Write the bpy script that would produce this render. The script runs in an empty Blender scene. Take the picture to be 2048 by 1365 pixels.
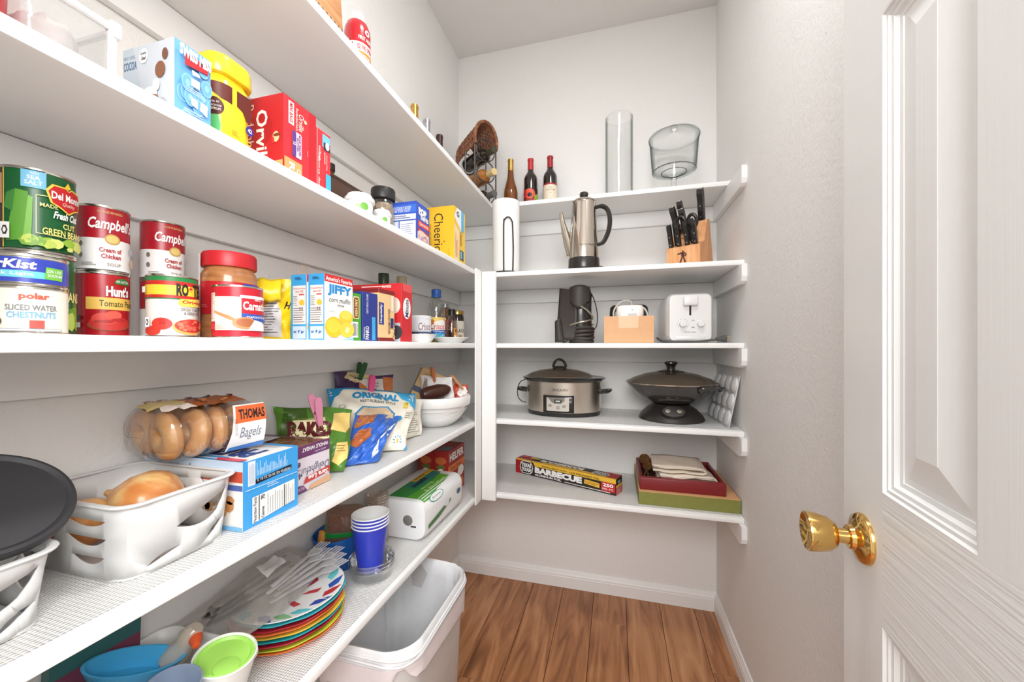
import bpy, bmesh, math, random
from mathutils import Vector, Matrix
R = math.radians
PI = math.pi
random.seed(7)
SC = bpy.context.scene
COL = SC.collection

# ------------------------------------------------------------------ camera, world, light, exposure
cam_d = bpy.data.cameras.new('camera')
cam_d.sensor_width = 36.0
cam_d.lens = 770.5 / 2048 * 36.0
cam_d.shift_y = 10.8 / 2048
cam_d.clip_start = 0.02
cam = bpy.data.objects.new('camera', cam_d)
COL.objects.link(cam)
cam.location = (0, 0, 1.194)
cam.rotation_euler = (R(90), 0, R(15.04))
SC.camera = cam
SC.view_settings.view_transform = 'Standard'
SC.view_settings.look = 'None'
SC.view_settings.gamma = 1.0
SC.view_settings.use_curve_mapping = False
SC.view_settings.exposure = 0.0
world = bpy.data.worlds.new('world')
SC.world = world
world.use_nodes = True
world.node_tree.nodes['Background'].inputs[0].default_value = (1.0, 0.985, 0.97, 1)
world.node_tree.nodes['Background'].inputs[1].default_value = 0.9
LAMP_STRENGTH = 47           # ceiling lamp of the pantry
DOOR_POWER = 92              # daylight of the kitchen behind the open door
al = bpy.data.lights.new('kitchen_daylight', 'AREA')
al.shape = 'RECTANGLE'
al.size, al.size_y = 2.2, 1.0
al.energy = DOOR_POWER
al.color = (0.99, 0.995, 1.0)
alo = bpy.data.objects.new('kitchen_daylight', al)
COL.objects.link(alo)
alo.location = (0.45, -0.8, 1.95)
alo.rotation_euler = (R(74), 0, R(24))      # faces into the pantry, a little downwards

# ------------------------------------------------------------------ helpers: materials
def lin(c):
    return tuple(((x / 255) / 12.92 if x / 255 <= 0.04045 else ((x / 255 + 0.055) / 1.055) ** 2.4) for x in c)
MATS = {}
def M(key, rgb=(200, 200, 200), rough=0.5, metal=0.0, var=0.04, scale=30.0, bump=0.0, bscale=200.0, spec=0.5, coat=0.0, trans=0.0, sss=0.0):
    """plain procedural material: colour broken up a little by noise, optional fine relief"""
    if key in MATS: return MATS[key]
    m = bpy.data.materials.new(key); m.use_nodes = True
    nt = m.node_tree; b = nt.nodes['Principled BSDF']
    c = lin(rgb)
    tc = nt.nodes.new('ShaderNodeTexCoord')
    nz = nt.nodes.new('ShaderNodeTexNoise'); nz.inputs['Scale'].default_value = scale; nz.inputs['Detail'].default_value = 3
    nt.links.new(tc.outputs['Object'], nz.inputs['Vector'])
    mx = nt.nodes.new('ShaderNodeMix'); mx.data_type = 'RGBA'
    mx.inputs['A'].default_value = tuple(max(0, x * (1 - var)) for x in c) + (1,)
    mx.inputs['B'].default_value = tuple(min(1, x * (1 + var)) for x in c) + (1,)
    nt.links.new(nz.outputs['Fac'], mx.inputs['Factor'])
    nt.links.new(mx.outputs['Result'], b.inputs['Base Color'])
    b.inputs['Roughness'].default_value = rough
    b.inputs['Metallic'].default_value = metal
    b.inputs['Specular IOR Level'].default_value = spec
    b.inputs['Coat Weight'].default_value = coat
    b.inputs['Transmission Weight'].default_value = trans
    if bump:
        n2 = nt.nodes.new('ShaderNodeTexNoise'); n2.inputs['Scale'].default_value = bscale; n2.inputs['Detail'].default_value = 4
        nt.links.new(tc.outputs['Object'], n2.inputs['Vector'])
        bp = nt.nodes.new('ShaderNodeBump'); bp.inputs['Strength'].default_value = bump; bp.inputs['Distance'].default_value = 0.002
        nt.links.new(n2.outputs['Fac'], bp.inputs['Height']); nt.links.new(bp.outputs['Normal'], b.inputs['Normal'])
    MATS[key] = m
    return m
def rampmat(key, stops, scale=(1, 1, 1), nscale=8.0, detail=6.0, rough=0.5, distort=0.0, bump=0.0, wave=False, obrand=0.0, coat=0.0, metal=0.0, dist=0.002):
    """noise (or wave) through a colour ramp: wood, bread, onion skin, ..."""
    if key in MATS: return MATS[key]
    m = bpy.data.materials.new(key); m.use_nodes = True
    nt = m.node_tree; b = nt.nodes['Principled BSDF']
    tc = nt.nodes.new('ShaderNodeTexCoord'); mp = nt.nodes.new('ShaderNodeMapping')
    mp.inputs['Scale'].default_value = scale
    nt.links.new(tc.outputs['Object'], mp.inputs['Vector'])
    if wave:
        nz = nt.nodes.new('ShaderNodeTexWave'); nz.inputs['Distortion'].default_value = distort
        nz.inputs['Detail'].default_value = detail; nz.inputs['Scale'].default_value = nscale
    else:
        nz = nt.nodes.new('ShaderNodeTexNoise'); nz.inputs['Distortion'].default_value = distort
        nz.inputs['Detail'].default_value = detail; nz.inputs['Scale'].default_value = nscale
    nt.links.new(mp.outputs['Vector'], nz.inputs['Vector'])
    cr = nt.nodes.new('ShaderNodeValToRGB')
    els = cr.color_ramp.elements
    while len(els) < len(stops): els.new(0.5)
    for e, (p, c) in zip(els, stops): e.position = p; e.color = lin(c) + (1,)
    src = nz.outputs['Fac']
    if obrand:
        oi = nt.nodes.new('ShaderNodeObjectInfo')
        ad = nt.nodes.new('ShaderNodeMath'); ad.operation = 'MULTIPLY_ADD'
        nt.links.new(oi.outputs['Random'], ad.inputs[0]); ad.inputs[1].default_value = obrand
        sb = nt.nodes.new('ShaderNodeMath'); sb.operation = 'SUBTRACT'; sb.inputs[1].default_value = obrand / 2
        nt.links.new(src, sb.inputs[0]); nt.links.new(sb.outputs[0], ad.inputs[2])
        vm = nt.nodes.new('ShaderNodeVectorMath'); vm.operation = 'ADD'
        sc2 = nt.nodes.new('ShaderNodeVectorMath'); sc2.operation = 'SCALE'; sc2.inputs[3].default_value = 17.0
        cb = nt.nodes.new('ShaderNodeCombineXYZ')
        for i in range(3): nt.links.new(oi.outputs['Random'], cb.inputs[i])
        nt.links.new(cb.outputs[0], sc2.inputs[0]); nt.links.new(mp.outputs['Vector'], vm.inputs[0]); nt.links.new(sc2.outputs[0], vm.inputs[1])
        nt.links.new(vm.outputs[0], nz.inputs['Vector'])
        src = ad.outputs[0]
    nt.links.new(src, cr.inputs['Fac']); nt.links.new(cr.outputs['Color'], b.inputs['Base Color'])
    b.inputs['Roughness'].default_value = rough; b.inputs['Coat Weight'].default_value = coat; b.inputs['Metallic'].default_value = metal
    if bump:
        bp = nt.nodes.new('ShaderNodeBump'); bp.inputs['Strength'].default_value = bump; bp.inputs['Distance'].default_value = dist
        nt.links.new(nz.outputs['Fac'], bp.inputs['Height']); nt.links.new(bp.outputs['Normal'], b.inputs['Normal'])
    MATS[key] = m
    return m
def thin(key, rgb=(240, 245, 245), fac=0.12, rough=0.03, haze=0.0, hazergb=(230, 230, 230), bump=0.0, bscale=60.0, edge=0.5):
    """thin clear glass, plastic or film: see-through with a glossy reflection (and an optional milky share)"""
    if key in MATS: return MATS[key]
    m = bpy.data.materials.new(key); m.use_nodes = True
    nt = m.node_tree; nt.nodes.remove(nt.nodes['Principled BSDF']); out = nt.nodes['Material Output']
    tr = nt.nodes.new('ShaderNodeBsdfTransparent'); tr.inputs[0].default_value = lin(rgb) + (1,)
    gl = nt.nodes.new('ShaderNodeBsdfGlossy'); gl.inputs['Roughness'].default_value = rough; gl.inputs[0].default_value = (1, 1, 1, 1)
    lw = nt.nodes.new('ShaderNodeLayerWeight'); lw.inputs['Blend'].default_value = 0.35
    ma = nt.nodes.new('ShaderNodeMath'); ma.operation = 'MULTIPLY_ADD'
    nt.links.new(lw.outputs['Facing'], ma.inputs[0]); ma.inputs[1].default_value = edge; ma.inputs[2].default_value = fac * 0.5
    mx = nt.nodes.new('ShaderNodeMixShader')
    nt.links.new(ma.outputs[0], mx.inputs[0]); nt.links.new(tr.outputs[0], mx.inputs[1]); nt.links.new(gl.outputs[0], mx.inputs[2])
    last = mx
    if haze:
        df = nt.nodes.new('ShaderNodeBsdfDiffuse'); df.inputs[0].default_value = lin(hazergb) + (1,)
        m2 = nt.nodes.new('ShaderNodeMixShader'); m2.inputs[0].default_value = haze
        nt.links.new(mx.outputs[0], m2.inputs[1]); nt.links.new(df.outputs[0], m2.inputs[2]); last = m2
    if bump:
        tc = nt.nodes.new('ShaderNodeTexCoord')
        n2 = nt.nodes.new('ShaderNodeTexNoise'); n2.inputs['Scale'].default_value = bscale; n2.inputs['Detail'].default_value = 2
        nt.links.new(tc.outputs['Object'], n2.inputs['Vector'])
        bp = nt.nodes.new('ShaderNodeBump'); bp.inputs['Strength'].default_value = bump; bp.inputs['Distance'].default_value = 0.01
        nt.links.new(n2.outputs['Fac'], bp.inputs['Height']); nt.links.new(bp.outputs['Normal'], gl.inputs['Normal']); nt.links.new(bp.outputs['Normal'], lw.inputs['Normal'])
    nt.links.new(last.outputs[0], out.inputs['Surface'])
    MATS[key] = m
    return m
def ink(rgb):
    return M('print_%d_%d_%d' % tuple(rgb), rgb, rough=0.42, var=0.02, scale=80)

# ------------------------------------------------------------------ helpers: meshes
class MB:
    def __init__(s): s.v, s.f, s.mi, s.mats = [], [], [], []
    def slot(s, mat):
        if mat not in s.mats: s.mats.append(mat)
        return s.mats.index(mat)
    def add(s, vs, fs, mat):
        o = len(s.v); k = s.slot(mat)
        s.v += [tuple(v) for v in vs]
        for f in fs: s.f.append([i + o for i in f]); s.mi.append(k)
        return s
    def box(s, x0, x1, y0, y1, z0, z1, mat, bev=0.0, seg=2, T=None):
        if bev:
            bm = bmesh.new(); bmesh.ops.create_cube(bm, size=1)
            for v in bm.verts: v.co = ((x0 + x1) / 2 + v.co.x * (x1 - x0), (y0 + y1) / 2 + v.co.y * (y1 - y0), (z0 + z1) / 2 + v.co.z * (z1 - z0))
            bmesh.ops.bevel(bm, geom=bm.edges[:], offset=bev, segments=seg, profile=0.5, affect='EDGES', clamp_overlap=True)
            s.bm(bm, mat, T); return s
        vs = [(x, y, z) for z in (z0, z1) for y in (y0, y1) for x in (x0, x1)]
        if T: vs = [T @ Vector(v) for v in vs]
        return s.add(vs, [(0, 2, 3, 1), (4, 5, 7, 6), (0, 1, 5, 4), (2, 6, 7, 3), (0, 4, 6, 2), (1, 3, 7, 5)], mat)
    def bm(s, bm, mat, T=None):
        bm.verts.index_update()
        s.add([(T @ v.co if T else v.co) for v in bm.verts], [[v.index for v in f.verts] for f in bm.faces], mat); bm.free(); return s
    def lathe(s, prof, mat, seg=32, c=(0, 0, 0), T=None, sx=1.0, sy=1.0, fn=None):
        vs, fs = [], []; n = len(prof)
        for i in range(seg):
            a = 2 * PI * i / seg
            for r, z in prof:
                k = fn(a, z) if fn else 1.0
                p = Vector((c[0] + r * k * math.cos(a) * sx, c[1] + r * k * math.sin(a) * sy, c[2] + z))
                vs.append(T @ p if T else p)
        for i in range(seg):
            j = (i + 1) % seg
            for k in range(n - 1): fs.append((i * n + k, j * n + k, j * n + k + 1, i * n + k + 1))
        if prof[0][0] > 1e-6: fs.append([i * n for i in range(seg)][::-1])
        if prof[-1][0] > 1e-6: fs.append([i * n + n - 1 for i in range(seg)])
        return s.add(vs, fs, mat)
    def shell(s, prof, mat, **k):          # open lathe (no caps)
        s.lathe(prof, mat, **k)
        if prof[-1][0] > 1e-6: s.f.pop(); s.mi.pop()
        if prof[0][0] > 1e-6: s.f.pop(); s.mi.pop()
        return s
    def tube(s, path, r, mat, seg=8, closed=False, T=None, flat=1.0):
        P = [Vector(p) for p in path]; n = len(P); vs, fs = [], []
        up = Vector((0, 0, 1)); prev = None
        for i in range(n):
            t = (P[(i + 1) % n] - P[i - 1]) if closed else (P[min(i + 1, n - 1)] - P[max(i - 1, 0)])
            if t.length < 1e-9: t = Vector((0, 0, 1))
            t.normalize()
            if prev is None:
                a = up if abs(t.z) < 0.9 else Vector((1, 0, 0))
                u = t.cross(a).normalized()
            else:
                u = prev - t * prev.dot(t)
                u = u.normalized() if u.length > 1e-6 else t.orthogonal().normalized()
            prev = u; w = t.cross(u)
            rr = r[i] if isinstance(r, (list, tuple)) else r
            for k in range(seg):
                a = 2 * PI * k / seg
                p = P[i] + u * (rr * math.cos(a)) + w * (rr * flat * math.sin(a))
                vs.append(T @ p if T else p)
        m = n if closed else n - 1
        for i in range(m):
            j = (i + 1) % n
            for k in range(seg):
                l = (k + 1) % seg
                fs.append((i * seg + k, i * seg + l, j * seg + l, j * seg + k))
        if not closed:
            fs.append(list(range(seg))[::-1]); fs.append([(n - 1) * seg + k for k in range(seg)])
        return s.add(vs, fs, mat)
    def loft(s, rings, mat, cap0=True, cap1=True, T=None, closed=True):
        n = len(rings[0]); vs = [(T @ Vector(p) if T else p) for r in rings for p in r]; fs = []
        for i in range(len(rings) - 1):
            for k in range(n if closed else n - 1):
                l = (k + 1) % n
                fs.append((i * n + k, i * n + l, (i + 1) * n + l, (i + 1) * n + k))
        if cap0: fs.append(list(range(n))[::-1])
        if cap1: fs.append([(len(rings) - 1) * n + k for k in range(n)])
        return s.add(vs, fs, mat)
    def prism(s, poly, h0, h1, mat, T=None):       # polygon in XY pulled along Z, then moved by T
        return s.loft([[(x, y, h0) for x, y in poly], [(x, y, h1) for x, y in poly]], mat, T=T)
    def grid(s, fn, nu, nv, mat, closed_u=False):   # fn(u,v) with u,v in 0..1
        vs = [fn(i / nu, j / nv) for j in range(nv + 1) for i in range(nu + (0 if closed_u else 1))]
        w = nu if closed_u else nu + 1
        fs = [(j * w + i, j * w + (i + 1) % w, (j + 1) * w + (i + 1) % w, (j + 1) * w + i) for j in range(nv) for i in range(nu)]
        return s.add(vs, fs, mat)
    def build(s, name, parent=None, smooth=35, loc=None, rot=None, normals=False, solid=0.0, sub=0):
        me = bpy.data.meshes.new(name); me.from_pydata(s.v, [], s.f)
        for m in s.mats: me.materials.append(m)
        me.polygons.foreach_set('material_index', s.mi)
        if normals:
            bm = bmesh.new(); bm.from_mesh(me); bmesh.ops.remove_doubles(bm, verts=bm.verts, dist=1e-6); bmesh.ops.recalc_face_normals(bm, faces=bm.faces); bm.to_mesh(me); bm.free()
        if smooth:
            me.polygons.foreach_set('use_smooth', [True] * len(me.polygons))
            me.set_sharp_from_angle(angle=R(smooth))
        me.update()
        o = bpy.data.objects.new(name, me); COL.objects.link(o)
        if loc: o.location = loc
        if rot: o.rotation_euler = rot
        if parent: o.parent = parent
        if solid:
            md = o.modifiers.new('solid', 'SOLIDIFY'); md.thickness = solid; md.offset = -1
        if sub:
            md = o.modifiers.new('sub', 'SUBSURF'); md.levels = sub; md.render_levels = sub
        return o
def thing(name, label, cat, loc=(0, 0, 0), rz=0.0, group=None, rot=None):
    o = bpy.data.objects.new(name, None); COL.objects.link(o)
    o.location = loc; o.rotation_euler = rot if rot else (0, 0, rz); o.empty_display_size = 0.03
    o['label'] = label; o['category'] = cat
    if group: o['group'] = group
    return o
def tag(o, label, cat, group=None):
    o['label'] = label; o['category'] = cat
    if group: o['group'] = group
    return o
def structure(o): o['kind'] = 'structure'; return o
def copy_tree(o, parent=None, **k):
    c = o.copy(); COL.objects.link(c); c.parent = parent
    for kk, v in k.items(): c[kk] = v
    for ch in o.children: copy_tree(ch, c)
    return c
def arc(cx, cy, r, a0, a1, n):
    return [(cx + r * math.cos(R(a0 + (a1 - a0) * i / n)), cy + r * math.sin(R(a0 + (a1 - a0) * i / n))) for i in range(n + 1)]
def rrect(w, d, r, n=5, cx=0.0, cy=0.0):           # rounded rectangle, counter-clockwise
    p = []
    for sx, sy, a in ((1, 1, 0), (-1, 1, 90), (-1, -1, 180), (1, -1, 270)):
        p += arc(cx + sx * (w / 2 - r), cy + sy * (d / 2 - r), r, a, a + 90, n)
    return p
def smoothpath(P, n=6):                             # Catmull-Rom through points
    P = [Vector(p) for p in P]; out = []
    for i in range(len(P) - 1):
        a, b, c, d = P[max(i - 1, 0)], P[i], P[i + 1], P[min(i + 2, len(P) - 1)]
        for k in range(n):
            t = k / n
            out.append(0.5 * ((2 * b) + (c - a) * t + (2 * a - 5 * b + 4 * c - d) * t * t + (3 * b - a - 3 * c + d) * t ** 3))
    out.append(P[-1]); return out

# ------------------------------------------------------------------ helpers: flat print on things
TXT = {}
def text_mesh(body, bold, shear):
    key = (body, bold, shear)
    if key in TXT: return TXT[key]
    cu = bpy.data.curves.new('lettering', 'FONT'); cu.body = body; cu.resolution_u = 2; cu.offset = bold; cu.shear = shear
    cu.fill_mode = 'FRONT'
    ob = bpy.data.objects.new('lettering', cu)
    me = bpy.data.meshes.new_from_object(ob)
    vs = [(v.co.x, v.co.y) for v in me.vertices]; fs = [list(p.vertices) for p in me.polygons]
    bpy.data.objects.remove(ob); bpy.data.meshes.remove(me); bpy.data.curves.remove(cu)
    TXT[key] = (vs, fs); return vs, fs
def plane_map(O, U, V):
    O, U, V = Vector(O), Vector(U).normalized(), Vector(V).normalized(); N = U.cross(V)
    return lambda u, v, l: O + U * u + V * v + N * l
def cyl_map(r, phi0, z0=0.0, c=(0, 0), taper=0.0):
    def f(u, v, l):
        rr = r + taper * v; a = R(phi0) + u / r
        return Vector((c[0] + (rr + l) * math.cos(a), c[1] + (rr + l) * math.sin(a), z0 + v))
    return f
class Print:
    """flat print: shapes and lettering in label coordinates (metres), laid on a surface"""
    LAYER = 0.00018
    def __init__(s, fn, step=0.0, stepv=0.0): s.fn, s.step, s.stepv, s.mb, s.l = fn, step, stepv, MB(), 1
    def _put(s, vs, fs, rgb):
        mat = rgb if isinstance(rgb, bpy.types.Material) else ink(rgb)
        if s.step or s.stepv:
            bm = bmesh.new(); bv = [bm.verts.new((x, y, 0)) for x, y in vs]
            for f in fs:
                try: bm.faces.new([bv[i] for i in f])
                except ValueError: pass
            for ax, st in ((0, s.step), (1, s.stepv)):
                if not st: continue
                lo = min(v[ax] for v in vs); hi = max(v[ax] for v in vs)
                k = math.ceil(lo / st)
                while k * st < hi:
                    no = (1, 0, 0) if ax == 0 else (0, 1, 0)
                    co = (k * st, 0, 0) if ax == 0 else (0, k * st, 0)
                    bmesh.ops.bisect_plane(bm, geom=bm.verts[:] + bm.edges[:] + bm.faces[:], plane_co=co, plane_no=no); k += 1
            bm.verts.index_update()
            vs = [(v.co.x, v.co.y) for v in bm.verts]; fs = [[v.index for v in f.verts] for f in bm.faces]; bm.free()
        L = s.l * s.LAYER
        s.mb.add([s.fn(u, v, L) for u, v in vs], fs, mat)
    def up(s): s.l += 1; return s
    def poly(s, pts, rgb):
        s._put(pts, [list(range(len(pts)))], rgb); s.l += 1; return s
    def rect(s, u0, v0, u1, v1, rgb): return s.poly([(u0, v0), (u1, v0), (u1, v1), (u0, v1)], rgb)
    def rrect(s, u0, v0, u1, v1, r, rgb): return s.poly(rrect(u1 - u0, v1 - v0, r, 4, (u0 + u1) / 2, (v0 + v1) / 2), rgb)
    def ell(s, u, v, a, b, rgb, n=24, rot=0.0):
        c, q = math.cos(R(rot)), math.sin(R(rot))
        return s.poly([(u + a * math.cos(2 * PI * i / n) * c - b * math.sin(2 * PI * i / n) * q, v + a * math.cos(2 * PI * i / n) * q + b * math.sin(2 * PI * i / n) * c) for i in range(n)], rgb)
    def text(s, body, u0, v0, u1, v1, rgb, bold=0.012, shear=0.0, rot=0, bow=0.0):
        """lettering that fills the box u0,v0-u1,v1; rot turns it in quarter turns (90 = reads upwards)"""
        vs, fs = text_mesh(body, bold, shear)
        if not vs: return s
        xa, xb = min(v[0] for v in vs), max(v[0] for v in vs); ya, yb = min(v[1] for v in vs), max(v[1] for v in vs)
        W = (xb - xa) or 1; H = (yb - ya) or 1; out = []
        for x, y in vs:
            p, q = (x - xa) / W, (y - ya) / H
            q = q + bow * (1 - (2 * p - 1) ** 2)
            if rot == 90: p, q = 1 - q, p
            elif rot == 180: p, q = 1 - p, 1 - q
            elif rot == 270: p, q = q, 1 - p
            out.append((u0 + p * (u1 - u0), v0 + q * (v1 - v0)))
        s._put(out, fs, rgb); s.l += 1; return s
    def lines(s, u0, v0, u1, v1, n, rgb, fill=0.4, ragged=0.3, seed=1, rot=False):
        rd = random.Random(seed)
        for i in range(n):
            k = 1 - ragged * rd.random()
            if rot:
                a = u0 + (u1 - u0) * (i + 0.5) / n; hh = (u1 - u0) / n * fill / 2; s._put([(a - hh, v0), (a + hh, v0), (a + hh, v0 + (v1 - v0) * k), (a - hh, v0 + (v1 - v0) * k)], [[0, 1, 2, 3]], rgb)
            else:
                a = v0 + (v1 - v0) * (i + 0.5) / n; hh = (v1 - v0) / n * fill / 2; s._put([(u0, a - hh), (u0 + (u1 - u0) * k, a - hh), (u0 + (u1 - u0) * k, a + hh), (u0, a + hh)], [[0, 1, 2, 3]], rgb)
        s.l += 1; return s
    def bars(s, u0, v0, u1, v1, rgb=(20, 20, 20), n=14, seed=3):
        rd = random.Random(seed); w = (u1 - u0) / n
        s.rect(u0 - w * 0.6, v0 - w * 0.6, u1 + w * 0.6, v1 + w * 0.6, (245, 245, 243))
        for i in range(n):
            k = 0.25 + 0.5 * rd.random(); a = u0 + i * w
            s._put([(a, v0), (a + w * k, v0), (a + w * k, v1), (a, v1)], [[0, 1, 2, 3]], rgb)
        s.l += 1; return s
    def blobs(s, u0, v0, u1, v1, n, size, cols, seed=1, asp=1.0):
        rd = random.Random(seed)
        for i in range(n):
            a = size * (0.6 + 0.8 * rd.random())
            u = u0 + a + (u1 - u0 - 2 * a) * rd.random(); v = v0 + a * asp + (v1 - v0 - 2 * a * asp) * rd.random(); th = rd.random() * 6.28; k = 7
            s.poly([(u + a * (0.8 + 0.3 * rd.random()) * math.cos(6.283 * j / k + th), v + a * asp * (0.8 + 0.3 * rd.random()) * math.sin(6.283 * j / k + th)) for j in range(k)], cols[i % len(cols)])
            s.l -= 1 if i % 4 else 0
        s.l += 1; return s
    def build(s, parent, name='printed_label'): return s.mb.build(name, parent, smooth=0 if not (s.step or s.stepv) else 40)
# ------------------------------------------------------------------ the setting
XL, XR, YB, YF0, H = -0.812, 0.4405, 1.92, 0.05, 2.735
XF, YF, YFA = -0.542, 1.523, 1.673            # fronts of the left shelves, the back shelves, the top back shelf
ZS = {'A': 1.843, 'B': 1.501, 'C': 1.2065, 'D': 0.892, 'E': 0.5854}   # shelf tops
TH = 0.019
wallm = M('wall_paint', (238, 236, 233), rough=0.85, var=0.012, scale=5, bump=0.8, bscale=110, spec=0.2)
ceilm = M('ceiling_paint', (232, 229, 226), rough=0.9, var=0.02, scale=4, bump=0.4, bscale=70, spec=0.2)
white = M('white_shelf_paint', (245, 244, 242), rough=0.42, var=0.015, scale=6)
trimw = M('white_trim_paint', (243, 242, 240), rough=0.4, var=0.015, scale=9)
T = 0.1
structure(MB().box(XL - T, XL, YF0 - T, YB + T, 0, H, wallm).build('wall_left', smooth=0))
structure(MB().box(XL, XR, YB, YB + T, 0, H, wallm).build('wall_back', smooth=0))
structure(MB().box(XR, XR + T, YF0 - T, YB + T, 0, H, wallm).build('wall_right', smooth=0))
structure(MB().box(XL - T, XR + T, YF0 - T, YB + T, H, H + T, ceilm).build('ceiling', smooth=0))
DX0, DX1 = -0.40, 0.285                        # door opening in the front wall
fw = MB()
fw.box(XL, DX0, YF0 - T, YF0, 0, H, wallm); fw.box(DX1, XR, YF0 - T, YF0, 0, H, wallm); fw.box(DX0, DX1, YF0 - T, YF0, 2.06, H, wallm)
structure(fw.build('wall_front', smooth=0))
plankm = rampmat('floor_wood', [(0.2, (110, 68, 42)), (0.42, (160, 106, 68)), (0.56, (182, 126, 84)), (0.8, (206, 154, 110))],
                 scale=(9, 1.1, 1), nscale=2.2, detail=9, rough=0.38, distort=1.6, bump=0.12, obrand=0.16)
fl = structure(MB().box(XL - T, XR + T, -0.6, YB + T, -0.05, -0.006, M('floor_base', (52, 34, 22), rough=0.8)).build('floor', smooth=0))
PW = 0.148
pm = {}
def plank(x0, x1, y0, y1):
    key = (round(x1 - x0, 3), round(y1 - y0, 3))
    if key not in pm:
        w, l = (x1 - x0) / 2 - 0.0009, (y1 - y0) / 2 - 0.0009
        pm[key] = MB().box(-w, w, -l, l, -0.006, 0, plankm, bev=0.0008, seg=1).build('plank', smooth=0).data
        o = [o for o in COL.objects if o.data == pm[key]][0]
    else:
        o = bpy.data.objects.new('plank', pm[key]); COL.objects.link(o)
    o.parent = fl; o.location = ((x0 + x1) / 2, (y0 + y1) / 2, 0)
ends = {4: 1.715, 3: 1.05, 5: 0.62, 7: 1.552, 2: 0.9, 1: 1.3, 0: 0.75, -1: 1.1, 6: 1.0}
for k in range(-1, 8):
    x0 = -0.545 + (k - 1) * PW; x1 = x0 + PW
    x0 = max(x0, XL); x1 = min(x1, XR)
    if x1 - x0 < 0.01: continue
    e = ends[k]
    plank(x0, x1, e, YB); plank(x0, x1, max(-0.5, e - 1.2), e)
    if e - 1.2 > -0.5: plank(x0, x1, -0.5, e - 1.2)
def baseboard(name, horiz, a0, a1, at, sgn):
    prof = [(0, 0), (0.013, 0), (0.013, 0.052), (0.0115, 0.054), (0.0115, 0.062), (0.008, 0.068), (0.006, 0.078), (0.004, 0.082), (0, 0.082)]
    rings = []
    for a in (a0, a1):
        rings.append([((a, at + sgn * d, z) if horiz else (at + sgn * d, a, z)) for d, z in prof])
    structure(MB().loft(rings, trimw).build(name, smooth=20, normals=True))
baseboard('baseboard_back', True, XL, XR, YB, -1)
baseboard('baseboard_right', False, 0.75, YB - 0.013, XR, -1)
baseboard('baseboard_left', False, YF0, YB - 0.013, XL, 1)

# shelves: each board is a thing, its wall cleats are its parts
linerm = None
def ribbed(key):
    m = bpy.data.materials.new(key); m.use_nodes = True; nt = m.node_tree; b = nt.nodes['Principled BSDF']
    b.inputs['Base Color'].default_value = lin((240, 238, 234)) + (1,); b.inputs['Roughness'].default_value = 0.3
    tc = nt.nodes.new('ShaderNodeTexCoord'); mul = None
    outs = []
    for ax, sc in (('X', 62.0), ('Y', 62.0)):
        w = nt.nodes.new('ShaderNodeTexWave'); w.wave_type = 'BANDS'; w.bands_direction = ax; w.inputs['Scale'].default_value = sc
        nt.links.new(tc.outputs['Object'], w.inputs['Vector']); outs.append(w)
    ma = nt.nodes.new('ShaderNodeMath'); ma.operation = 'MULTIPLY'
    nt.links.new(outs[0].outputs['Fac'], ma.inputs[0]); nt.links.new(outs[1].outputs['Fac'], ma.inputs[1])
    bp = nt.nodes.new('ShaderNodeBump'); bp.inputs['Strength'].default_value = 0.55; bp.inputs['Distance'].default_value = 0.003
    nt.links.new(ma.outputs[0], bp.inputs['Height']); nt.links.new(bp.outputs['Normal'], b.inputs['Normal'])
    mx = nt.nodes.new('ShaderNodeMix'); mx.data_type = 'RGBA'
    mx.inputs['A'].default_value = lin((226, 225, 222)) + (1,); mx.inputs['B'].default_value = lin((240, 239, 237)) + (1,)
    nt.links.new(ma.outputs[0], mx.inputs['Factor']); nt.links.new(mx.outputs['Result'], b.inputs['Base Color'])
    MATS[key] = m; return m
linerm = ribbed('ribbed_liner')
LV = {'A': 'top', 'B': 'second highest', 'C': 'eye-level', 'D': 'second lowest', 'E': 'lowest'}
CL = 0.068
for k, z in ZS.items():
    yend = YB
    t = thing('wall_shelf', '%s white painted shelf along the left wall' % LV[k], 'shelf', (XL, YF0, z - TH))
    MB().box(0.0005, XF - XL, 0.0005, yend - YF0 - 0.0005, 0, TH, white, bev=0.003).build('board', t)
    MB().box(0.0005, 0.017, 0.0005, yend - YF0 - 0.001, -CL, -0.0005, white, bev=0.002).build('cleat', t)
    yf = YFA if k == 'A' else YF
    t = thing('wall_shelf', '%s white painted shelf across the back wall' % LV[k], 'shelf', (XF, yf, z - TH))
    L, D = XR - XF, YB - yf
    MB().box(0.0005, L - 0.0005, 0, D - 0.0005, 0, TH, white, bev=0.003).build('board', t)
    MB().box(-XF + XL + 0.0175, L - 0.0005, D - 0.018, D - 0.001, -CL, -0.0005, white, bev=0.002).build('cleat', t)
    y0 = 1.497 - yf                                     # right wall cleat reaches past the shelf front
    pr = [(y0, -0.0005), (D - 0.019, -0.0005), (D - 0.019, -CL), (y0 + 0.022, -CL), (y0 + 0.006, -CL + 0.008), (y0, -CL + 0.024)]
    c = MB().loft([[(L - 0.018, y, zz) for y, zz in pr], [(L - 0.0005, y, zz) for y, zz in pr]], white).build('cleat', t, smooth=0, normals=True)
    if k in 'DE':
        tag(MB().box(XL + 0.001, XF - 0.012, YF0 + 0.02, yend - 0.002, z + 0.0003, z + 0.0023, linerm).build('shelf_liner', smooth=0), 'clear ribbed plastic liner on the %s left shelf' % LV[k], 'shelf liner')
        tag(MB().box(XF - 0.011, XR - 0.002, yf + 0.012, YB - 0.002, z + 0.0003, z + 0.0023, linerm).build('shelf_liner', smooth=0), 'clear ribbed plastic liner on the %s back shelf' % LV[k], 'shelf liner')
LZ = 0.0028
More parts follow.
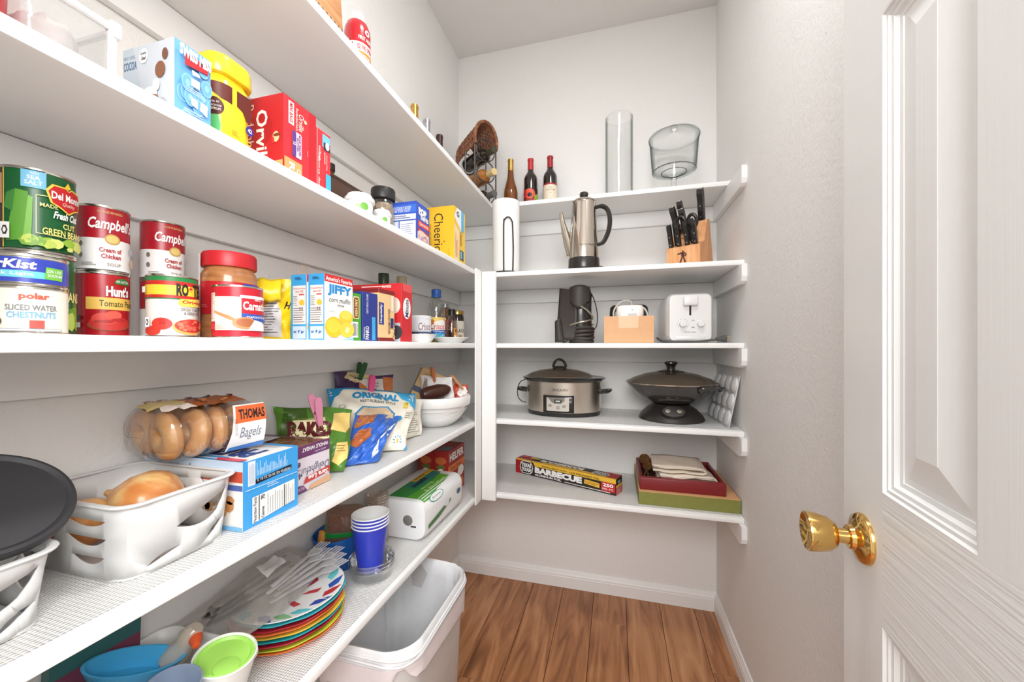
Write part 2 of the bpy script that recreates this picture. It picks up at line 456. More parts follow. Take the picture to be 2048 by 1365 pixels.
# corner post of two boards
pz0, pz1 = 0.56, 1.503
structure(MB().box(-0.5335, -0.474, YF - 0.0195, YF - 0.0005, pz0, pz1, white, bev=0.003).build('trim_1'))
structure(MB().box(XF + 0.0005, -0.5345, 1.44, YF - 0.0005, pz0, pz1 + 0.004, white, bev=0.003).build('trim_2'))

# door, opened into the pantry along the right wall
def bumpy_white(key, scale, axis, rgb=(240, 240, 238), bump=.3):
    return rampmat(key, [(0.0, tuple(x - 3 for x in rgb)), (1.0, rgb)], scale=scale, nscale=1.0, detail=5, rough=0.38, distort=0.6, bump=bump, dist=0.004)
stilem = bumpy_white('door_grain_upright', (170, 170, 3.0), 'z', bump=.05)
railm = bumpy_white('door_grain_level', (5.0, 5.0, 150), 'x')
door = thing('door_1', 'white moulded panel door standing open against the right wall', 'door', (0.336, 0.698, 0.012), R(-6.2))
structure(door)
DW, DH, DT = 0.635, 2.02, 0.035
# local frame: x = into the door thickness (away from the room), y = from the free edge (0) back to the hinge (-DW)
panels = [(-0.2665, -0.11, 0.998, 1.599), (-0.525, -0.3665, 0.998, 1.599), (-0.2665, -0.11, 0.22, 0.829), (-0.525, -0.3665, 0.22, 0.829), (-0.2665, -0.11, 1.71, 1.90), (-0.525, -0.3665, 1.71, 1.90)]
def fbox(nm, y0, y1, z0, z1, m): MB().box(0, DT, y0, y1, z0, z1, m).build(nm, door, smooth=0)
fbox('stile', -0.11, 0, 0, DH, stilem); fbox('stile', -DW, -0.525, 0, DH, stilem)
for a, b in ((0, 0.22), (0.829, 0.998), (1.599, 1.71), (1.90, DH)): fbox('rail', -0.525, -0.11, a, b, railm)
for a, b in ((0.22, 0.829), (0.998, 1.599), (1.71, 1.90)): fbox('mullion', -0.3665, -0.2665, a, b, stilem)
for y0, y1, z0, z1 in panels:
    mb = MB(); rings = []
    for ins, dep in ((0, 0), (0.0015, 0.0035), (0.006, 0.003), (0.0075, 0.0055), (0.012, 0.006), (0.0145, 0.0105), (0.020, 0.011), (0.0205, 0.0125), (0.028, 0.0125), (0.060, 0.004), (0.0605, 0.0036)):
        rings.append([(dep, y, z) for y, z in ((y0 + ins, z0 + ins), (y1 - ins, z0 + ins), (y1 - ins, z1 - ins), (y0 + ins, z1 - ins))])
    mb.loft(rings, stilem, cap0=False)
    mb.box(0.02, DT, y0, y1, z0, z1, stilem)
    mb.build('panel', door, smooth=0)
brass = M('polished_brass', (228, 186, 112), rough=0.13, metal=1.0, var=0.03)
kb = MB()
Tk = Matrix.Translation((0, -0.0624, 0.918)) @ Matrix.Rotation(R(-90), 4, 'Y')   # lathe axis towards the room (-x)
rose = MB().lathe([(0, 0.0), (0.0335, 0.0), (0.0335, 0.003), (0.031, 0.007), (0.022, 0.011), (0.017, 0.0135), (0.0155, 0.018), (0.0135, 0.019), (0, 0.019)], brass, seg=40, T=Tk)
rose.build('rosette', door)
kn = MB().lathe([(0, 0.018), (0.0105, 0.018), (0.0095, 0.030), (0.0115, 0.031), (0.017, 0.033), (0.0225, 0.040), (0.0255, 0.052), (0.0268, 0.064), (0.0262, 0.0665), (0.0245, 0.067), (0.02, 0.0635), (0.01, 0.0600), (0, 0.0592)], brass, seg=40, T=Tk)
kno = kn.build('knob', door); kno['label'] = 'polished brass door knob'
Tk2 = Matrix.Translation((DT, -0.0624, 0.918)) @ Matrix.Rotation(R(90), 4, 'Y')
# ceiling lamp of the pantry (above the frame)
lamp = thing('ceiling_lamp', 'round white flush ceiling lamp above the pantry floor', 'lamp', (0.06, 0.70, H))
MB().lathe([(0, -0.001), (0.165, -0.001), (0.165, -0.03), (0.15, -0.034), (0, -0.034)], trimw, seg=40).build('lamp_base', lamp)
em = bpy.data.materials.new('lamp_glow'); em.use_nodes = True
eb = em.node_tree.nodes['Principled BSDF']; eb.inputs['Emission Color'].default_value = (0.985, 0.99, 1.0, 1); eb.inputs['Emission Strength'].default_value = LAMP_STRENGTH
MB().lathe([(0, -0.052), (0.08, -0.049), (0.13, -0.041), (0.148, -0.0345), (0, -0.0345)], em, seg=40).build('diffuser', lamp)
# ------------------------------------------------------------------ cartons and cans
def face(O, U, W, V, Hh):
    O, U, V = Vector(O), Vector(U), Vector(V); N = U.cross(V)
    return lambda u, v, l: O + U * (u * W) + V * (v * Hh) + N * l
class Carton:
    """a box-shaped pack; prints are drawn in 0..1 on its aisle (+X), near (-Y) and top faces"""
    def __init__(s, name, label, cat, x0, x1, y0, y1, z0, z1, rgb, group=None, rz=0.0, rough=0.45, part='carton'):
        s.t = thing(name, label, cat, ((x0 + x1) / 2, (y0 + y1) / 2, z0), rz, group)
        s.w, s.d, s.h = x1 - x0, y1 - y0, z1 - z0
        a, b = s.w / 2, s.d / 2
        mat = rgb if isinstance(rgb, bpy.types.Material) else M('card_%d_%d_%d' % tuple(rgb), rgb, rough=rough, var=0.03, scale=40)
        MB().box(-a, a, -b, b, 0, s.h, mat, bev=0.0008, seg=1).build(part, s.t, smooth=0)
    def aisle(s): return Print(face((s.w / 2, -s.d / 2, 0), (0, 1, 0), s.d, (0, 0, 1), s.h))
    def near(s): return Print(face((-s.w / 2, -s.d / 2, 0), (1, 0, 0), s.w, (0, 0, 1), s.h))
    def top(s): return Print(face((s.w / 2, -s.d / 2, s.h), (0, 1, 0), s.d, (-1, 0, 0), s.w))   # upright as read from the aisle
def can_map(r, phi0, z0, hh):
    def f(u, v, l):
        a = R(phi0 + u); return Vector(((r + l) * math.cos(a), (r + l) * math.sin(a), z0 + v * hh))
    return f
tin = M('tin_metal', (205, 200, 190), rough=0.22, metal=1.0, var=0.03)
W_, K_, RED = (246, 244, 240), (26, 26, 28), (196, 28, 40)
def seen_from(x, y): return math.degrees(math.atan2(-y, -x))
def can(label, x, y, z, r, h, rgb, name='food_can', cat='can', group=None, lab=(0.035, 0.965)):
    t = thing(name, label, cat, (x, y, z), 0, group)
    b = 0.0022
    MB().lathe([(0, 0.002), (r - 0.003, 0.002), (r - 0.0025, 0), (r + 0.0004, 0), (r + 0.0006, 0.002), (r - 0.0004, 0.0034), (r - 0.0006, h - 0.0034), (r + 0.0006, h - 0.002), (r + 0.0004, h), (r - 0.0022, h), (r - 0.003, h - 0.003), (0, h - 0.003)], tin, seg=48).build('can_body', t)
    m = M('label_%d_%d_%d' % tuple(rgb), rgb, rough=0.3, var=0.02)
    z0, z1 = h * lab[0], h * lab[1]
    MB().shell([(r, z0), (r, z1)], m, seg=48).build('paper_label', t)
    return t, Print(can_map(r, seen_from(x, y), z0, z1 - z0), step=7.0)

# ---- eye-level left shelf: cans
z = ZS['C'] + 0.0005
for i, (zz, lb) in enumerate(((z, 'green bean can at the bottom of its stack, half hidden by tuna'), (z + 0.1005, 'large green bean can on top of the stack at the left edge'))):
    t, p = can(lb, -0.70, 0.312, zz, 0.0322, 0.1, (20, 92, 46), group='green bean cans')
    if i == 0:
        p.blobs(20, 0.02, 88, 0.4, 18, 9, [(150, 190, 60), (104, 156, 46), (180, 206, 90)], 5, 0.012).text('BEANS', 30, 0.42, 80, 0.56, (240, 226, 150), 0.02)
        p.build(t); continue
    p.rect(-88, 0, -52, 1, (60, 50, 38)).rect(-52, 0, -49, 1, (210, 180, 90)).rect(-75, .55, -53, .93, (196, 150, 110)).rect(-75, .12, -53, .3, (226, 226, 222))
    p.poly([(-45, .08), (-30, .74), (-12, .72), (-18, .1)], (98, 160, 58)).poly([(-30, .74), (-44, .68), (-48, .5), (-34, .45)], (66, 132, 58)).poly([(-20, .05), (-12, .68), (-6, .66), (-8, .06)], (124, 184, 72))
    p.rect(-22, .78, 12, 1, (120, 192, 226)).text('SEA', -14, .885, 4, .935, W_, .02).text('SALT', -17, .815, 7, .87, W_, .02).text('WITH', -10, .95, 2, .975, W_, .01)
    p.poly([(-2, .2), (-2, .7), (-.8, .7), (-.8, .2)], (236, 228, 160)).poly([(-2, .7), (30, .72), (30, .71), (-2, .69)], (236, 228, 160)).poly([(-2, .21), (70, .2), (70, .19), (-2, .2)], (236, 228, 160))
    sh = [(14, .78), (22, .86), (40, .86), (46, .83), (52, .86), (70, .83), (76, .72), (70, .62), (58, .6), (46, .54), (32, .6), (20, .64)]
    p.poly([(45 + (u - 45) * 1.12, .71 + (v - .71) * 1.13) for u, v in sh], (240, 206, 80)).poly(sh, (200, 30, 36)).poly([(38, .88), (44, .95), (50, .88), (44, .86)], (238, 200, 60))
    p.text('Del Monte', 18, .69, 72, .79, W_, .03).text('Quality', 34, .61, 58, .67, (246, 210, 190), .01, .3)
    p.text('MADE', 3, .555, 27, .605, (240, 226, 150), .012).text('Fresh Cut', 20, .43, 62, .53, W_, .03, .35).text('CUT', 34, .31, 56, .385, (246, 230, 130), .02).text('GREEN BEANS', 6, .2, 72, .29, (246, 230, 130), .02)
    p.blobs(-24, .01, 80, .19, 22, 10, [(190, 208, 92), (150, 188, 62), (212, 222, 120), (120, 166, 50)], 9, 0.006)
    p.rect(-46, .1, -33, .3, W_).ell(-39.5, .2, 4.5, .065, (60, 60, 60), 6).ell(-39.5, .2, 2.4, .035, W_, 6)
    p.build(t)
t, p = can('white label can of sliced water chestnuts under the tuna can', -0.638, 0.277, z, 0.030, 0.0515, (233, 226, 212))
p.poly([(-88, 0), (-50, .95), (-88, 1)], (226, 206, 176)).text('polar', -12, .72, 30, .9, (226, 92, 70), .04).text('SLICED WATER', -30, .5, 42, .63, (120, 124, 130), .015).text('CHESTNUTS', -28, .33, 40, .47, (120, 176, 214), .025).rect(2, .1, 22, .28, (214, 90, 80))
p.ell(-48, .25, 14, .13, (96, 66, 46)).ell(-48, .26, 8, .07, (140, 100, 70)).rect(-40, .03, 50, .09, (150, 150, 160)).rect(-38, .045, 48, .08, (226, 228, 236)); p.build(t)
t, p = can('flat blue tuna can stacked on the water chestnuts', -0.638, 0.277, z + 0.052, 0.0302, 0.0345, (54, 70, 176), lab=(.12, .88))
p.rect(-88, .18, 36, .46, (112, 204, 218)).text('StarKist', -78, .54, 12, .92, W_, .035, .15).text('Chunk Light', -70, .23, 8, .41, (230, 246, 250), .02).poly([(22, .2), (52, .16), (54, .68), (24, .7)], (118, 190, 70)).text('25% LESS', 25, .48, 50, .6, W_, .01).text('SODIUM', 26, .3, 50, .42, W_, .01); p.build(t)
def campbells(lb, x, y, zz, r, h, off):
    t, p = can(lb, x, y, zz, r, h, (172, 26, 40), group='red and white soup cans')
    p.rect(-92, 0, 92, .5, (238, 236, 232)).rect(-92, .0, 92, .045, (246, 245, 242))
    p.text('CONDENSED', off - 26, .915, off + 30, .95, (222, 190, 120), .01).text("Campbell's", off - 46, .6, off + 62, .84, W_, .025, .25)
    p.ell(off + 6, .5, 17, .085, (196, 160, 84)).ell(off + 6, .5, 13, .062, (226, 196, 120)).text('Cream of', off - 22, .28, off + 26, .355, (178, 30, 46), .025).text('Chicken', off - 18, .18, off + 24, .255, (178, 30, 46), .025)
    p.text('SOUP', off - 6, .06, off + 24, .11, (150, 140, 130), .01).lines(off - 62, .05, off - 26, .11, 2, (150, 146, 140), .35)
    p.ell(off - 62, .4, 5, .04, (120, 110, 100)).ell(off - 62, .22, 5, .04, (120, 110, 100)).ell(off + 60, .35, 10, .06, (190, 194, 198)).ell(off + 62, .15, 9, .08, (226, 190, 150))
    p.build(t); return t
t, p = can('red tomato paste can below the first soup can', -0.72, 0.388, z, 0.027, 0.092, (176, 24, 34))
p.rect(-92, 0, -52, 1, (150, 20, 28)).rect(-40, .42, 92, .62, (236, 190, 92)).text('Tomato Paste', -10, .47, 84, .575, (70, 78, 40), .012).text("Hunt's", 4, .64, 62, .82, W_, .045).poly([(20, .88), (34, .955), (52, .955), (66, .88), (60, .85), (26, .85)], (54, 120, 52)).text('100% NATURAL', 25, .875, 62, .92, W_, .005)
p.ell(14, .16, 50, .09, (150, 84, 52)).ell(14, .2, 46, .12, (196, 50, 44)).ell(4, .27, 30, .1, (214, 70, 58)).ell(20, .33, 18, .07, (224, 90, 74)).ell(0, .22, 20, .03, (176, 36, 34)).ell(30, .25, 16, .03, (180, 40, 38)).ell(-58, .28, 8, .04, (30, 60, 40)).rect(-64, .12, -50, .2, W_)
p.build(t)
campbells('soup can stacked on the red tomato paste can', -0.72, 0.388, z + 0.0925, 0.027, 0.0935, 12)
campbells('soup can at the bottom of its stack behind the diced tomatoes', -0.742, 0.478, z, 0.0288, 0.0965, 26)
campbells('soup can stacked on another soup can behind the diced tomatoes', -0.742, 0.478, z + 0.097, 0.0288, 0.0965, 26)
t, p = can('diced tomato can with yellow and white label beside the peanut butter', -0.66, 0.438, z, 0.0305, 0.0935, (236, 232, 224))
p.rect(-92, .93, 92, 1, (40, 130, 66)).rect(-92, .86, 92, .93, (198, 44, 36)).rect(-92, .69, 92, .86, (244, 206, 62)).rect(-92, .64, 92, .69, (198, 44, 36)).rect(-92, .62, 92, .64, (40, 110, 60))
p.text('RO', 8, .68, 36, .9, (40, 34, 34), .05).text('*', 38, .72, 47, .86, (206, 40, 40), .06).text('TEL', 48, .68, 86, .9, (40, 34, 34), .05).poly([(10, .55), (16, .63), (88, .66), (88, .52), (20, .5)], (246, 218, 90)).text('Original', 20, .535, 84, .615, (206, 44, 40), .03)
p.text('DICED TOMATOES', 18, .425, 84, .475, (50, 50, 56), .015).text('& GREEN CHILIES', 24, .36, 82, .41, (50, 50, 56), .015).ell(-22, .2, 22, .1, (204, 56, 44)).ell(-44, .08, 20, .08, (204, 56, 44)).ell(44, .15, 44, .14, (226, 170, 92)).ell(44, .17, 40, .12, (206, 70, 56)).blobs(6, .07, 82, .28, 30, 6, [(226, 96, 78), (190, 44, 40), (238, 130, 104)], 4, .005)
p.rect(-58, .14, -46, .3, W_).ell(-52, .22, 4.2, .055, K_, 6).ell(-52, .22, 2.2, .03, W_, 6).text('25', -26, .2, -14, .27, (206, 44, 40), .02).rect(-68, .72, -56, .82, W_); p.build(t)
t, p = can('evaporated milk can with a red and cream label in front of peanut butter', -0.597, 0.493, z, 0.0345, 0.083, (198, 34, 50))
p.rect(-88, .3, -58, .88, (238, 226, 214)).lines(-84, .34, -61, .86, 14, (170, 90, 90), .25, .4).rect(-88, .14, -60, .26, (226, 60, 70)).rect(-56, .12, 88, .8, (244, 232, 214)).rrect(4, .3, 92, .84, .04, W_).rrect(7, .33, 92, .78, .04, (198, 34, 50)).text('Carnation', 10, .54, 88, .72, W_, .03).text('NESTLE', 38, .735, 56, .775, W_, .02)
p.poly([(7, .33), (7, .47), (92, .44), (92, .28)], (48, 84, 170)).text('EVAPORATED MILK', 18, .375, 84, .42, W_, .01).poly([(-56, .52), (-20, .42), (-6, .36), (-8, .3), (-24, .36), (-56, .48)], (206, 140, 92)).ell(14, .27, 26, .12, (206, 140, 92), rot=0).ell(16, .28, 20, .085, (170, 100, 62)).poly([(20, .12), (36, .34), (60, .3), (70, .12)], (250, 242, 228)).lines(-54, .14, -20, .24, 4, (170, 160, 150), .3)
p.build(t)
# peanut butter
t = thing('peanut_butter_jar', 'tall plastic peanut butter jar with ribbed red lid', 'jar', (-0.672, 0.539, z))
pbm = rampmat('peanut_butter', [(0.3, (150, 92, 48)), (0.7, (190, 128, 76))], scale=(1, 1, 5), nscale=25, rough=0.25, coat=0.6)
MB().lathe([(0, 0), (0.040, 0), (0.0435, 0.004), (0.0437, 0.03), (0.0425, 0.034), (0.0432, 0.04), (0.0435, 0.1), (0.0425, 0.112), (0.037, 0.122), (0.036, 0.126), (0.036, 0.13), (0, 0.13)], pbm, seg=48).build('jar_body', t)
MB().lathe([(0, 0.126), (0.0408, 0.126), (0.0408, 0.128), (0.0405, 0.148), (0.039, 0.1515), (0, 0.1518)], M('red_lid', (200, 36, 44), rough=0.4), seg=160, fn=lambda a, zz: 1.0 + (0.012 if (zz < 0.149 and zz > 0.127 and int(a / (2 * PI) * 160 + .5) % 2) else 0)).build('lid', t)
MB().shell([(0.0440, 0.042), (0.0440, 0.098)], M('pb_label', (186, 24, 36), rough=0.35), seg=48).build('paper_label', t)
p = Print(can_map(0.0441, seen_from(-0.672, 0.539), 0.042, 0.056), step=7)
p.rect(25, .62, 90, .98, (52, 62, 160)).text('J', 40, .66, 52, .93, W_, .03).rect(70, .62, 92, .9, (40, 140, 70)).bars(-82, .1, -66, .9, n=10).lines(-60, .2, -40, .3, 3, (226, 120, 120)); p.build(t)
# paper packet tops behind the muffin mix
t = thing('paper_packet', 'slim pale paper packet standing behind the muffin mix', 'packet', (-0.735, 0.775, z))
pk = M('pale_paper', (206, 192, 180), rough=0.8, bump=0.3)
MB().loft([[(-.012, -.016, 0), (.012, -.016, 0), (.012, .016, 0), (-.012, .016, 0)], [(-.012, -.016, .14), (.012, -.016, .14), (.012, .016, .14), (-.012, .016, .14)], [(-.002, -.017, .165), (.002, -.017, .17), (.002, .003, .168), (-.002, .003, .163)]], pk).build('packet_body', t, smooth=0)
MB().box(-.0005, .0005, -.006, .016, .12, .185, pk).build('flap', t, smooth=0)
# muffin mix
def muffin(lb, x0, x1, y0, y1):
    c = Carton('muffin_mix_box', lb, 'box', x0, x1, y0, y1, z, z + 0.133, (244, 242, 238), group='muffin mix boxes')
    p = c.near(); p.rect(0, 0, 1, 1, (58, 158, 214)).rect(.12, .24, .95, .83, (226, 222, 216)).rect(.12, .02, .95, .21, (196, 214, 226)).text('Great products', .16, .765, .92, .8, (190, 70, 70), .005).text('since 1930', .3, .725, .8, .755, (190, 70, 70), .005)
    p.lines(.16, .26, .9, .5, 7, (120, 116, 116), .25, .25).lines(.16, .52, .45, .68, 6, (120, 116, 116), .22).poly([(.58, .5), (.8, .5), (.84, .68), (.56, .68)], (236, 232, 226)).rect(.55, .68, .86, .7, (196, 60, 60)).ell(.72, .57, .16, .045, (240, 190, 60)).rect(.6, .45, .64, .5, (120, 110, 110)).rect(.74, .45, .78, .5, (120, 110, 110))
    p.text('o f p', .2, .1, .86, .15, (60, 100, 170), .03).lines(.3, .92, .75, .96, 2, (40, 90, 130), .5); p.build(c.t)
    p = c.aisle(); p.rect(0, 0, 1, 1, (250, 248, 244)).rect(0, .885, 1, 1, (206, 44, 48)).text("America's Favorite", .04, .905, .97, .975, W_, .02).text('JIFFY', .1, .68, .95, .86, (44, 142, 206), .05).text('corn muffin', .14, .585, .9, .665, (60, 60, 60), .0, .2).text('mix', .42, .525, .68, .575, (60, 60, 60), .0, .2)
    p.ell(.74, .37, .26, .11, (244, 206, 60)).ell(.74, .4, .2, .07, (250, 220, 90)).ell(.3, .2, .3, .16, (240, 196, 44)).ell(.28, .22, .24, .11, (246, 212, 70)).ell(.76, .17, .28, .12, (246, 212, 76)).poly([(.68, .13), (.8, .12), (.86, .2), (.74, .22)], (252, 240, 190)).lines(.12, .43, .36, .46, 2, (150, 150, 150), .3).text('NET WT 8.5 OZ (240 g)', .06, .02, .5, .05, (120, 120, 120), 0); p.poly([(.5, 0), (1, 0), (1, .05)], (150, 200, 230)); p.build(c.t, 'front_print')
    return c
muffin('muffin mix carton nearer the wall, its front covered by its twin', -0.640, -0.6015, 0.643, 0.728)
muffin('muffin mix carton with its white front to the aisle', -0.598, -0.560, 0.644, 0.729)
c = Carton('fish_fry_box', 'narrow green carton beside the muffin mix', 'box', -0.64, -0.565, 0.7305, 0.766, z, z + 0.107, (76, 158, 52))
p = c.aisle(); p.rrect(.2, .46, .8, .93, .08, (240, 226, 190)).rrect(.26, .48, .74, .91, .08, (140, 78, 40)).text('FISH FRY', .38, .52, .62, .88, (246, 224, 170), .02, rot=90).bars(.14, .1, .62, .36, n=8).text('ZATARAINS', .06, .5, .14, .8, (230, 240, 220), .01, rot=90); p.build(c.t)
c = Carton('panko_box', 'dark blue bread crumb carton between green and cream cartons', 'box', -0.645, -0.565, 0.7705, 0.8285, z, z + 0.115, (44, 58, 140))
p = c.aisle(); p.rect(.62, .02, .85, .5, (64, 170, 222)).text('PANKO', .18, .03, .42, .3, W_, .02, rot=90).text('Kikkoman', .05, .05, .13, .28, W_, .02, rot=90).text('CRISPY BREAD CRUMBS', .24, .56, .36, .96, (226, 228, 240), .005, rot=90); p.build(c.t)
c = Carton('pie_crust_box', 'cream graham cracker carton with maroon edges', 'box', -0.66, -0.565, 0.834, 0.904, z, z + 0.131, (236, 200, 146))
p = c.aisle(); p.rect(0, 0, 1, .07, (130, 32, 34)).rect(0, .92, 1, 1, (130, 32, 34)).rect(.0, .32, .3, .74, (40, 54, 140)).text('Hospitality', .06, .34, .22, .72, W_, .02, .25, rot=90).text('GRAHAM CRACKER', .56, .14, .7, .64, (120, 76, 50), .01, rot=90).rect(.76, .6, .9, .9, (240, 232, 222)).rect(.72, .26, .92, .46, (40, 50, 120)).blobs(.86, .02, 1.0, .4, 8, .06, [(196, 140, 90), (226, 180, 120)], 3, .4); p.build(c.t)
p = c.near(); p.rect(0, 0, 1, 1, (236, 200, 146)).rect(0, .92, 1, 1, (130, 32, 34)).rect(0, 0, 1, .07, (130, 32, 34)); p.build(c.t)
c = Carton('rice_box', 'tall red rice carton with white oval logo', 'box', -0.716, -0.560, 0.930, 0.986, z, z + 0.159, (206, 44, 50))
p = c.aisle(); p.ell(.5, .58, .36, .185, W_, 28).text('Minute', .34, .42, .66, .74, (30, 50, 110), .02, .2, rot=90).poly([(.1, 1), (.95, 1), (.95, .86), (.1, .87)], (226, 84, 84)); p.build(c.t)
p = c.near(); p.lines(.2, .94, .75, .975, 1, W_, .4, 0).text('RICE', .62, .93, .8, .97, (246, 222, 214), .02).ell(.86, .62, .12, .14, (240, 226, 214)).rect(.55, .0, .98, .32, (180, 190, 200)).ell(.9, .16, .12, .12, (60, 62, 70)); p.build(c.t)
def lathe_thing(name, label, cat, loc, parts, group=None, seg=40):
    t = thing(name, label, cat, loc, 0, group)
    for nm, prof, mat in parts: MB().lathe(prof, mat, seg=seg).build(nm, t)
    return t
olive = M('dark_green_glass', (36, 48, 22), rough=0.12, coat=0.5); beige = M('beige_plastic', (176, 164, 136), rough=0.5); clearp = thin('clear_plastic', (238, 240, 238), fac=0.10, edge=0.45)
lathe_thing('oil_bottle', 'dark green oil bottle capped in green behind the red rice carton', 'bottle', (-0.75, 1.135, z), [('bottle_body', [(0, 0), (0.032, 0), (0.034, 0.004), (0.034, 0.14), (0.026, 0.17), (0.014, 0.19), (0.013, 0.2), (0, 0.2)], olive), ('cap', [(0, 0.195), (0.0172, 0.195), (0.0175, 0.228), (0.0165, 0.231), (0, 0.231)], M('dark_green_cap', (34, 52, 26), rough=0.35))])
lathe_thing('vinegar_bottle', 'pale bottle with beige cap behind the red rice carton', 'bottle', (-0.75, 1.247, z), [('bottle_body', [(0, 0), (0.036, 0), (0.038, 0.004), (0.038, 0.15), (0.03, 0.185), (0.016, 0.205), (0.015, 0.215), (0, 0.215)], thin('milky_plastic', (230, 226, 214), haze=0.5, hazergb=(226, 220, 206))), ('cap', [(0, 0.207), (0.0178, 0.207), (0.018, 0.236), (0.017, 0.24), (0, 0.24)], beige)])
t, p = can('white and navy shortening can behind the white bowl', -0.668, 1.232, z, 0.0385, 0.092, (232, 234, 236), lab=(.0, .9))
p.rect(-92, 0, 92, .44, (36, 46, 90)).rect(-92, .44, 92, .5, (180, 186, 196)).text('Crisco', -8, .52, 62, .84, (150, 100, 110), .01, .12).text('ALL-VEGETABLE', -2, .34, 56, .4, W_, .01).text('SHORTENING', 4, .27, 52, .325, W_, .01).ell(4, .06, 40, .2, (226, 214, 206)).ell(4, .04, 30, .16, (176, 150, 150)); p.build(t)
MB().lathe([(0.0392, 0.083), (0.0395, 0.0845), (0.0395, 0.094), (0.037, 0.0945), (0, 0.0945)], M('white_lid', (236, 238, 240), rough=0.35), seg=40).build('lid', t)
# oil bottle with blue cap
t = thing('oil_bottle', 'clear cooking oil bottle with blue cap', 'bottle', (-0.685, 1.395, z))
MB().shell([(0.001, 0.001), (0.030, 0.001), (0.033, 0.004), (0.0335, 0.1), (0.032, 0.105), (0.0335, 0.11), (0.0335, 0.135), (0.030, 0.155), (0.018, 0.172), (0.0155, 0.176), (0.0155, 0.182)], clearp, seg=40).build('bottle_body', t)
MB().lathe([(0, 0.180), (0.0195, 0.180), (0.0195, 0.186), (0.0185, 0.188), (0.019, 0.2085), (0.017, 0.2115), (0, 0.212)], M('blue_cap', (38, 92, 172), rough=0.35), seg=40).build('cap', t)
MB().lathe([(0, .002), (.0318, .003), (.0322, .02), (0, .02)], M('cooking_oil', (230, 190, 70), rough=0.1), seg=32).build('oil', t)
p = Print(can_map(0.0337, seen_from(-0.685, 1.395), 0.012, 0.088), step=8)
p.rect(-88, .0, 88, 1, (236, 204, 110)).rect(-88, 0, 88, .3, (60, 160, 206)).poly([(-60, .3), (-20, .78), (40, .9), (88, .8), (88, .3)], (244, 240, 232)).poly([(-60, .3), (-60, .4), (88, .46), (88, .3)], (44, 92, 180)).text('Crisco', -40, .46, 60, .74, (206, 50, 56), .01, .15).text('Pure Vegetable', -20, .33, 60, .41, W_, .01).blobs(-80, .72, 30, .99, 9, 10, [(120, 160, 60), (214, 120, 50), (240, 220, 120)], 4, .008).blobs(-80, .02, 60, .26, 7, 9, [(120, 190, 90), (210, 150, 160), (150, 210, 226)], 6, .006); p.build(t)
# dark sauce bottle between oil and honey (right of the oil label)
t = lathe_thing('sauce_bottle', 'hexagonal clear jar with red label behind the oil bottle', 'jar', (-0.735, 1.585, z), [('jar_body', [(0, 0), (0.034, 0), (0.035, 0.003), (0.035, 0.105), (0.031, 0.125), (0.022, 0.158), (0.02, 0.16), (0, 0.16)], thin('clear_amber', (214, 180, 140), fac=.1)), ('cap', [(0, .158), (.021, .158), (.021, .176), (0, .177)], thin('clear_cap', (200, 200, 200), fac=.2, haze=.15))])
p = Print(can_map(0.0353, seen_from(-0.735, 1.585), 0.02, 0.085), step=8); p.rect(-88, 0, 88, 1, (190, 40, 36)).rect(-88, 0, 88, .14, (214, 150, 60)).rect(-88, .3, 88, .36, (230, 170, 70)).text('Casa', 10, .44, 70, .7, W_, .03); p.build(t)
t = thing('syrup_bottle', 'small syrup bottle with black cap beside the gold lid jar', 'bottle', (-0.700, 1.581, z))
t.location = (-0.672, 1.515, z)
MB().lathe([(0, 0), (0.021, 0), (0.0228, 0.003), (0.023, 0.055), (0, 0.055)], M('dark_syrup', (74, 26, 16), rough=0.08, coat=0.7), seg=36).build('syrup', t)
MB().shell([(0.0232, 0.001), (0.0234, 0.07), (0.022, 0.09), (0.0155, 0.108), (0.013, 0.112), (0.013, 0.122)], thin('clear_glass_bottle', (225, 215, 205), fac=.12), seg=36).build('bottle_body', t)
MB().lathe([(0, .118), (.0152, .118), (.0152, .142), (.0142, .144), (0, .144)], M('black_cap', (32, 28, 26), rough=.4), seg=36).build('cap', t)
p = Print(can_map(.0236, seen_from(-.672, 1.515), .004, .08), step=8); p.rrect(20, .1, 70, .75, .06, (226, 150, 70)).ell(46, .62, 8, .1, (40, 26, 22)).rect(24, .1, 50, .38, (240, 232, 214)); p.build(t)
t = thing('molasses_jar', 'dark preserve jar with gold lid nearest the corner post', 'jar', (-0.700, 1.64, z))
MB().lathe([(0, 0), (.029, 0), (.031, .003), (.031, .118), (.027, .13), (.026, .136), (0, .136)], M('dark_preserve', (40, 26, 20), rough=.12, coat=.5), seg=36).build('jar_body', t)
MB().lathe([(0, .132), (.029, .132), (.0295, .146), (.028, .149), (0, .149)], M('gold_lid', (200, 168, 92), rough=.25, metal=1.0), seg=36).build('lid', t)
p = Print(can_map(.0312, seen_from(-.70, 1.64), .012, .09), step=8); p.rect(-40, 0, 88, 1, (238, 230, 214)).text('BLACK', -20, .42, 70, .6, (50, 40, 36), .02).rect(10, .12, 40, .3, (200, 150, 110)); p.build(t)
china = M('white_china', (240, 239, 236), rough=0.25, coat=0.3)
tag(MB().lathe([(0, 0.001), (0.036, 0.001), (0.038, 0), (0.040, 0.002), (0.0555, 0.0235), (0.0565, 0.025), (0.0545, 0.0255), (0.039, 0.005), (0, 0.004)], china, seg=44).build('small_bowl', loc=(-0.604, 1.104, z)), 'shallow white bowl in front of the shortening can', 'bowl')
tag(MB().lathe([(0, 0.001), (0.040, 0.001), (0.043, 0), (0.046, 0.002), (0.060, 0.0155), (0.0715, 0.020), (0.071, 0.0215), (0.058, 0.0175), (0.044, 0.004), (0, 0.003)], china, seg=44).build('small_plate', loc=(-0.616, 1.374, z)), 'small white saucer plate in front of the syrup bottle', 'plate')
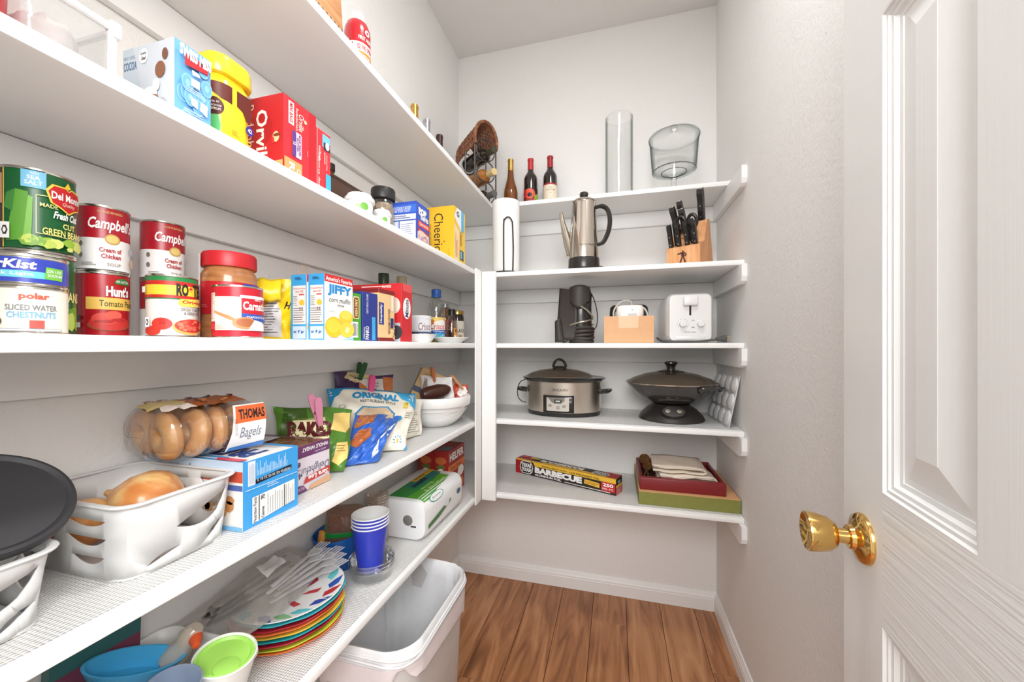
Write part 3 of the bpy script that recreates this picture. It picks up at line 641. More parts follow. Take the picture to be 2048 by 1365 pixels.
# ------------------------------------------------------------------ second highest left shelf
z = ZS['B'] + 0.0005
redp = M('red_plastic', (206, 36, 42), rough=0.3, coat=0.3)
t = thing('red_canister', 'red plastic canister cut off by the left picture edge', 'canister', (-0.625, 0.215, z))
MB().lathe([(0, 0), (.034, 0), (.037, .003), (.040, .085), (.039, .09), (0, .09)], redp, seg=36).build('canister_body', t)
MB().lathe([(0, .0885), (.042, .0885), (.0425, .1), (.04, .104), (0, .105)], redp, seg=36).build('lid', t)
# clear bin with white corner frame, a white bag inside
t = thing('clear_bin', 'clear plastic bin with a white rim frame and bagged food inside', 'bin', (-0.636, 0.284, z))
bx, by, bh = 0.058, 0.036, 0.074
cl = thin('frosted_plastic', (232, 232, 232), fac=.14, haze=0.2, hazergb=(222, 220, 218), rough=.12, bump=.3, edge=.25)
mb = MB(); mb.loft([[(x, y, zz) for x, y in rrect(2 * bx * k, 2 * by * k, .008, 4)] for zz, k in ((0.001, .93), (.004, .96), (bh - .006, 1.0))], cl, cap1=False); mb.build('bin_body', t)
fr = M('white_plastic_frame', (238, 238, 236), rough=.35)
mb = MB()
for zz in (bh - .004,):
    ring = [(x, y, zz) for x, y in rrect(2 * bx + .004, 2 * by + .004, .007, 4)]; mb.tube(ring, .0042, fr, seg=8, closed=True)
mb.build('rim_frame', t)
for sx, sy in ((1, 1), (-1, 1)): MB().box(sx * bx * .98 - .0035, sx * bx * .98 + .0035, sy * by * .98 - .0035, sy * by * .98 + .0035, 0, bh, fr, bev=.0015).build('corner_post', t)
MB().box(bx - .006, bx + .006, by - .005, by + .006, bh - .014, bh + .004, fr, bev=.002).build('corner_cap', t)
tag(MB().grid(lambda u, v: (-.636 + .046 * math.sin(PI * v) ** .7 * math.cos(2 * PI * u), .284 + .026 * math.sin(PI * v) ** .7 * math.sin(2 * PI * u), z + .006 + .058 * (1 - math.cos(PI * v)) / 2 + .003 * math.sin(9 * u * 6.28)), 28, 12, M('white_food_bag', (232, 222, 218), rough=.5, var=.1, scale=40, bump=.4), closed_u=True).build('food_bag'), 'white bagged food inside the clear bin', 'bag')
# cocoa
c = Carton('cocoa_box', 'pale blue hot cocoa carton beside the yellow tub', 'box', -0.673, -0.575, 0.384, 0.432, z, z + 0.111, (216, 218, 220))
p = c.near(); p.rect(0, 0, 1, 1, (206, 212, 218)).poly([(0, 0), (.5, 0), (.2, 1), (0, 1)], (196, 208, 216)).text('NEXT LEVEL', .02, .86, .25, .9, (120, 140, 170), .005).text('COCOA', .02, .72, .28, .83, (80, 110, 150), .015).ell(.42, .86, .085, .095, (246, 246, 246)).text('Quality', .36, .87, .48, .91, (60, 60, 60), .02, .2).text('Seal', .38, .81, .47, .855, (60, 60, 60), .02, .2)
p.ell(.84, .82, .055, .07, (120, 78, 56)).ell(.75, .64, .095, .1, (138, 88, 60)).ell(.68, .46, .07, .08, (240, 238, 236)).ell(.55, .36, .15, .09, (242, 238, 234)).rect(.42, .02, .72, .3, (196, 170, 146)).ell(.57, .3, .16, .05, (150, 110, 84)).ell(.28, .36, .06, .06, (196, 130, 70)).ell(.8, .16, .09, .12, (180, 180, 184)).ell(.8, .16, .06, .09, (214, 214, 218)); p.build(c.t)
p = c.aisle(); p.rect(0, 0, 1, 1, (112, 172, 222))
for i in range(9):
    a, b, rr = random.Random(i).uniform(.1, .9), random.Random(i + 40).uniform(.05, .9), .11
    p.ell(a, b, rr * 1.5, rr, (136, 190, 232)).ell(a, b, rr * 1.2, rr * .8, (112, 172, 222)).ell(a, b, rr * .6, rr * .4, (140, 194, 234))
p.poly([(.2, .72), (.85, .76), (.85, .88), (.2, .86)], (190, 40, 50)).text('SWISS MISS', .06, .82, .95, .965, W_, .05, .1, bow=-.1).rect(.36, .5, .6, .6, W_).poly([(.4, .64), (.62, .66), (.58, .7), (.38, .7)], W_).lines(.2, .4, .8, .47, 3, (220, 236, 246), .25).poly([(.36, .26), (.54, .24), (.54, .34), (.34, .36)], W_).poly([(.6, .24), (.8, .2), (.82, .34), (.62, .36)], W_).lines(.15, .1, .85, .19, 3, (220, 236, 246), .25).ell(.5, .05, .05, .03, W_); p.build(c.t)
# yellow chocolate powder tub
t = thing('drink_powder_tub', 'yellow drink powder tub with yellow lid and brown label band', 'tub', (-0.650, 0.500, z))
yt = M('yellow_tub', (248, 214, 40), rough=.22, coat=.4, var=.02)
def sq(w, d, r, zz): return [(x, y, zz) for x, y in rrect(w, d, r, 6)]
tw, td = .082, .066
MB().loft([sq(tw - .006, td - .006, .02, 0), sq(tw, td, .022, .004), sq(tw, td, .022, .124), sq(tw - .006, td - .006, .02, .128), sq(tw - .008, td - .008, .02, .14)], yt).build('tub_body', t, smooth=50)
MB().loft([sq(tw + .007, td + .007, .024, .134), sq(tw + .009, td + .009, .025, .137), sq(tw + .007, td + .007, .024, .158), sq(tw + .003, td + .003, .022, .164), sq(tw - .008, td - .008, .018, .167)], yt).build('lid', t, smooth=50)
def tubmap(u, v, l):   # runs round the near side (u<0) over the rounded corner to the aisle side (u>0), u in metres
    r = .022; q = PI * r / 4; ax, ay = tw / 2, td / 2
    if u < -q: return Vector((ax - r + (u + q), -ay - l, v))
    if u > q: return Vector((ax + l, -ay + r + (u - q), v))
    a = -PI / 2 + (u + q) / (2 * q) * PI / 2
    return Vector((ax - r + (r + l) * math.cos(a), -ay + r + (r + l) * math.sin(a), v))
p = Print(lambda u, v, l: tubmap(u + .017, v, l), step=.003); br = (98, 34, 24)
p.poly([(-.055, .118), (.004, .118), (.004, .090), (-.012, .092), (-.03, .104), (-.055, .106)], br).poly([(.012, .118), (.038, .118), (.038, .08), (.03, .074), (.022, .088), (.012, .092)], br).ell(-.022, .078, .0135, .0145, (86, 24, 24)).text('PICK IT', -.030, .083, -.015, .086, W_, .02).text('DELICIOUS', -.032, .077, -.012, .080, W_, .02).text('IN SYRUP!', -.031, .071, -.013, .075, W_, .02)
p.poly([(-.05, .062), (-.016, .064), (-.013, .05), (-.015, .02), (-.022, .01), (-.05, .008)], (96, 200, 120)).poly([(-.05, .036), (-.02, .034), (-.014, .03), (-.015, .02), (-.022, .01), (-.05, .008)], (54, 168, 60)).ell(.034, .062, .007, .008, (54, 44, 140)).text('42', .030, .059, .038, .066, W_, .03).lines(.002, .040, .016, .05, 3, (160, 130, 30), .3).lines(.002, .022, .016, .034, 3, (120, 96, 30), .4).lines(.026, .02, .036, .044, 5, (230, 190, 40), .3)
p.build(t)
# popcorn
c = Carton('popcorn_box', 'big red popcorn carton beside the yellow tub', 'box', -0.662, -0.575, 0.5605, 0.638, z, z + 0.148, (188, 32, 44))
p = c.near(); p.rect(0, 0, 1, 1, (186, 30, 42)).ell(.42, .6, .3, .2, (170, 24, 36)).text('Orville', .3, .08, .6, .84, (246, 238, 226), .02, .0, rot=270).text('Redenbacher', .06, .0, .24, .92, (246, 238, 226), .0, 0, rot=270).ell(.82, .48, .085, .065, (236, 190, 150)).ell(.84, .5, .09, .02, (120, 60, 40)).ell(.75, .44, .03, .04, (200, 50, 50)).poly([(.55, 0), (1, 0), (1, .19), (.6, .18)], (230, 160, 104)).text('POP', .66, .02, .95, .12, W_, .02); p.build(c.t)
p = c.aisle(); p.rect(0, 0, .78, 1, (206, 46, 56)).rect(.78, 0, 1, 1, (196, 30, 42)).rect(.14, .68, .3, .96, W_).text('MINI BAGS', .17, .7, .27, .94, (190, 30, 44), .03, rot=270).text('Orville', .44, .66, .6, .88, (246, 238, 226), .0, rot=270).text('Redenbachers', .35, .64, .42, .92, (246, 238, 226), .0, rot=270).ell(.64, .82, .05, .025, (240, 200, 160)).rrect(.24, .3, .52, .62, .03, (226, 196, 214)).rrect(.24, .3, .35, .62, .03, (96, 62, 140)).text('MOVIE THEATER', .43, .34, .49, .6, (110, 60, 130), .015, rot=270).text('BUTTER', .37, .38, .42, .55, (110, 60, 130), .015, rot=270).text('12', .26, .44, .33, .48, W_, .03, rot=270)
p.rect(0, 0, .52, .24, (232, 160, 100)).text('RE', .14, .02, .3, .2, W_, .03, rot=270).text('Ori', .36, .02, .48, .16, W_, .0, rot=270).lines(.68, .3, .7, .55, 1, (236, 150, 150), .3, 0); p.build(c.t)
c = Carton('cookie_mix_box', 'slim red baking mix carton behind the popcorn carton', 'box', -0.645, -0.5755, 0.6395, 0.6795, z, z + 0.131, (212, 52, 60))
p = c.aisle(); p.rect(.42, .76, .95, .96, (120, 196, 226)).rect(.5, .72, .95, .84, (60, 50, 66)).ell(.76, .8, .14, .06, W_).text('Betty Crocker', .1, .06, .26, .62, W_, .005, .2, rot=90).text('Delights', .12, .52, .3, .74, W_, .005, .2, rot=90).text('SUPREME', .52, .5, .6, .68, W_, .01, rot=90).text('Original Cheesecake', .66, .42, .74, .66, W_, .01, rot=90).rect(.62, .1, .98, .36, (70, 180, 230)).rect(.02, .0, .06, 1, (236, 150, 150)); p.build(c.t)
# brown pan with a dark bottle behind
t = thing('roasting_pan', 'dark brown roasting pan behind the white tubs', 'pan', (-0.690, 0.862, z))
bm_ = M('brown_enamel', (84, 58, 46), rough=.45)
MB().loft([sq(.06, .17, .02, 0), sq(.066, .185, .024, .01), sq(.072, .205, .03, .098), sq(.08, .215, .03, .102), sq(.08, .215, .03, .1045), sq(.07, .203, .03, .101), sq(.06, .18, .022, .012)], bm_).build('pan_body', t)
lathe_thing('syrup_bottle', 'tall dark amber bottle peeking out behind the red cartons', 'bottle', (-0.770, 0.905, z), [('bottle_body', [(0, 0), (.03, 0), (.032, .004), (.032, .11), (.022, .15), (.013, .17), (.012, .185), (0, .185)], M('amber_glass', (70, 36, 14), rough=.1, coat=.5)), ('cap', [(0, .182), (.0145, .182), (.0145, .2), (0, .201)], M('black_cap'))])
# white tubs with leaf print
def tub(lb, x, y, r, h):
    t = thing('yogurt_tub', lb, 'tub', (x, y, z), 0, 'white plastic tubs')
    MB().lathe([(0, 0), (r * .8, 0), (r * .84, .003), (r * .95, h * .72), (0, h * .72)], M('white_tub', (238, 238, 234), rough=.3), seg=40).build('tub_body', t)
    MB().lathe([(0, h * .7), (r * 1.02, h * .7), (r * 1.06, h * .74), (r * 1.06, h * .84), (r * 1.0, h * .88), (r * .9, h * .93), (r * .86, h), (r * .8, h * .97), (0, h * .97)], M('white_tub_lid', (240, 240, 238), rough=.3), seg=40).build('lid', t)
    p = Print(can_map(r * .93, seen_from(x, y), h * .1, h * .5), step=8); p.ell(20, .7, 18, .3, (110, 170, 70)).ell(-10, .6, 14, .2, (150, 190, 110)); p.build(t)
    pp = Print(lambda u, v, l: Vector((u, v, h * .975 + l))); pp.ell(-r * .2, -r * .1, r * .3, r * .12, (150, 190, 130), rot=30); pp.build(t, 'lid_print')
tub('wider white tub with leaf print beside the brown pan', -0.603, 0.812, 0.033, 0.060)
tub('smaller white tub with leaf print under the spice jar', -0.597, 0.895, 0.0235, 0.050)
t = thing('spice_jar', 'clear jar of brown seasoning with black lid', 'jar', (-0.672, 1.012, z))
t.location = (-0.676, 1.020, z)
MB().lathe([(0, 0.002), (.030, .002), (.031, .006), (.0315, .105), (.029, .118), (0, .118)], rampmat('brown_seasoning', [(.3, (110, 84, 62)), (.5, (176, 150, 124)), (.75, (220, 204, 184))], nscale=260, rough=.8, bump=.4), seg=36).build('seasoning', t)
MB().shell([(.031, 0), (.0335, .003), (.0338, .07), (.0325, .074), (.0338, .078), (.0338, .112), (.031, .124), (.029, .128), (.029, .136)], clearp, seg=36).build('jar_body', t)
MB().lathe([(0, .132), (.0345, .132), (.035, .137), (.0348, .160), (.033, .164), (0, .1645)], M('black_lid', (40, 38, 36), rough=.42), seg=120, fn=lambda a, zz: 1.0 + (0.012 if (.136 < zz < .161 and int(a / (2 * PI) * 120 + .5) % 2) else 0)).build('lid', t)
p = Print(can_map(.0341, seen_from(-.676, 1.02), .006, .06), step=8); p.rect(-88, 0, 88, .8, (238, 236, 232)).blobs(20, .05, 85, .7, 8, 10, [(190, 40, 46), (120, 30, 40), (90, 160, 70)], 3, .012); p.build(t)
c = Carton('toaster_pastry_box', 'blue toaster pastry carton beside the yellow cereal', 'box', -0.665, -0.575, 1.039, 1.122, z, z + 0.129, (52, 86, 190))
p = c.near(); p.rect(0, .0, 1, 1, (50, 84, 186)).rect(.02, .74, .98, .93, (60, 110, 210)).text('DELICIOUSLY GOOD', .08, .83, .8, .89, W_, .01).text('WAY TOO TASTY', .1, .76, .78, .82, W_, .01).rect(.02, .58, .98, .71, (214, 220, 232)).lines(.06, .6, .8, .69, 2, (90, 100, 150), .4).rect(.02, .04, .34, .55, (200, 208, 228)).text('BEFORE', .05, .3, .3, .38, (50, 84, 186), .02).rect(.38, .04, .98, .55, (222, 226, 234)).lines(.42, .08, .92, .5, 9, (120, 130, 170), .25, .4); p.build(c.t)
p = c.aisle(); p.text('POP', .14, .73, .75, .9, W_, .08, -.1).text('Tarts', .22, .62, .9, .76, W_, .08, -.1).rect(.1, .44, 1, .58, (214, 60, 60)).text('FROSTED', .3, .48, .9, .54, W_, .02).ell(.26, .51, .1, .05, (240, 150, 130)).rect(.05, .0, .92, .36, (236, 206, 190)).poly([(.05, .3), (.3, .38), (.92, .3), (.92, .36), (.05, .4)], (190, 50, 50)).blobs(.08, .02, .9, .32, 26, .05, [(250, 236, 226), (220, 170, 160), (190, 150, 200)], 2, .6); p.build(c.t)
MB().box(-.04, .04, -.038, .038, .1285, .1295, M('black_shadow_card', (44, 40, 44), rough=.7)).build('open_top_shade', c.t, smooth=0)  # black sheet on the closed carton top, coloured as the shade inside an open box
c = Carton('cereal_box', 'yellow oat cereal carton with black lettering', 'box', -0.672, -0.560, 1.282, 1.386, z, z + 0.200, (246, 196, 50))
p = c.near(); p.rect(0, 0, 1, 1, (244, 190, 44)).text('Cheerios', .3, .1, .62, .88, (50, 34, 24), .0, 0, rot=270).text('100% WHOLE GRAIN OATS', .12, .02, .2, .7, (120, 80, 30), .0, rot=270).ell(.66, .36, .04, .02, (200, 140, 40)).lines(.78, .02, .86, .25, 2, (210, 150, 30), .3, rot=True); p.build(c.t)
p = c.aisle(); p.rect(0, 0, 1, 1, (248, 200, 60)).poly([(0, .0), (.42, .06), (.46, .6), (0, .7)], (250, 222, 170)).poly([(0, .82), (.25, 1), (.88, 1), (.88, .62), (.62, .62), (.3, .72)], (244, 246, 248)).rect(.62, .62, .88, 1, (90, 182, 226)).text('G', .2, .84, .44, .94, (50, 60, 110), .04).text('Cheerios', .52, .34, .72, .6, (50, 34, 24), .0, rot=270).lines(.1, .1, .3, .55, 3, (226, 130, 100), .35, .4, rot=True).rect(.5, .08, .84, .26, (50, 60, 66)).rect(.54, .1, .66, .24, (120, 200, 220)).rect(.72, .1, .8, .24, (60, 120, 180)); p.build(c.t)

# ------------------------------------------------------------------ top left shelf
z = ZS['A'] + 0.0005
t = thing('serving_rack', 'wire rack holding wooden boards at the top picture edge', 'rack', (-0.60, 0.665, z))
wo = rampmat('pale_wood', [(.3, (190, 130, 84)), (.7, (222, 166, 116))], scale=(40, 3, 40), nscale=3, rough=.5)
for i, (x, m) in enumerate(((.0, wo), (.016, M('grey_board', (206, 204, 200))), (.03, wo))):
    MB().box(x - .004, x + .004, -.045, .045, .006, .2, m, bev=.002, T=Matrix.Rotation(R(6), 4, 'X')).build('board', t)
wire = M('chrome_wire', (170, 168, 164), rough=.25, metal=1.0)
mb = MB()
pts = []
for i in range(25): pts.append((.045, -.07 + i * .0055, .004 + (.012 if i % 2 else 0)))
mb.tube(pts, .0015, wire, seg=6); mb.tube([(-.02, -.07, .003), (.045, -.07, .003), (.045, .065, .003), (-.02, .065, .003)], .002, wire, seg=6, closed=True)
mb.build('wire_frame', t)
t = thing('fire_spray_can', 'red and orange fire extinguishing spray can with white cap', 'spray can', (-0.603, 0.803, z))
t.scale = (.93, .93, .86)
MB().lathe([(0, 0), (.031, 0), (.0325, .003), (.0325, .115), (.031, .13), (.026, .145), (.019, .153), (.014, .156), (0, .156)], M('red_enamel', (200, 34, 44), rough=.22, coat=.4), seg=44).build('can_body', t)
MB().lathe([(0, .154), (.0165, .154), (.0165, .172), (.015, .177), (.012, .179), (0, .179)], M('white_cap', (240, 238, 236), rough=.35), seg=32).build('cap', t)
p = Print(can_map(.0326, seen_from(-.603, .803), 0, .12), step=8); p.rect(-92, .0, 92, .46, (240, 140, 40)).rect(-92, .46, 92, .66, (236, 232, 228)).rect(-92, 0, 92, .06, (120, 40, 20)).text('EZ FIRE SPRAY', 0, .5, 80, .61, (196, 36, 40), .02).text('STOPS', 22, .3, 62, .39, W_, .02).text('FIRES FAST', 10, .18, 80, .27, W_, .02).text('FIRST ALERT', 4, .72, 74, .81, W_, .02).ell(44, .93, 12, .07, W_).ell(44, .93, 5, .03, (200, 34, 44)); p.build(t)
# wine bottles standing by the wall (only necks show over the shelf edge)
def wine(lb, x, y, z, capm, glass, h=.268, r=.034, group='wine bottles', style='bordeaux', labelfn=None):
    t = thing('wine_bottle', lb, 'bottle', (x, y, z), 0, group); k = h / .30
    if style == 'bordeaux': pr = [(0, .002), (r - .004, 0), (r, .004), (r, .185 * k), (r * .92, .2 * k), (r * .62, .218 * k), (.0145, .232 * k), (.0135, .24 * k), (.0135, .298 * k), (0, .3 * k)]
    else: pr = [(0, .002), (r - .004, 0), (r, .004), (r, .115 * k), (r * .93, .135 * k), (r * .72, .165 * k), (r * .5, .195 * k), (.0145, .225 * k), (.0135, .24 * k), (.0135, .298 * k), (0, .3 * k)]
    MB().lathe(pr, glass, seg=40).build('bottle_body', t)
    MB().lathe([(.0142, .238 * k), (.0142, .288 * k), (.0155, .289 * k), (.0155, .296 * k), (.0142, .2975 * k), (.0142, .301 * k), (0, .302 * k)], capm, seg=32).build('capsule', t)
    if labelfn: labelfn(t, r, k)
    return t
goldc = M('gold_capsule', (206, 160, 84), rough=.3, metal=.7); silvc = M('silver_capsule', (190, 190, 196), rough=.3, metal=.8); darkc = M('brown_capsule', (64, 36, 26), rough=.35)
darkg = M('dark_wine_glass', (38, 30, 24), rough=.07, coat=.6); redg = M('red_wine_glass', (44, 16, 16), rough=.07, coat=.6); ambg = M('amber_wine_glass', (120, 66, 22), rough=.08, coat=.6)
wine('wine bottle with gold capsule standing behind the top left shelf edge', -0.74, 1.322, z, goldc, redg)
wine('wine bottle with silver capsule standing behind the top left shelf edge', -0.74, 1.421, z, silvc, darkg)
wine('wine bottle with dark brown capsule standing behind the top left shelf edge', -0.74, 1.538, z, darkc, darkg)
# ------------------------------------------------------------------ second lowest left shelf
z = ZS['D'] + LZ
basketm = M('white_basket_plastic', (220, 219, 217), rough=.38, var=.015)
def leaf(u0, v0, u1, v1, bulge, n=10):
    """leaf outline between two tips"""
    pts = []
    du, dv = u1 - u0, v1 - v0
    for i in range(n + 1):
        t = i / n; w = bulge * math.sin(PI * t); pts.append((u0 + du * t - dv * w, v0 + dv * t + du * w))
    for i in range(n - 1, 0, -1):
        t = i / n; w = -bulge * 0.25 * math.sin(PI * t); pts.append((u0 + du * t - dv * w, v0 + dv * t + du * w))
    return pts
def moon(u0, v0, u1, v1, cu, cv, n=12):
    """half-moon: straight chord between two tips, belly pulled to a control point"""
    pts = [(u0 + (u1 - u0) * i / n, v0 + (v1 - v0) * i / n) for i in range(n)]
    for i in range(n, 0, -1):
        t = i / n; pts.append(((1 - t) ** 2 * u0 + 2 * t * (1 - t) * cu + t * t * u1, (1 - t) ** 2 * v0 + 2 * t * (1 - t) * cv + t * t * v1))
    return pts[:n] + [(u1, v1)] + pts[n + 1:]
def holed_wall(W, Hh, holes, stepu):
    bm = bmesh.new(); es = []
    n = max(2, int(W / stepu))
    outer = [(W * i / n, 0) for i in range(n)] + [(W, Hh * i / 4) for i in range(4)] + [(W - W * i / n, Hh) for i in range(n)] + [(0, Hh - Hh * i / 4) for i in range(4)]
    for loop in [outer] + holes:
        vs = [bm.verts.new((a, b, 0)) for a, b in loop]
        for i in range(len(vs)): es.append(bm.edges.new((vs[i], vs[(i + 1) % len(vs)])))
    bmesh.ops.triangle_fill(bm, use_beauty=True, use_dissolve=False, edges=es, normal=(0, 0, 1))
    bm.verts.index_update()
    out = ([(v.co.x, v.co.y) for v in bm.verts], [[v.index for v in f.verts] for f in bm.faces]); bm.free(); return out
def make_basket(label, loc, wx, wy, hh, rz=0.0):
    """tapered open basket with leaf-shaped openings in its four walls; wx, wy = rim size"""
    t = thing('storage_basket', label, 'basket', loc, rz, 'white plastic baskets')
    tp = 0.91; rc = .024
    def pt(side, a, v, W):                       # a along wall (0..1), v height 0..1
        k = tp + (1 - tp) * v; hx, hy = wx / 2 * k, wy / 2 * k
        q = (a - .5) * 2
        bow = 0.004 * (1 - q * q)
        if side == 0: p = (hx + bow, q * hy)
        elif side == 1: p = (-q * hx, hy + bow)
        elif side == 2: p = (-hx - bow, -q * hy)
        else: p = (q * hx, -hy - bow)
        # round the corners
        x, y = p; cxx, cyy = hx - rc, hy - rc
        if abs(x) > cxx and abs(y) > cyy:
            dx, dy = abs(x) - cxx, abs(y) - cyy; l = math.hypot(dx, dy) or 1; mx_ = max(dx, dy)
            s_ = rc / l * 1.0 if l > rc else 1.0
            x = math.copysign(cxx + dx * s_, x); y = math.copysign(cyy + dy * s_, y)
        return (x, y, .002 + v * (hh - .002))
    mb = MB()
    for side in range(4):
        W = (wy if side in (0, 2) else wx); 
        if side in (0, 2): holes = [moon(.40 * W, .50 * hh, .92 * W, .84 * hh, .80 * W, .18 * hh), moon(.72 * W, .10 * hh, .95 * W, .34 * hh, .74 * W, .34 * hh), moon(.16 * W, .08 * hh, .46 * W, .20 * hh, .26 * W, .24 * hh)]
        else: holes = [moon(.48 * W, .82 * hh, .86 * W, .80 * hh, .72 * W, .60 * hh), moon(.50 * W, .58 * hh, .86 * W, .56 * hh, .70 * W, .30 * hh), moon(.54 * W, .30 * hh, .84 * W, .30 * hh, .70 * W, .06 * hh), moon(.10 * W, .84 * hh, .38 * W, .84 * hh, .20 * W, .40 * hh), moon(.14 * W, .42 * hh, .40 * W, .50 * hh, .30 * W, .12 * hh)]
        vs, fs = holed_wall(W, hh, holes, .006)
        mb.add([pt(side, a / W, b / hh, W) for a, b in vs], fs, basketm)
    o = mb.build('basket_wall', t, smooth=28, normals=True, solid=.0022)
    MB().prism(rrect(wx * tp, wy * tp, rc * .9, 4), 0, .003, basketm).build('basket_floor', t)
    path = [(x, y, hh) for x, y in rrect(wx + .004, wy + .004, rc, 6)]
    MB().tube(path, .0042, basketm, seg=8, closed=True, flat=.6).build('rim', t)
    return t
make_basket('white plastic basket holding onions with leaf-shaped openings', (-0.692, 0.408, z), .214, .148, .098)
make_basket('white plastic basket under the black lidded canister', (-0.690, 0.205, z), .206, .150, .080)
# canister lying tilted in the nearer basket
t = thing('canister', 'tilted canister with a round black lid lying in the basket', 'canister', (-0.640, 0.246, 1.030), rot=(0, R(40), 0))
blk = M('black_matte_lid', (50, 50, 53), rough=.55, var=.08)
MB().lathe([(0, -.012), (.066, -.012), (.069, -.008), (.069, -.002), (.0675, .001), (.064, .0022), (.061, .0005), (.0595, -.001), (0, -.0012)], blk, seg=64).build('lid', t)
MB().lathe([(0, -.085), (.04, -.085), (.045, -.08), (.056, -.012), (0, -.012)], M('grey_canister', (220, 220, 216), rough=.4), seg=48).build('canister_body', t)
# onions
onm = rampmat('onion_skin', [(.3, (206, 112, 50)), (.45, (226, 150, 84)), (.56, (240, 196, 130)), (.72, (246, 230, 186))], scale=(1.2, 1.2, .5), nscale=11, detail=5, rough=.28, distort=1.2, bump=.06, coat=.25)
rootm = M('dry_root', (170, 120, 70), rough=.8)
def onion(lb, loc, r, rot):
    t = thing('onion', lb, 'onion', loc, rot=rot, group='yellow onions')
    MB().lathe([(0, -r * .92), (r * .2, -r * .9), (r * .62, -r * .7), (r * .93, -r * .3), (r, .0), (r * .93, r * .38), (r * .66, r * .74), (r * .32, r * .98), (r * .14, r * 1.12), (r * .09, r * 1.25), (0, r * 1.3)], onm, seg=36, fn=lambda a, zz: 1 + .02 * math.sin(3 * a) + .012 * math.sin(7 * a + 2)).build('bulb', t, smooth=60)
    MB().lathe([(0, -r * .99), (r * .1, -r * .97), (r * .16, -r * .9), (0, -r * .88)], rootm, seg=12).build('root', t)
onion('large yellow onion nearer the cracker carton', (-0.688, 0.424, z + .062), .046, (R(70), R(20), R(-70)))
onion('yellow onion partly hidden by the black lid', (-0.742, 0.378, z + .044), .034, (R(80), R(-15), R(60)))
# cracker carton, lying down
c = Carton('cracker_box', 'blue and white cracker carton lying beside the onion basket', 'box', -0.800, -0.580, 0.487, 0.598, z, z + 0.1115, (240, 238, 234))
p = c.aisle(); bl = (62, 158, 224); p.rect(0, 0, 1, 1, bl).rect(.08, .62, .2, .98, (226, 232, 238)).lines(.09, .64, .19, .97, 8, (150, 160, 180), .3, .2, rot=True)
for i in range(22): p.rect(.22 + i * .026, .74, .232 + i * .026, .74 + .06 + .16 * random.Random(i).random(), (186, 222, 244)); p.l -= 1
p.up(); p.poly([(.2, .62), (.86, .66), (.86, .73), (.2, .69)], (24, 28, 44)).text('09SEP26 KE 30 05 22 01 3', .23, .655, .84, .695, (220, 226, 230), .01, rot=180).lines(.4, .5, .62, .56, 2, (226, 240, 250), .3)
p.poly([(.14, .05), (.92, .12), (.92, .47), (.14, .44)], (240, 240, 236)).text('Nutrition Facts', .16, .06, .21, .43, (20, 20, 20), .02, rot=90).rect(.245, .07, .26, .44, (20, 20, 20)).text('Calories', .29, .08, .34, .25, (20, 20, 20), .02, rot=90).text('70', .28, .36, .35, .43, (20, 20, 20), .02, rot=90).lines(.38, .1, .9, .44, 12, (150, 150, 150), .2, .3, rot=True).rect(.7, .1, .715, .45, (20, 20, 20)).lines(.02, .55, .96, .6, 1, (190, 222, 244), .25, 0)
p.build(c.t)
p = c.near(); p.rect(0, 0, 1, 1, (240, 236, 230)).rect(0, .86, 1, 1, (200, 220, 240)).rect(.6, .7, 1, .86, (206, 84, 60)).rect(.6, .58, 1, .66, (80, 104, 170)).blobs(.6, .03, 1.0, .55, 12, .05, [(214, 160, 104), (196, 134, 82), (230, 184, 130)], 3, 1.8).text('Original', .14, .76, .5, .92, (60, 60, 70), .0, .3).text('PREM', .05, .3, .55, .62, (38, 52, 84), .06)
p.rect(0, 0, 1, .06, (120, 180, 222)); p.build(c.t)
p = c.top(); p.rect(0, 0, .06, 1, bl).rect(.9, 0, 1, 1, bl).rect(.06, .86, .9, 1, bl).text('PREMIUM', .2, .1, .64, .95, (44, 66, 130), .05, rot=90).rect(.1, .22, .16, .9, bl).poly([(.0, .03), (.12, .02), (.1, .3), (.0, .26)], (220, 70, 90)).lines(.75, .1, .88, .7, 3, (180, 190, 210), .3, rot=True); p.build(c.t)
# bagels in their film bag on the cracker carton
zb = z + 0.1125
bagm = rampmat('bagel_crust', [(.25, (186, 116, 62)), (.5, (224, 166, 106)), (.8, (244, 206, 154))], nscale=22, detail=5, rough=.4, bump=.1, coat=.15)
bt = thing('bagel_bag', 'clear film bag of bagels with orange and white label', 'bag', (-0.715, 0.512, zb), rz=R(-14))
def bagel_mesh():
    mb = MB(); N, Mv = 28, 14
    mb.grid(lambda u, v: ((.0235 + .0165 * math.cos(2 * PI * v)) * math.cos(2 * PI * u) * 1.0, .0135 * math.sin(2 * PI * v), (.0235 + .0165 * math.cos(2 * PI * v)) * math.sin(2 * PI * u)), N, Mv, bagm, closed_u=True)
    return mb
first = None
k = 0
LBB = ['lowest row', 'upper row']
for row in range(2):
    for i in range(4):
        lo = Matrix.Translation((-0.715, 0.512, zb)) @ Matrix.Rotation(R(-14), 4, 'Z') @ Vector((.034 - .069 * row + (.004 if i % 2 else -.003), -.052 + i * .0335, .0425))
        if first is None: o = bagel_mesh().build('bagel', smooth=60); first = o
        else: o = first.copy(); COL.objects.link(o)
        o.location = lo; o.rotation_euler = (R(6 * (-1) ** i), R(40 * i), R(-14 + 4 * row))
        tag(o, '%s bagel in the %s of the film bag' % (['first', 'second', 'third', 'last'][i], ['aisle-side row', 'wall-side row'][row]), 'bagel', 'bagels in the film bag')
film = thin('bag_film', (246, 246, 246), fac=.16, rough=.1, bump=.5, bscale=40, edge=.35)
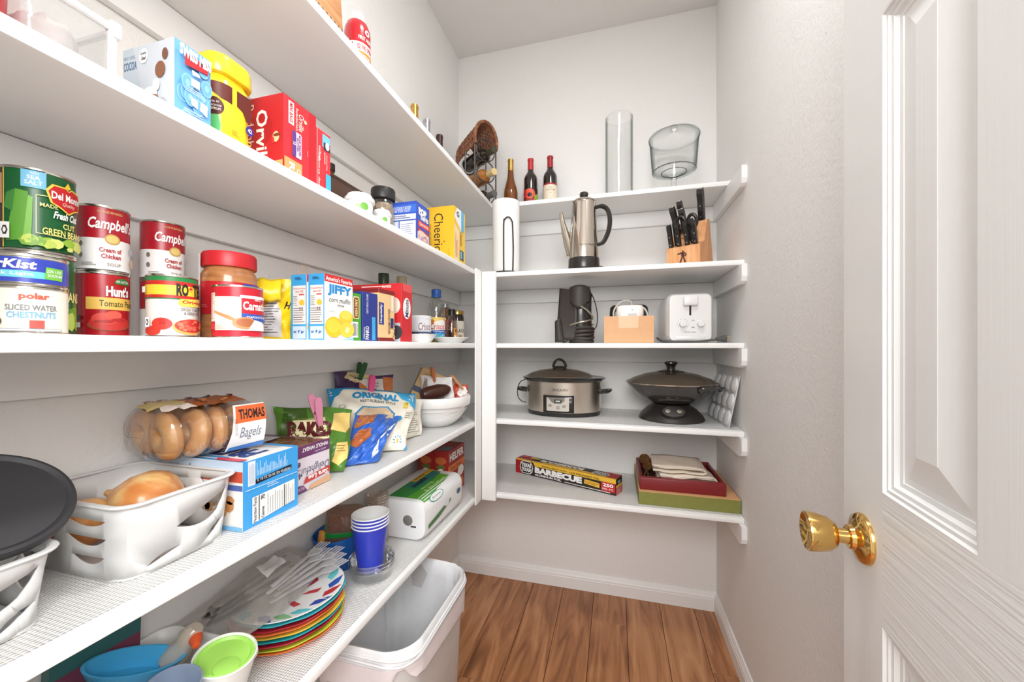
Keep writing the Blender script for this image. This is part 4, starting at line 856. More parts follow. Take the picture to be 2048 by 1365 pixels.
def filmf(u, v):
    a = 2 * PI * u; q = 2 * v - 1
    s_ = (1 - abs(q) ** 5) ** .5
    w = .0015 * math.sin(9 * q * 3 + 4 * a) + .001 * math.sin(23 * q + 9 * a)
    sx = .076 * (abs(math.cos(a)) ** .7) * math.copysign(1, math.cos(a)); sz = .0455 * (abs(math.sin(a)) ** .7) * math.copysign(1, math.sin(a))
    k_ = s_ * 1.02 + .02
    return (sx * k_ + w, q * .088, .0455 + sz * min(1, k_) + (w if sz > 0 else 0))
MB().grid(filmf, 44, 26, film, closed_u=True).build('film', bt, smooth=70)
p = Print(lambda u, v, l: Vector((.0795 + l - .010 * (2 * v - 1) ** 2, -.012 + u * .088, .006 + v * .078)), stepv=.1)     # aisle side label
p.poly([(.28, .0), (.98, .0), (1, 1), (.42, 1), (.36, .4)], (240, 238, 236)).poly([(.42, .6), (1, .62), (1, .98), (.46, .97)], (226, 106, 50)).text('THOMAS', .5, .68, .98, .9, (40, 22, 18), .03, .1).text('Bagels', .5, .2, .9, .5, (120, 130, 150), .0, .3).poly([(.3, 0), (.98, 0), (.98, .12), (.34, .08)], (80, 130, 200))
p.build(bt)
p = Print(lambda u, v, l: Vector(filmf(.135 + .23 * v, .08 + .84 * u)) + Vector((0, 0, l * 2 + .0020)), step=.06, stepv=.08)     # print on top
p.poly([(.0, .3), (.35, .25), (.4, .8), (.05, .85)], (236, 212, 140)).poly([(.3, .1), (.9, .12), (.95, .7), (.35, .75)], (176, 96, 44)).rect(.45, .55, .68, .85, (44, 116, 186)).text('Bl', .5, .6, .62, .8, W_, .05).text('MADE WITH', .08, .6, .3, .72, (150, 70, 40), .02).poly([(.06, 0), (.36, .02), (.3, .2), (.08, .24)], (240, 226, 214)).blobs(.36, .14, .9, .7, 12, .03, [(120, 58, 24), (206, 130, 70)], 4, 1.2)
p.build(bt, 'top_print')
# bread loaf in bag
t = thing('bread_loaf', 'sliced wheat bread loaf in purple and white bag', 'bread', (-0.710, 0.672, z))
crust = rampmat('bread_crust', [(.3, (112, 62, 34)), (.55, (156, 94, 58)), (.75, (190, 130, 88))], nscale=60, rough=.75, bump=.3); crumb = M('bread_crumb', (214, 170, 118), rough=.9, bump=.5, bscale=300)
def slice_prof(w, hh): return [(-w, .004), (-w + .004, 0), (w - .004, 0), (w, .004), (w, hh * .72), (w + .004, hh * .86), (w - .004, hh * .97), (0, hh), (-w + .004, hh * .97), (-w - .004, hh * .86), (-w, hh * .72)]
n = 11; zt = .0955
MB().loft([[(-.085 + .174 * i / n, y, zz) for y, zz in slice_prof(.0535 * (1 - .02 * (i % 2)), zt * (1 - .008 * (i % 2)))] for i in range(n + 1)], crust).build('loaf', t, smooth=30, normals=True)
MB().add([(.0895, y, zz) for y, zz in slice_prof(.05, zt - .004)], [list(range(11))], crumb).build('end_slice', t, smooth=0)
film2 = thin('bread_film', (244, 242, 244), fac=.14, rough=.1, bump=.4, edge=.3)
MB().loft([[(-.088, y, zz) for y, zz in slice_prof(.0555, zt + .0015)], [(.0905, y, zz) for y, zz in slice_prof(.0555, zt + .0015)], [(.0915, y * .98, zz * .98 + .001) for y, zz in slice_prof(.0555, zt + .0015)]], film2, cap0=False).build('film', t, smooth=40)
MB().grid(lambda u, v: (-.088 - .012 * u - .0 * v, (-.05 + .1 * v) * (1 - .5 * u), .05 + .045 * math.sin(PI * v) * (1 - u) + .02 * u), 6, 10, film2).build('gathered_end', t)
p = Print(lambda u, v, l: Vector((.0918 + l, -.054 + u * .108, .001 + v * .094)))
p.rect(0, 0, 1, 1, (222, 212, 220)).rect(0, .74, 1, 1, (108, 56, 104)).text('WHOLE WHEAT', .28, .86, .96, .95, W_, .02, rot=180).text('MADE WITH', .6, .78, .9, .82, (220, 200, 220), .01, rot=180).text('Delightful', .26, .34, .98, .56, (74, 62, 96), -.005, .1, rot=180).text('45', .08, .3, .28, .44, (74, 62, 96), -.003, rot=180).text('8g', .06, .56, .24, .7, (96, 50, 96), .03, rot=180).lines(.1, .48, .24, .52, 1, (150, 120, 150), .5).poly([(.3, .16), (1, .22), (1, .36), (.36, .3)], (196, 64, 62)).text('Sara Lee', .42, .2, .94, .31, W_, .03, .1, rot=180).poly([(0, .0), (.4, .0), (.3, .14), (0, .2)], (108, 56, 104)).text('MULTI-GRAIN', .04, .05, .32, .12, (220, 190, 220), .01, rot=180).poly([(.4, 0), (1, 0), (1, .16), (.5, .1)], (214, 168, 130))
p.build(t)
p = Print(lambda u, v, l: Vector((-.08 + u * .168, .04 - v * .09, .0985 + l + .0004)))
p.poly([(.0, .35), (.45, .25), (.5, .95), (.0, 1)], (206, 200, 206)).poly([(.0, .2), (.9, .12), (.9, .16), (.0, .3)], (108, 56, 104)).lines(.08, .5, .4, .85, 5, (120, 110, 120), .25).rect(.22, .82, .32, .94, (206, 150, 100)); p.build(t, 'top_print')
# ---- pillow bags
def bilerp(c, u, v):
    a = c[3].lerp(c[2], u); b = c[0].lerp(c[1], u); return a.lerp(b, v)     # corners TL,TR,BR,BL ; v up
def pillow_bag(name, label, corners, bulge, mat, seed=1, wob=.004, group='snack bags', back=None, sag=.0):
    C = [Vector(c) for c in corners]; rd = random.Random(seed); ph = [rd.random() * 6.28 for _ in range(8)]
    N = ((C[1] - C[0]).cross(C[0] - C[3])).normalized()      # towards the viewer for TL,TR,BR,BL seen upright
    N = -N if N.dot(Vector((.5, -1, .2))) < 0 else N
    t = thing(name, label, 'bag', tuple((C[2] + C[3]) / 2), 0, group); O = Vector(t.location)
    def surf(u, v, side, l=0.0):
        env = (math.sin(PI * min(max(u, 0), 1)) ** .55) * (math.sin(PI * min(max(v, 0), 1)) ** .6)
        edge = min(1, 12 * min(u, 1 - u, v, 1 - v)) if 0 < u < 1 and 0 < v < 1 else 0
        w = wob * (math.sin(6 * u + 5 * v + ph[0]) + .7 * math.sin(11 * u - 9 * v + ph[1]) + .5 * math.sin(19 * v + 13 * u + ph[2]) + .35 * math.sin(31 * u - 23 * v + ph[3]))
        w += wob * .9 * (abs(math.sin(8 * u + 6 * v + ph[5])) - .6) + wob * .6 * (abs(math.sin(13 * v - 7 * u + ph[6])) - .6)
        fl = .003 * math.sin(14 * u + ph[4]) * (1 - edge)
        p = bilerp(C, u, v) + N * (side * bulge * env + w * edge + fl + l * side)
        p += (C[1] - C[0]) * (.022 * math.sin(7 * v + ph[7]) * (2 * u - 1)) + (C[0] - C[3]) * (.025 * math.sin(5.5 * u + ph[3]) * v)
        return p - O
    mb = MB(); nu, nv = 26, 26
    mb.grid(lambda u, v: surf(u, v, 1), nu, nv, mat); mb.grid(lambda u, v: surf(1 - u, v, -1), nu, nv, back or mat)
    mb.build('bag_body', t, smooth=70, normals=False)
    return t, Print(lambda u, v, l: surf(u, v, 1, l + .0005), step=.045, stepv=.045)
zc_ = ZS['C'] + .0012
ybm = M('yellow_foil', (242, 206, 28), rough=.3, var=.05, scale=20, bump=.35, bscale=45)
t, p = pillow_bag('snack_bag', 'crumpled yellow snack bag standing between peanut butter and muffin mix', [(-.748, .598, zc_ + .126), (-.655, .668, zc_ + .124), (-.655, .658, zc_), (-.745, .600, zc_)], .016, ybm, 21, .004)
p.poly([(.46, .06), (.86, .04), (.84, .42), (.7, .72), (.56, .5)], (206, 204, 206)).lines(.52, .1, .8, .6, 12, (96, 96, 96), .35, .4).text('P', .5, .76, .66, .92, (60, 40, 60), .0, .3).text('H', .86, .5, .96, .62, (40, 30, 30), .03, .3)
p.build(t)
MB().grid(lambda u, v: (.012 + .030 * u + .010 * math.sin(2.4 * v), -.018 + .028 * u - .014 * math.sin(2.4 * v), .122 - .045 * v + .002 * math.sin(u * 9)), 10, 8, ybm).build('folded_top', t, smooth=70, solid=.0006)
g1 = M('green_bag', (84, 132, 46), rough=.32, var=.12, scale=25, bump=.25, bscale=60)
t, p = pillow_bag('chip_bag', 'green baked chip bag closed with a pale pink clothespin', [(-.783, .728, 1.056), (-.668, .872, 1.026), (-.616, .778, .8985), (-.750, .738, .8985)], .026, g1, 3, .006)
p.poly([(.0, .5), (.12, 1), (.4, 1), (.35, .5)], (62, 92, 30)).poly([(.14, .55), (.2, .8), (.62, .84), (.66, .52), (.5, .44)], (238, 228, 180)).text('BAKED', .12, .54, .72, .78, (92, 30, 30), .08, .05).text('NOT FRIED', .26, .44, .58, .5, (50, 50, 40), .02).poly([(.7, .64), (.76, .9), (.98, .94), (1, .7), (.9, .6)], (240, 208, 124)).poly([(.72, .16), (.76, .44), (.94, .46), (.98, .2), (.84, .1)], (240, 208, 124)).lines(.76, .3, .92, .42, 3, (150, 110, 40), .3).poly([(.1, .02), (.5, .0), (.5, .3), (.2, .4)], (236, 200, 110)).lines(.25, .8, .6, .84, 2, (120, 140, 60), .4)
p.build(t)
b1 = M('blue_bag', (52, 104, 196), rough=.28, var=.12, scale=25, bump=.35, bscale=50)
t, p = pillow_bag('chip_bag', 'crumpled blue chip bag with orange wavy chips', [(-.690, .915, 1.006), (-.628, 1.030, .985), (-.590, .862, .8985), (-.655, .805, .8985)], .030, b1, 8, .008)
p.poly([(.02, .7), (.1, 1), (.42, .98), (.36, .72)], (206, 130, 76)).poly([(.0, .38), (.1, .62), (.36, .64), (.42, .42), (.2, .28)], (196, 112, 60)).lines(.04, .72, .38, .98, 6, (170, 92, 50), .3, .1).lines(.04, .4, .36, .6, 5, (160, 84, 44), .3, .2).poly([(.66, .2), (.72, .42), (.8, .1), (.74, .05)], (226, 232, 240)).poly([(.72, .42), (.96, .8), (.98, .78), (.76, .4)], (220, 228, 240)).blobs(.84, .5, .97, .75, 5, .02, [(230, 236, 244)], 2)
p.build(t)
o1 = M('cream_bag', (236, 230, 214), rough=.35, var=.04, scale=20, bump=.2, bscale=50)
t, p = pillow_bag('chip_bag', 'cream and teal tortilla chip bag closed with a bright pink clothespin', [(-.792, .915, 1.076), (-.640, 1.150, 1.042), (-.578, .985, .8985), (-.705, .915, .8985)], .028, o1, 5, .005)
te = (36, 140, 190)
p.poly([(0, .7), (0, 1), (1, 1), (1, .96), (.16, .97), (.1, .88), (.05, .84)], te).poly([(.72, .97), (1, .97), (1, .66), (.92, .72), (.8, .84)], (66, 172, 222)).text('ORIGINAL', .24, .8, .76, .92, te, .06, .15).text('RESTAURANT STYLE', .3, .735, .72, .78, (90, 92, 96), .02, .15).poly([(.16, .3), (.18, .55), (.3, .66), (.62, .68), (.7, .56), (.66, .3)], te).poly([(.18, .3), (.2, .54), (.31, .64), (.61, .66), (.68, .55), (.64, .3)], (206, 180, 150)).poly([(.5, .4), (.6, .64), (.67, .55), (.64, .34)], (226, 200, 160)).ell(.09, .68, .03, .03, (150, 150, 150)).ell(.09, .68, .022, .022, (236, 230, 214)).rect(.8, .68, .87, .78, (228, 206, 90)).ell(.84, .75, .018, .022, (60, 50, 40)).poly([(.74, .5), (.78, .54), (.82, .5), (.78, .44)], te).lines(.84, .5, .96, .62, 4, (130, 130, 130), .25)
for i in range(7):
    a = R(-20 + i * 37); p.ell(.8 + .06 * math.cos(a), .14 + .07 * math.sin(a), .02, .008, (40, 150, 190), 10, rot=-20 + i * 37); p.l -= 1
p.up(); p.ell(.8, .14, .02, .03, (230, 180, 80)).poly([(.93, 0), (1, 0), (1, .08)], te); p.build(t)
t, p = pillow_bag('chip_bag', 'plain cream bag back with small print beside the white bowl', [(-.700, 1.03, 1.05), (-.640, 1.185, 1.015), (-.632, 1.168, .8985), (-.66, 1.05, .8985)], .014, o1, 9, .003)
p.lines(.45, .1, .9, .75, 12, (110, 110, 110), .2, .5); p.build(t)
pu = M('purple_bag', (62, 38, 84), rough=.32, var=.1, bump=.3, bscale=60)
t, p = pillow_bag('chip_bag', 'purple and white snack bag behind the tortilla chips with green clip', [(-.800, .955, 1.115), (-.735, 1.170, 1.098), (-.735, 1.150, .8985), (-.800, .965, .8985)], .012, pu, 12, .006)
p.poly([(.14, .92), (.2, 1), (.55, 1), (.55, .9), (.3, .86)], (226, 206, 150)).text('GRUTEN', .24, .93, .5, .97, (60, 50, 60), .01, rot=180).poly([(.36, .6), (.36, .93), (.8, .95), (.86, .6)], (232, 226, 220)).poly([(.36, .6), (.36, .88), (.48, .8), (.5, .6)], (220, 126, 60)).lines(.52, .66, .78, .9, 5, (60, 60, 60), .25, .3).poly([(.8, .98), (1, .94), (1, .6), (.86, .6)], (206, 120, 66)); p.build(t)
# clothespins
def clothespin(label, loc, rgb, rot, L=.07, plastic=True, open_=9):
    t = thing('clothespin', label, 'clothespin', loc, rot=rot, group='clothespins'); m = M('pin_%d_%d_%d' % tuple(rgb), rgb, rough=.4, var=.05)
    for s in (1, -1):
        w = .0082 if plastic else .0055
        outline = [(-w * .7, 0), (w * .7, 0), (w * .8, L * .3), (w, L * .6), (w * .95, L * .9), (w * .6, L), (-w * .6, L), (-w * .95, L * .9), (-w, L * .6), (-w * .8, L * .3)]
        T = Matrix.Translation((0, s * .0022, 0)) @ Matrix.Rotation(R(-s * open_), 4, 'X') @ Matrix.Rotation(R(90), 4, 'X')
        MB().prism(outline, -.002, .002, m, T=T).build('jaw', t, smooth=0)
    MB().tube([(-.008, 0, L * .42), (-.004, .006, L * .44), (.004, .006, L * .44), (.008, 0, L * .42), (.004, -.006, L * .44), (-.004, -.006, L * .44)], .0011, M('steel_spring', (150, 148, 146), rough=.3, metal=1.0), seg=6, closed=True).build('spring', t)
    return t
clothespin('pale pink clothespin on the green chip bag', (-.688, .777, 1.004), (232, 150, 180), (R(8), R(-14), R(64)), .078, open_=13)
clothespin('bright pink clothespin on the tortilla chip bag', (-.722, 1.022, 1.032), (220, 76, 130), (R(4), R(4), R(48)), .075, open_=6)
clothespin('green clothespin on the purple snack bag', (-.772, 1.035, 1.083), (44, 98, 52), (R(0), R(12), R(66)), .064, open_=14)
# white bowl of packets
t = thing('mixing_bowl', 'large white ceramic bowl filled with packets', 'bowl', (-.668, 1.352, z))
MB().lathe([(0, .003), (.050, .003), (.052, 0), (.060, .002), (.085, .022), (.104, .05), (.112, .074), (.113, .076), (.1215, .078), (.1245, .083), (.1255, .108), (.123, .1135), (.117, .114), (.113, .108), (.105, .07), (.085, .03), (.055, .012), (0, .010)], china, seg=64).build('bowl_body', t)
mb = MB()
for i in range(7): mb.tube([(( .0915 + .0036 * i) * math.cos(a), (.0915 + .0036 * i) * math.sin(a), .031 + .0055 * i) for a in [2 * PI * j / 56 for j in range(56)]], .0009, china, seg=5, closed=True)
r_ = mb.build('throwing_rings', t); r_['kind'] = 'stuff'
t.scale = (1.07, 1.07, 1.0)
c = Carton('sugar_box', 'tan sugar carton tilted in the white bowl', 'box', -.79, -.745, 1.25, 1.365, 1.0, 1.14, (216, 178, 122)); c.t.rotation_euler = (R(-26), R(-10), R(-52)); c.t.location = (-.730, 1.350, .962)
p = c.aisle(); p.text('Domino', .2, .62, .9, .82, (44, 36, 40), .04, .1).ell(.5, .84, .35, .06, (190, 140, 80)).rect(0, .3, 1, .45, (60, 70, 110)); p.build(c.t)
p = c.near(); p.rect(.3, 0, .7, 1, (44, 56, 90)); p.build(c.t)
tag(MB().lathe([(0, 0), (.020, .002), (.026, .02), (.027, .07), (.020, .1), (.010, .115), (0, .118)], M('chocolate_brown', (70, 36, 26), rough=.3), seg=28).build('syrup_bottle', loc=(-.675, 1.255, 1.018), rot=(R(-82), 0, R(-38))), 'brown syrup bottle lying at the rim of the white bowl', 'bottle')
t, p = pillow_bag('sugar_bag', 'white sugar bag in the bowl with a wooden clothespin', [(-.712, 1.315, 1.082), (-.606, 1.372, 1.076), (-.596, 1.370, .945), (-.702, 1.320, .945)], .018, M('white_paper_bag', (228, 224, 220), rough=.55, bump=.2), 4, .003, group=None)
p.poly([(.0, .6), (.12, .96), (.2, .9), (.14, .5)], (150, 140, 130)).rrect(.2, .52, .42, .68, .02, (70, 62, 60)).text('C&H', .23, .56, .39, .64, (190, 180, 170), .02).text('FINE', .42, .42, .68, .52, (206, 120, 136), .02).text('GRANULATED', .4, .3, .96, .38, (190, 110, 126), .01); p.build(t)
t, p = pillow_bag('snack_packet', 'small red and white packet at the right of the bowl', [(-.618, 1.405, 1.048), (-.575, 1.455, 1.038), (-.570, 1.44, .97), (-.618, 1.395, .97)], .010, M('red_packet', (196, 74, 54), rough=.3, bump=.3), 6, .004, group=None)
p.poly([(.2, .5), (.4, .95), (.8, .9), (.9, .5), (.5, .3)], (238, 232, 228)); p.build(t)
wp = (190, 108, 64)
clothespin('brown wooden clothespin on the white sugar bag', (-.659, 1.338, 1.030), wp, (R(2), R(-12), R(48)), .088, plastic=False, open_=4)
clothespin('wooden clothespin leaning at the right rim of the bowl', (-.585, 1.425, 1.025), (196, 140, 96), (R(0), R(-42), R(48)), .075, plastic=False, open_=4)
# ------------------------------------------------------------------ lowest left shelf
z = ZS['E'] + LZ
# white bin of drinking things
t = thing('storage_bin', 'white open bin of plastic cups and toys at the bottom left', 'bin', (-.690, .395, z))
bw, bd, bh = .222, .262, .086
def ringz(k, zz, r=.03): return [(x, y, zz) for x, y in rrect(bw * k, bd * k, r, 6)]
MB().loft([ringz(.84, .0), ringz(.86, .002), ringz(.98, bh), ringz(1.0, bh + .003), ringz(1.02, bh + .002), ringz(1.02, bh + .0045), ringz(.99, bh + .006), ringz(.96, bh), ringz(.84, .004)], M('white_bin_plastic', (226, 225, 222), rough=.4)).build('bin_body', t, smooth=40)
dk = M('slot_shade', (92, 96, 96), rough=.8)
for i in range(3): MB().box(-.02 + .03 * i, .0 + .03 * i, .1185, .1195, .03, .042, dk).build('slot', t, smooth=0)  # solid plates, no openings: the shade of the slots is painted on as dark grey
def cupthing(label, loc, r0, r1, h, m, lidm=None, rot=None, cat='cup', name='plastic_cup', liddrop=.0):
    t = thing(name, label, cat, loc, rot=rot)
    MB().lathe([(0, 0), (r0, 0), (r0 + .001, .002), (r1, h), (r1 - .002, h + .001), (r1 - .003, h - .001), (r0 - .002, .004), (0, .004)], m, seg=48).build('cup_body', t)
    if lidm:
        MB().lathe([(0, h - .006), (r1 - .004, h - .006), (r1 - .0035, h - .003), (r1 - .007, h - .001), (r1 - .010, h - .0045), (0, h - .0045)], lidm, seg=48).build('lid', t)
        MB().lathe([(0, h - .0046), (.018, h - .0046), (.018, h - .0028), (.0165, h - .002), (0, h - .002)], lidm, seg=32, c=(.018, -.012, 0)).build('lid_button', t)
    return t
cupthing('white cup with a lime green inset lid', (-.627, .478, z + .006), .030, .0435, .108, M('white_cup', (236, 236, 230), rough=.3), M('lime_lid', (164, 220, 96), rough=.4), rot=(0, R(12), 0))
cupthing('translucent bluish beaker in front of the lime lidded cup', (-.624, .400, z + .006), .025, .034, .125, thin('bluish_plastic', (176, 196, 222), fac=.14, haze=.35, hazergb=(190, 204, 224)), rot=(0, R(10), 0))
t = thing('sippy_lid', 'bright blue boat-shaped plastic dish in the bin', 'dish', (-.738, .424, z + .080), rot=(R(8), R(16), R(50)))
cy_ = M('cyan_plastic', (64, 164, 214), rough=.4)
def boat(k, zz): return [(.058 * k * math.cos(a) * (1 if math.cos(a) < 0 else 1.12), .030 * k * math.sin(a), zz) for a in [2 * PI * i / 32 for i in range(32)]]
MB().loft([boat(.6, 0), boat(.72, .004), boat(1.0, .034), boat(1.02, .036), boat(.94, .036), boat(.66, .008)], cy_).build('dish_body', t, smooth=50)
t = thing('plastic_toy', 'orange plastic oval tray with a magenta handle in the bin', 'toy', (-.744, .345, z + .098), rot=(R(6), R(16), R(62)))
MB().loft([[(.05 * k * math.cos(a), .034 * k * math.sin(a), zz) for a in [2 * PI * i / 32 for i in range(32)]] for k, zz in ((.9, 0), (1, .003), (1.02, .012), (.95, .016), (.4, .016))], M('orange_plastic', (206, 146, 54), rough=.45)).build('tray', t, smooth=45)
MB().tube(smoothpath([(-.03, -.005, .018), (-.01, -.012, .02), (.015, -.002, .021), (.034, .012, .019)], 5), .008, M('magenta_plastic', (176, 66, 100), rough=.45), seg=10, flat=.6).build('handle', t)
c = Carton('card_box', 'dark teal and maroon flat box at the back of the bin', 'box', -.806, -.788, .36, .47, z + .012, z + .150, (60, 110, 110)); c.t.rotation_euler = (0, R(3), 0)
p = c.aisle(); p.rect(0, 0, 1, .8, (120, 60, 84)).rect(0, .8, 1, 1, (52, 104, 104)); p.build(c.t)
t = thing('squeeze_bottle', 'small clear squeeze bottle with orange cap in the bin', 'bottle', (-.720, .470, z + .072), rot=(R(-20), R(30), 0))
MB().lathe([(0, 0), (.013, .001), (.0195, .01), (.019, .03), (.015, .042), (.018, .052), (.014, .064), (.010, .07), (0, .07)], thin('cloudy_plastic', (236, 230, 220), fac=.15, haze=.5, hazergb=(226, 214, 196)), seg=24).build('bottle_body', t)
MB().lathe([(0, 0), (.010, 0), (.0095, .01), (.005, .026), (0, .027)], M('orange_cap', (226, 92, 44), rough=.35), seg=20, T=Matrix.Translation((.008, 0, .058)) @ Matrix.Rotation(R(75), 4, 'Y') @ Matrix.Rotation(R(40), 4, 'X')).build('cap', t)
tag(MB().grid(lambda u, v: (-.745 + .1 * u, .505 - .03 * v + .006 * math.sin(9 * u), z + .02 + .055 * v + .01 * math.sin(7 * u + 3 * v)), 12, 8, thin('grey_film', (190, 180, 190), fac=.2, haze=.35, hazergb=(150, 140, 150), bump=.4)).build('plastic_bag', smooth=60, solid=.0006), 'crumpled grey plastic bag tucked in the white bin', 'bag')
# wavy plates, nested
px_, py_ = -.688, .688
cols = [((236, 122, 62), 'orange'), ((196, 206, 60), 'lime'), ((190, 40, 60), 'red'), ((40, 170, 184), 'teal'), ((226, 196, 70), 'yellow'), ((238, 128, 70), 'orange'), ((186, 38, 58), 'red'), ((60, 176, 186), 'teal')]
words = ['orange wavy plate at the bottom of the stack', 'lime wavy plate second from the bottom of the stack', 'red wavy plate above the lime plate', 'teal wavy plate above the lower red plate', 'yellow wavy plate in the middle of the stack', 'orange wavy plate above the yellow plate', 'red wavy plate below the topmost teal plate', 'teal wavy plate just under the patterned plate']
def plate_mesh(m, seg=72):
    mb = MB(); mb.lathe([(0, .0008), (.062, .0008), (.068, .0015), (.082, .006), (.108, .0115), (.1085, .0125), (.107, .0132), (.082, .0078), (.068, .0033), (0, .0026)], m, seg=seg, fn=lambda a, zz: 1 + (.018 * math.sin(9 * a) if zz > .005 else 0))
    for i, v in enumerate(mb.v):
        rr = math.hypot(v[0], v[1])
        if rr > .08: a = math.atan2(v[1], v[0]); mb.v[i] = (v[0], v[1], v[2] + .0022 * math.sin(9 * a) * (rr - .08) / .028)
    return mb
for i, ((rgb, nm), lb) in enumerate(zip(cols, words)):
    o = plate_mesh(M('melamine_%d_%d_%d' % rgb, rgb, rough=.3, var=.03)).build('wavy_plate', loc=(px_ + .002 * math.sin(i * 2.1), py_ + .002 * math.cos(i * 1.7), z + .0078 * i), rot=(0, 0, .06 * i))
    tag(o, lb, 'plate', 'stack of wavy plates')
zt_ = z + .0078 * 8 + .0012
t = thing('patterned_plate', 'white plate with blue and red leaf pattern on the plate stack', 'plate', (px_, py_, zt_))
MB().lathe([(0, .0008), (.062, .0008), (.07, .002), (.108, .0105), (.1095, .0115), (.108, .0123), (.07, .0038), (0, .0026)], M('white_melamine', (236, 236, 234), rough=.3), seg=72).build('plate_body', t)
def pmap(u, v, l):     # u = angle in degrees, v = radius in metres on the rim
    zz = .0026 if v < .07 else .0038 + (v - .07) * (.0085 / .038)
    return Vector((v * math.cos(R(u)), v * math.sin(R(u)), zz + l + .0003))
p = Print(pmap, step=6)
for a, rgb in ((-75, (40, 76, 170)), (-35, (96, 204, 214)), (-10, (36, 70, 166)), (12, (190, 40, 50)), (32, (44, 86, 180)), (55, (110, 210, 214)), (-105, (100, 206, 210)), (-130, (206, 60, 60)), (-55, (150, 206, 150))):
    p.poly([(a - 11, .082), (a - 3, .098), (a + 12, .107), (a + 9, .09), (a + 2, .076)], rgb); p.l -= 1
p.up()
for a in (-5, 20): p.poly([(a, .08), (a + 1.5, .1), (a + 3, .1), (a + 2, .08)], W_)
for a in (-40, 15, 60): p.poly([(a - 14, .03), (a + 2, .06), (a + 16, .064), (a + 8, .04)], (190, 60, 70))
p.build(t)
# bag of cutlery lying on the plates
zc = zt_ + .013
t = thing('cutlery_bag', 'clear plastic bag of disposable cutlery lying on the plates', 'bag', (-.700, .685, zc))
bagc = thin('clear_bag', (240, 238, 236), fac=.18, rough=.12, haze=.14, hazergb=(226, 223, 218), bump=.8, bscale=34, edge=.4)
def bagf(side):
    def f(u, v):
        env = (math.sin(PI * u) ** .6) * (math.sin(PI * v) ** .6)
        x = -.098 + .150 * v + .012 * math.sin(5 * u); y = -.165 + .285 * u
        w = .004 * math.sin(13 * u + 9 * v) + .003 * math.sin(29 * u - 11 * v) + .002 * math.sin(40 * v + 9 * u)
        return (x, y, .006 + (.066 * env * (1.1 - .6 * v) + w * env if side > 0 else .001))
    return f
mb = MB(); mb.grid(bagf(1), 40, 26, bagc); mb.grid(bagf(-1), 10, 8, bagc); mb.build('bag_film', t, smooth=70)
p = Print(lambda u, v, l: Vector(bagf(1)(u, v)) + Vector((.0005, 0, .0008 + l)), step=.05, stepv=.05); p.rect(.42, .38, .62, .6, (206, 202, 200)).text('signature', .44, .46, .6, .53, (150, 146, 150), 0, .2); p.build(t)
silver = M('foil_silver', (176, 172, 166), rough=.22, metal=1.0); brown = M('cardboard_brown', (150, 122, 96), rough=.7); clr = thin('clear_cutlery', (240, 240, 242), fac=.3, edge=.5, haze=.3, hazergb=(240, 240, 240))
def cutlery(kind, label, x, y, zz, rz, m, ry=0):
    t = thing('plastic_' + kind, label, kind, (x, y, zz), rot=(0, ry, rz), group='disposable cutlery'); t.scale = (1.35, 1.35, 1.35)
    MB().box(-.003, .003, -.075, .012, 0, .0022, m, bev=.0008).build('handle', t)
    if kind == 'fork':
        MB().loft([[(-.003, .01, 0), (.003, .01, 0), (.003, .01, .002), (-.003, .01, .002)], [(-.010, .026, -.002), (.010, .026, -.002), (.010, .026, 0), (-.010, .026, 0)], [(-.010, .036, -.001), (.010, .036, -.001), (.010, .036, .001), (-.010, .036, .001)]], m).build('head', t, smooth=30)
        for i in range(4): MB().box(-.0098 + i * .0055, -.0068 + i * .0055, .0355, .058, 0, .0016, m, bev=.0004, seg=1).build('tine', t)
    else:
        MB().loft([[(.010 * math.sin(q) ** .8 * s_ + (.0032 if False else 0), .01 + .03 * (1 - math.cos(q)), .001 - .003 * math.sin(q) * (1 - abs(s_))) for s_ in (-1, -.5, 0, .5, 1)] for q in [.15 + 2.8 * i / 10 for i in range(11)]], m, closed=False, cap0=False, cap1=False).build('bowl', t, smooth=60)
for i in range(5):
    cutlery('fork', ['first clear plastic fork in the bag nearest the aisle', 'second clear plastic fork in the cutlery bag', 'third clear plastic fork in the cutlery bag', 'fourth clear plastic fork in the cutlery bag', 'last clear plastic fork in the cutlery bag'][i], -.645 - .010 * i, .715 + .012 * (i % 3), zc + .016 + .0065 * i, R(-12 + 5 * i), clr)
for i in range(4):
    cutlery('spoon', ['silver coated spoon in the bag nearest the forks', 'second silver coated spoon in the cutlery bag', 'third silver coated spoon in the cutlery bag', 'silver coated spoon in the bag nearest the wall'][i], -.700 - .013 * i, .625 + .012 * (i % 2), zc + .018 + .006 * i, R(168 + 6 * i), silver)
# blue flowered pot with wrapped snacks
t = thing('blue_bowl', 'blue plastic bowl embossed with flowers behind the paper cups', 'bowl', (-.742, .925, z))
t.scale = (.98, 1.32, 1.08)
bb = M('deep_blue_plastic', (28, 92, 170), rough=.35)
MB().lathe([(0, 0), (.048, 0), (.050, .003), (.066, .078), (.068, .082), (.0685, .086), (.066, .087), (.063, .082), (.048, .006), (0, .005)], bb, seg=56).build('bowl_body', t)
bd_ = (18, 62, 128)
p = Print(lambda u, v, l: Vector(((.0505 + .0205 * v + l) * math.cos(R(seen_from(-.742, .925) + u)), (.0505 + .0205 * v + l) * math.sin(R(seen_from(-.742, .925) + u)), .004 + v * .08)), step=7)
for uc in (-64, -8, 44):
    for i in range(6): p.ell(uc + 8.5 * math.cos(R(i * 60 + 30)), .66 + .095 * math.sin(R(i * 60 + 30)), 6.5, .035, bd_, 10, rot=0); p.l -= 1
p.up(); p.build(t, 'flower_relief')
t = thing('snack_packet', 'wrapped cracker sleeve with green band standing in the blue bowl', 'packet', (-.742, .915, z + .035), rot=(R(14), R(6), R(40)))
t.scale = (1.35, 1.1, 1.15)
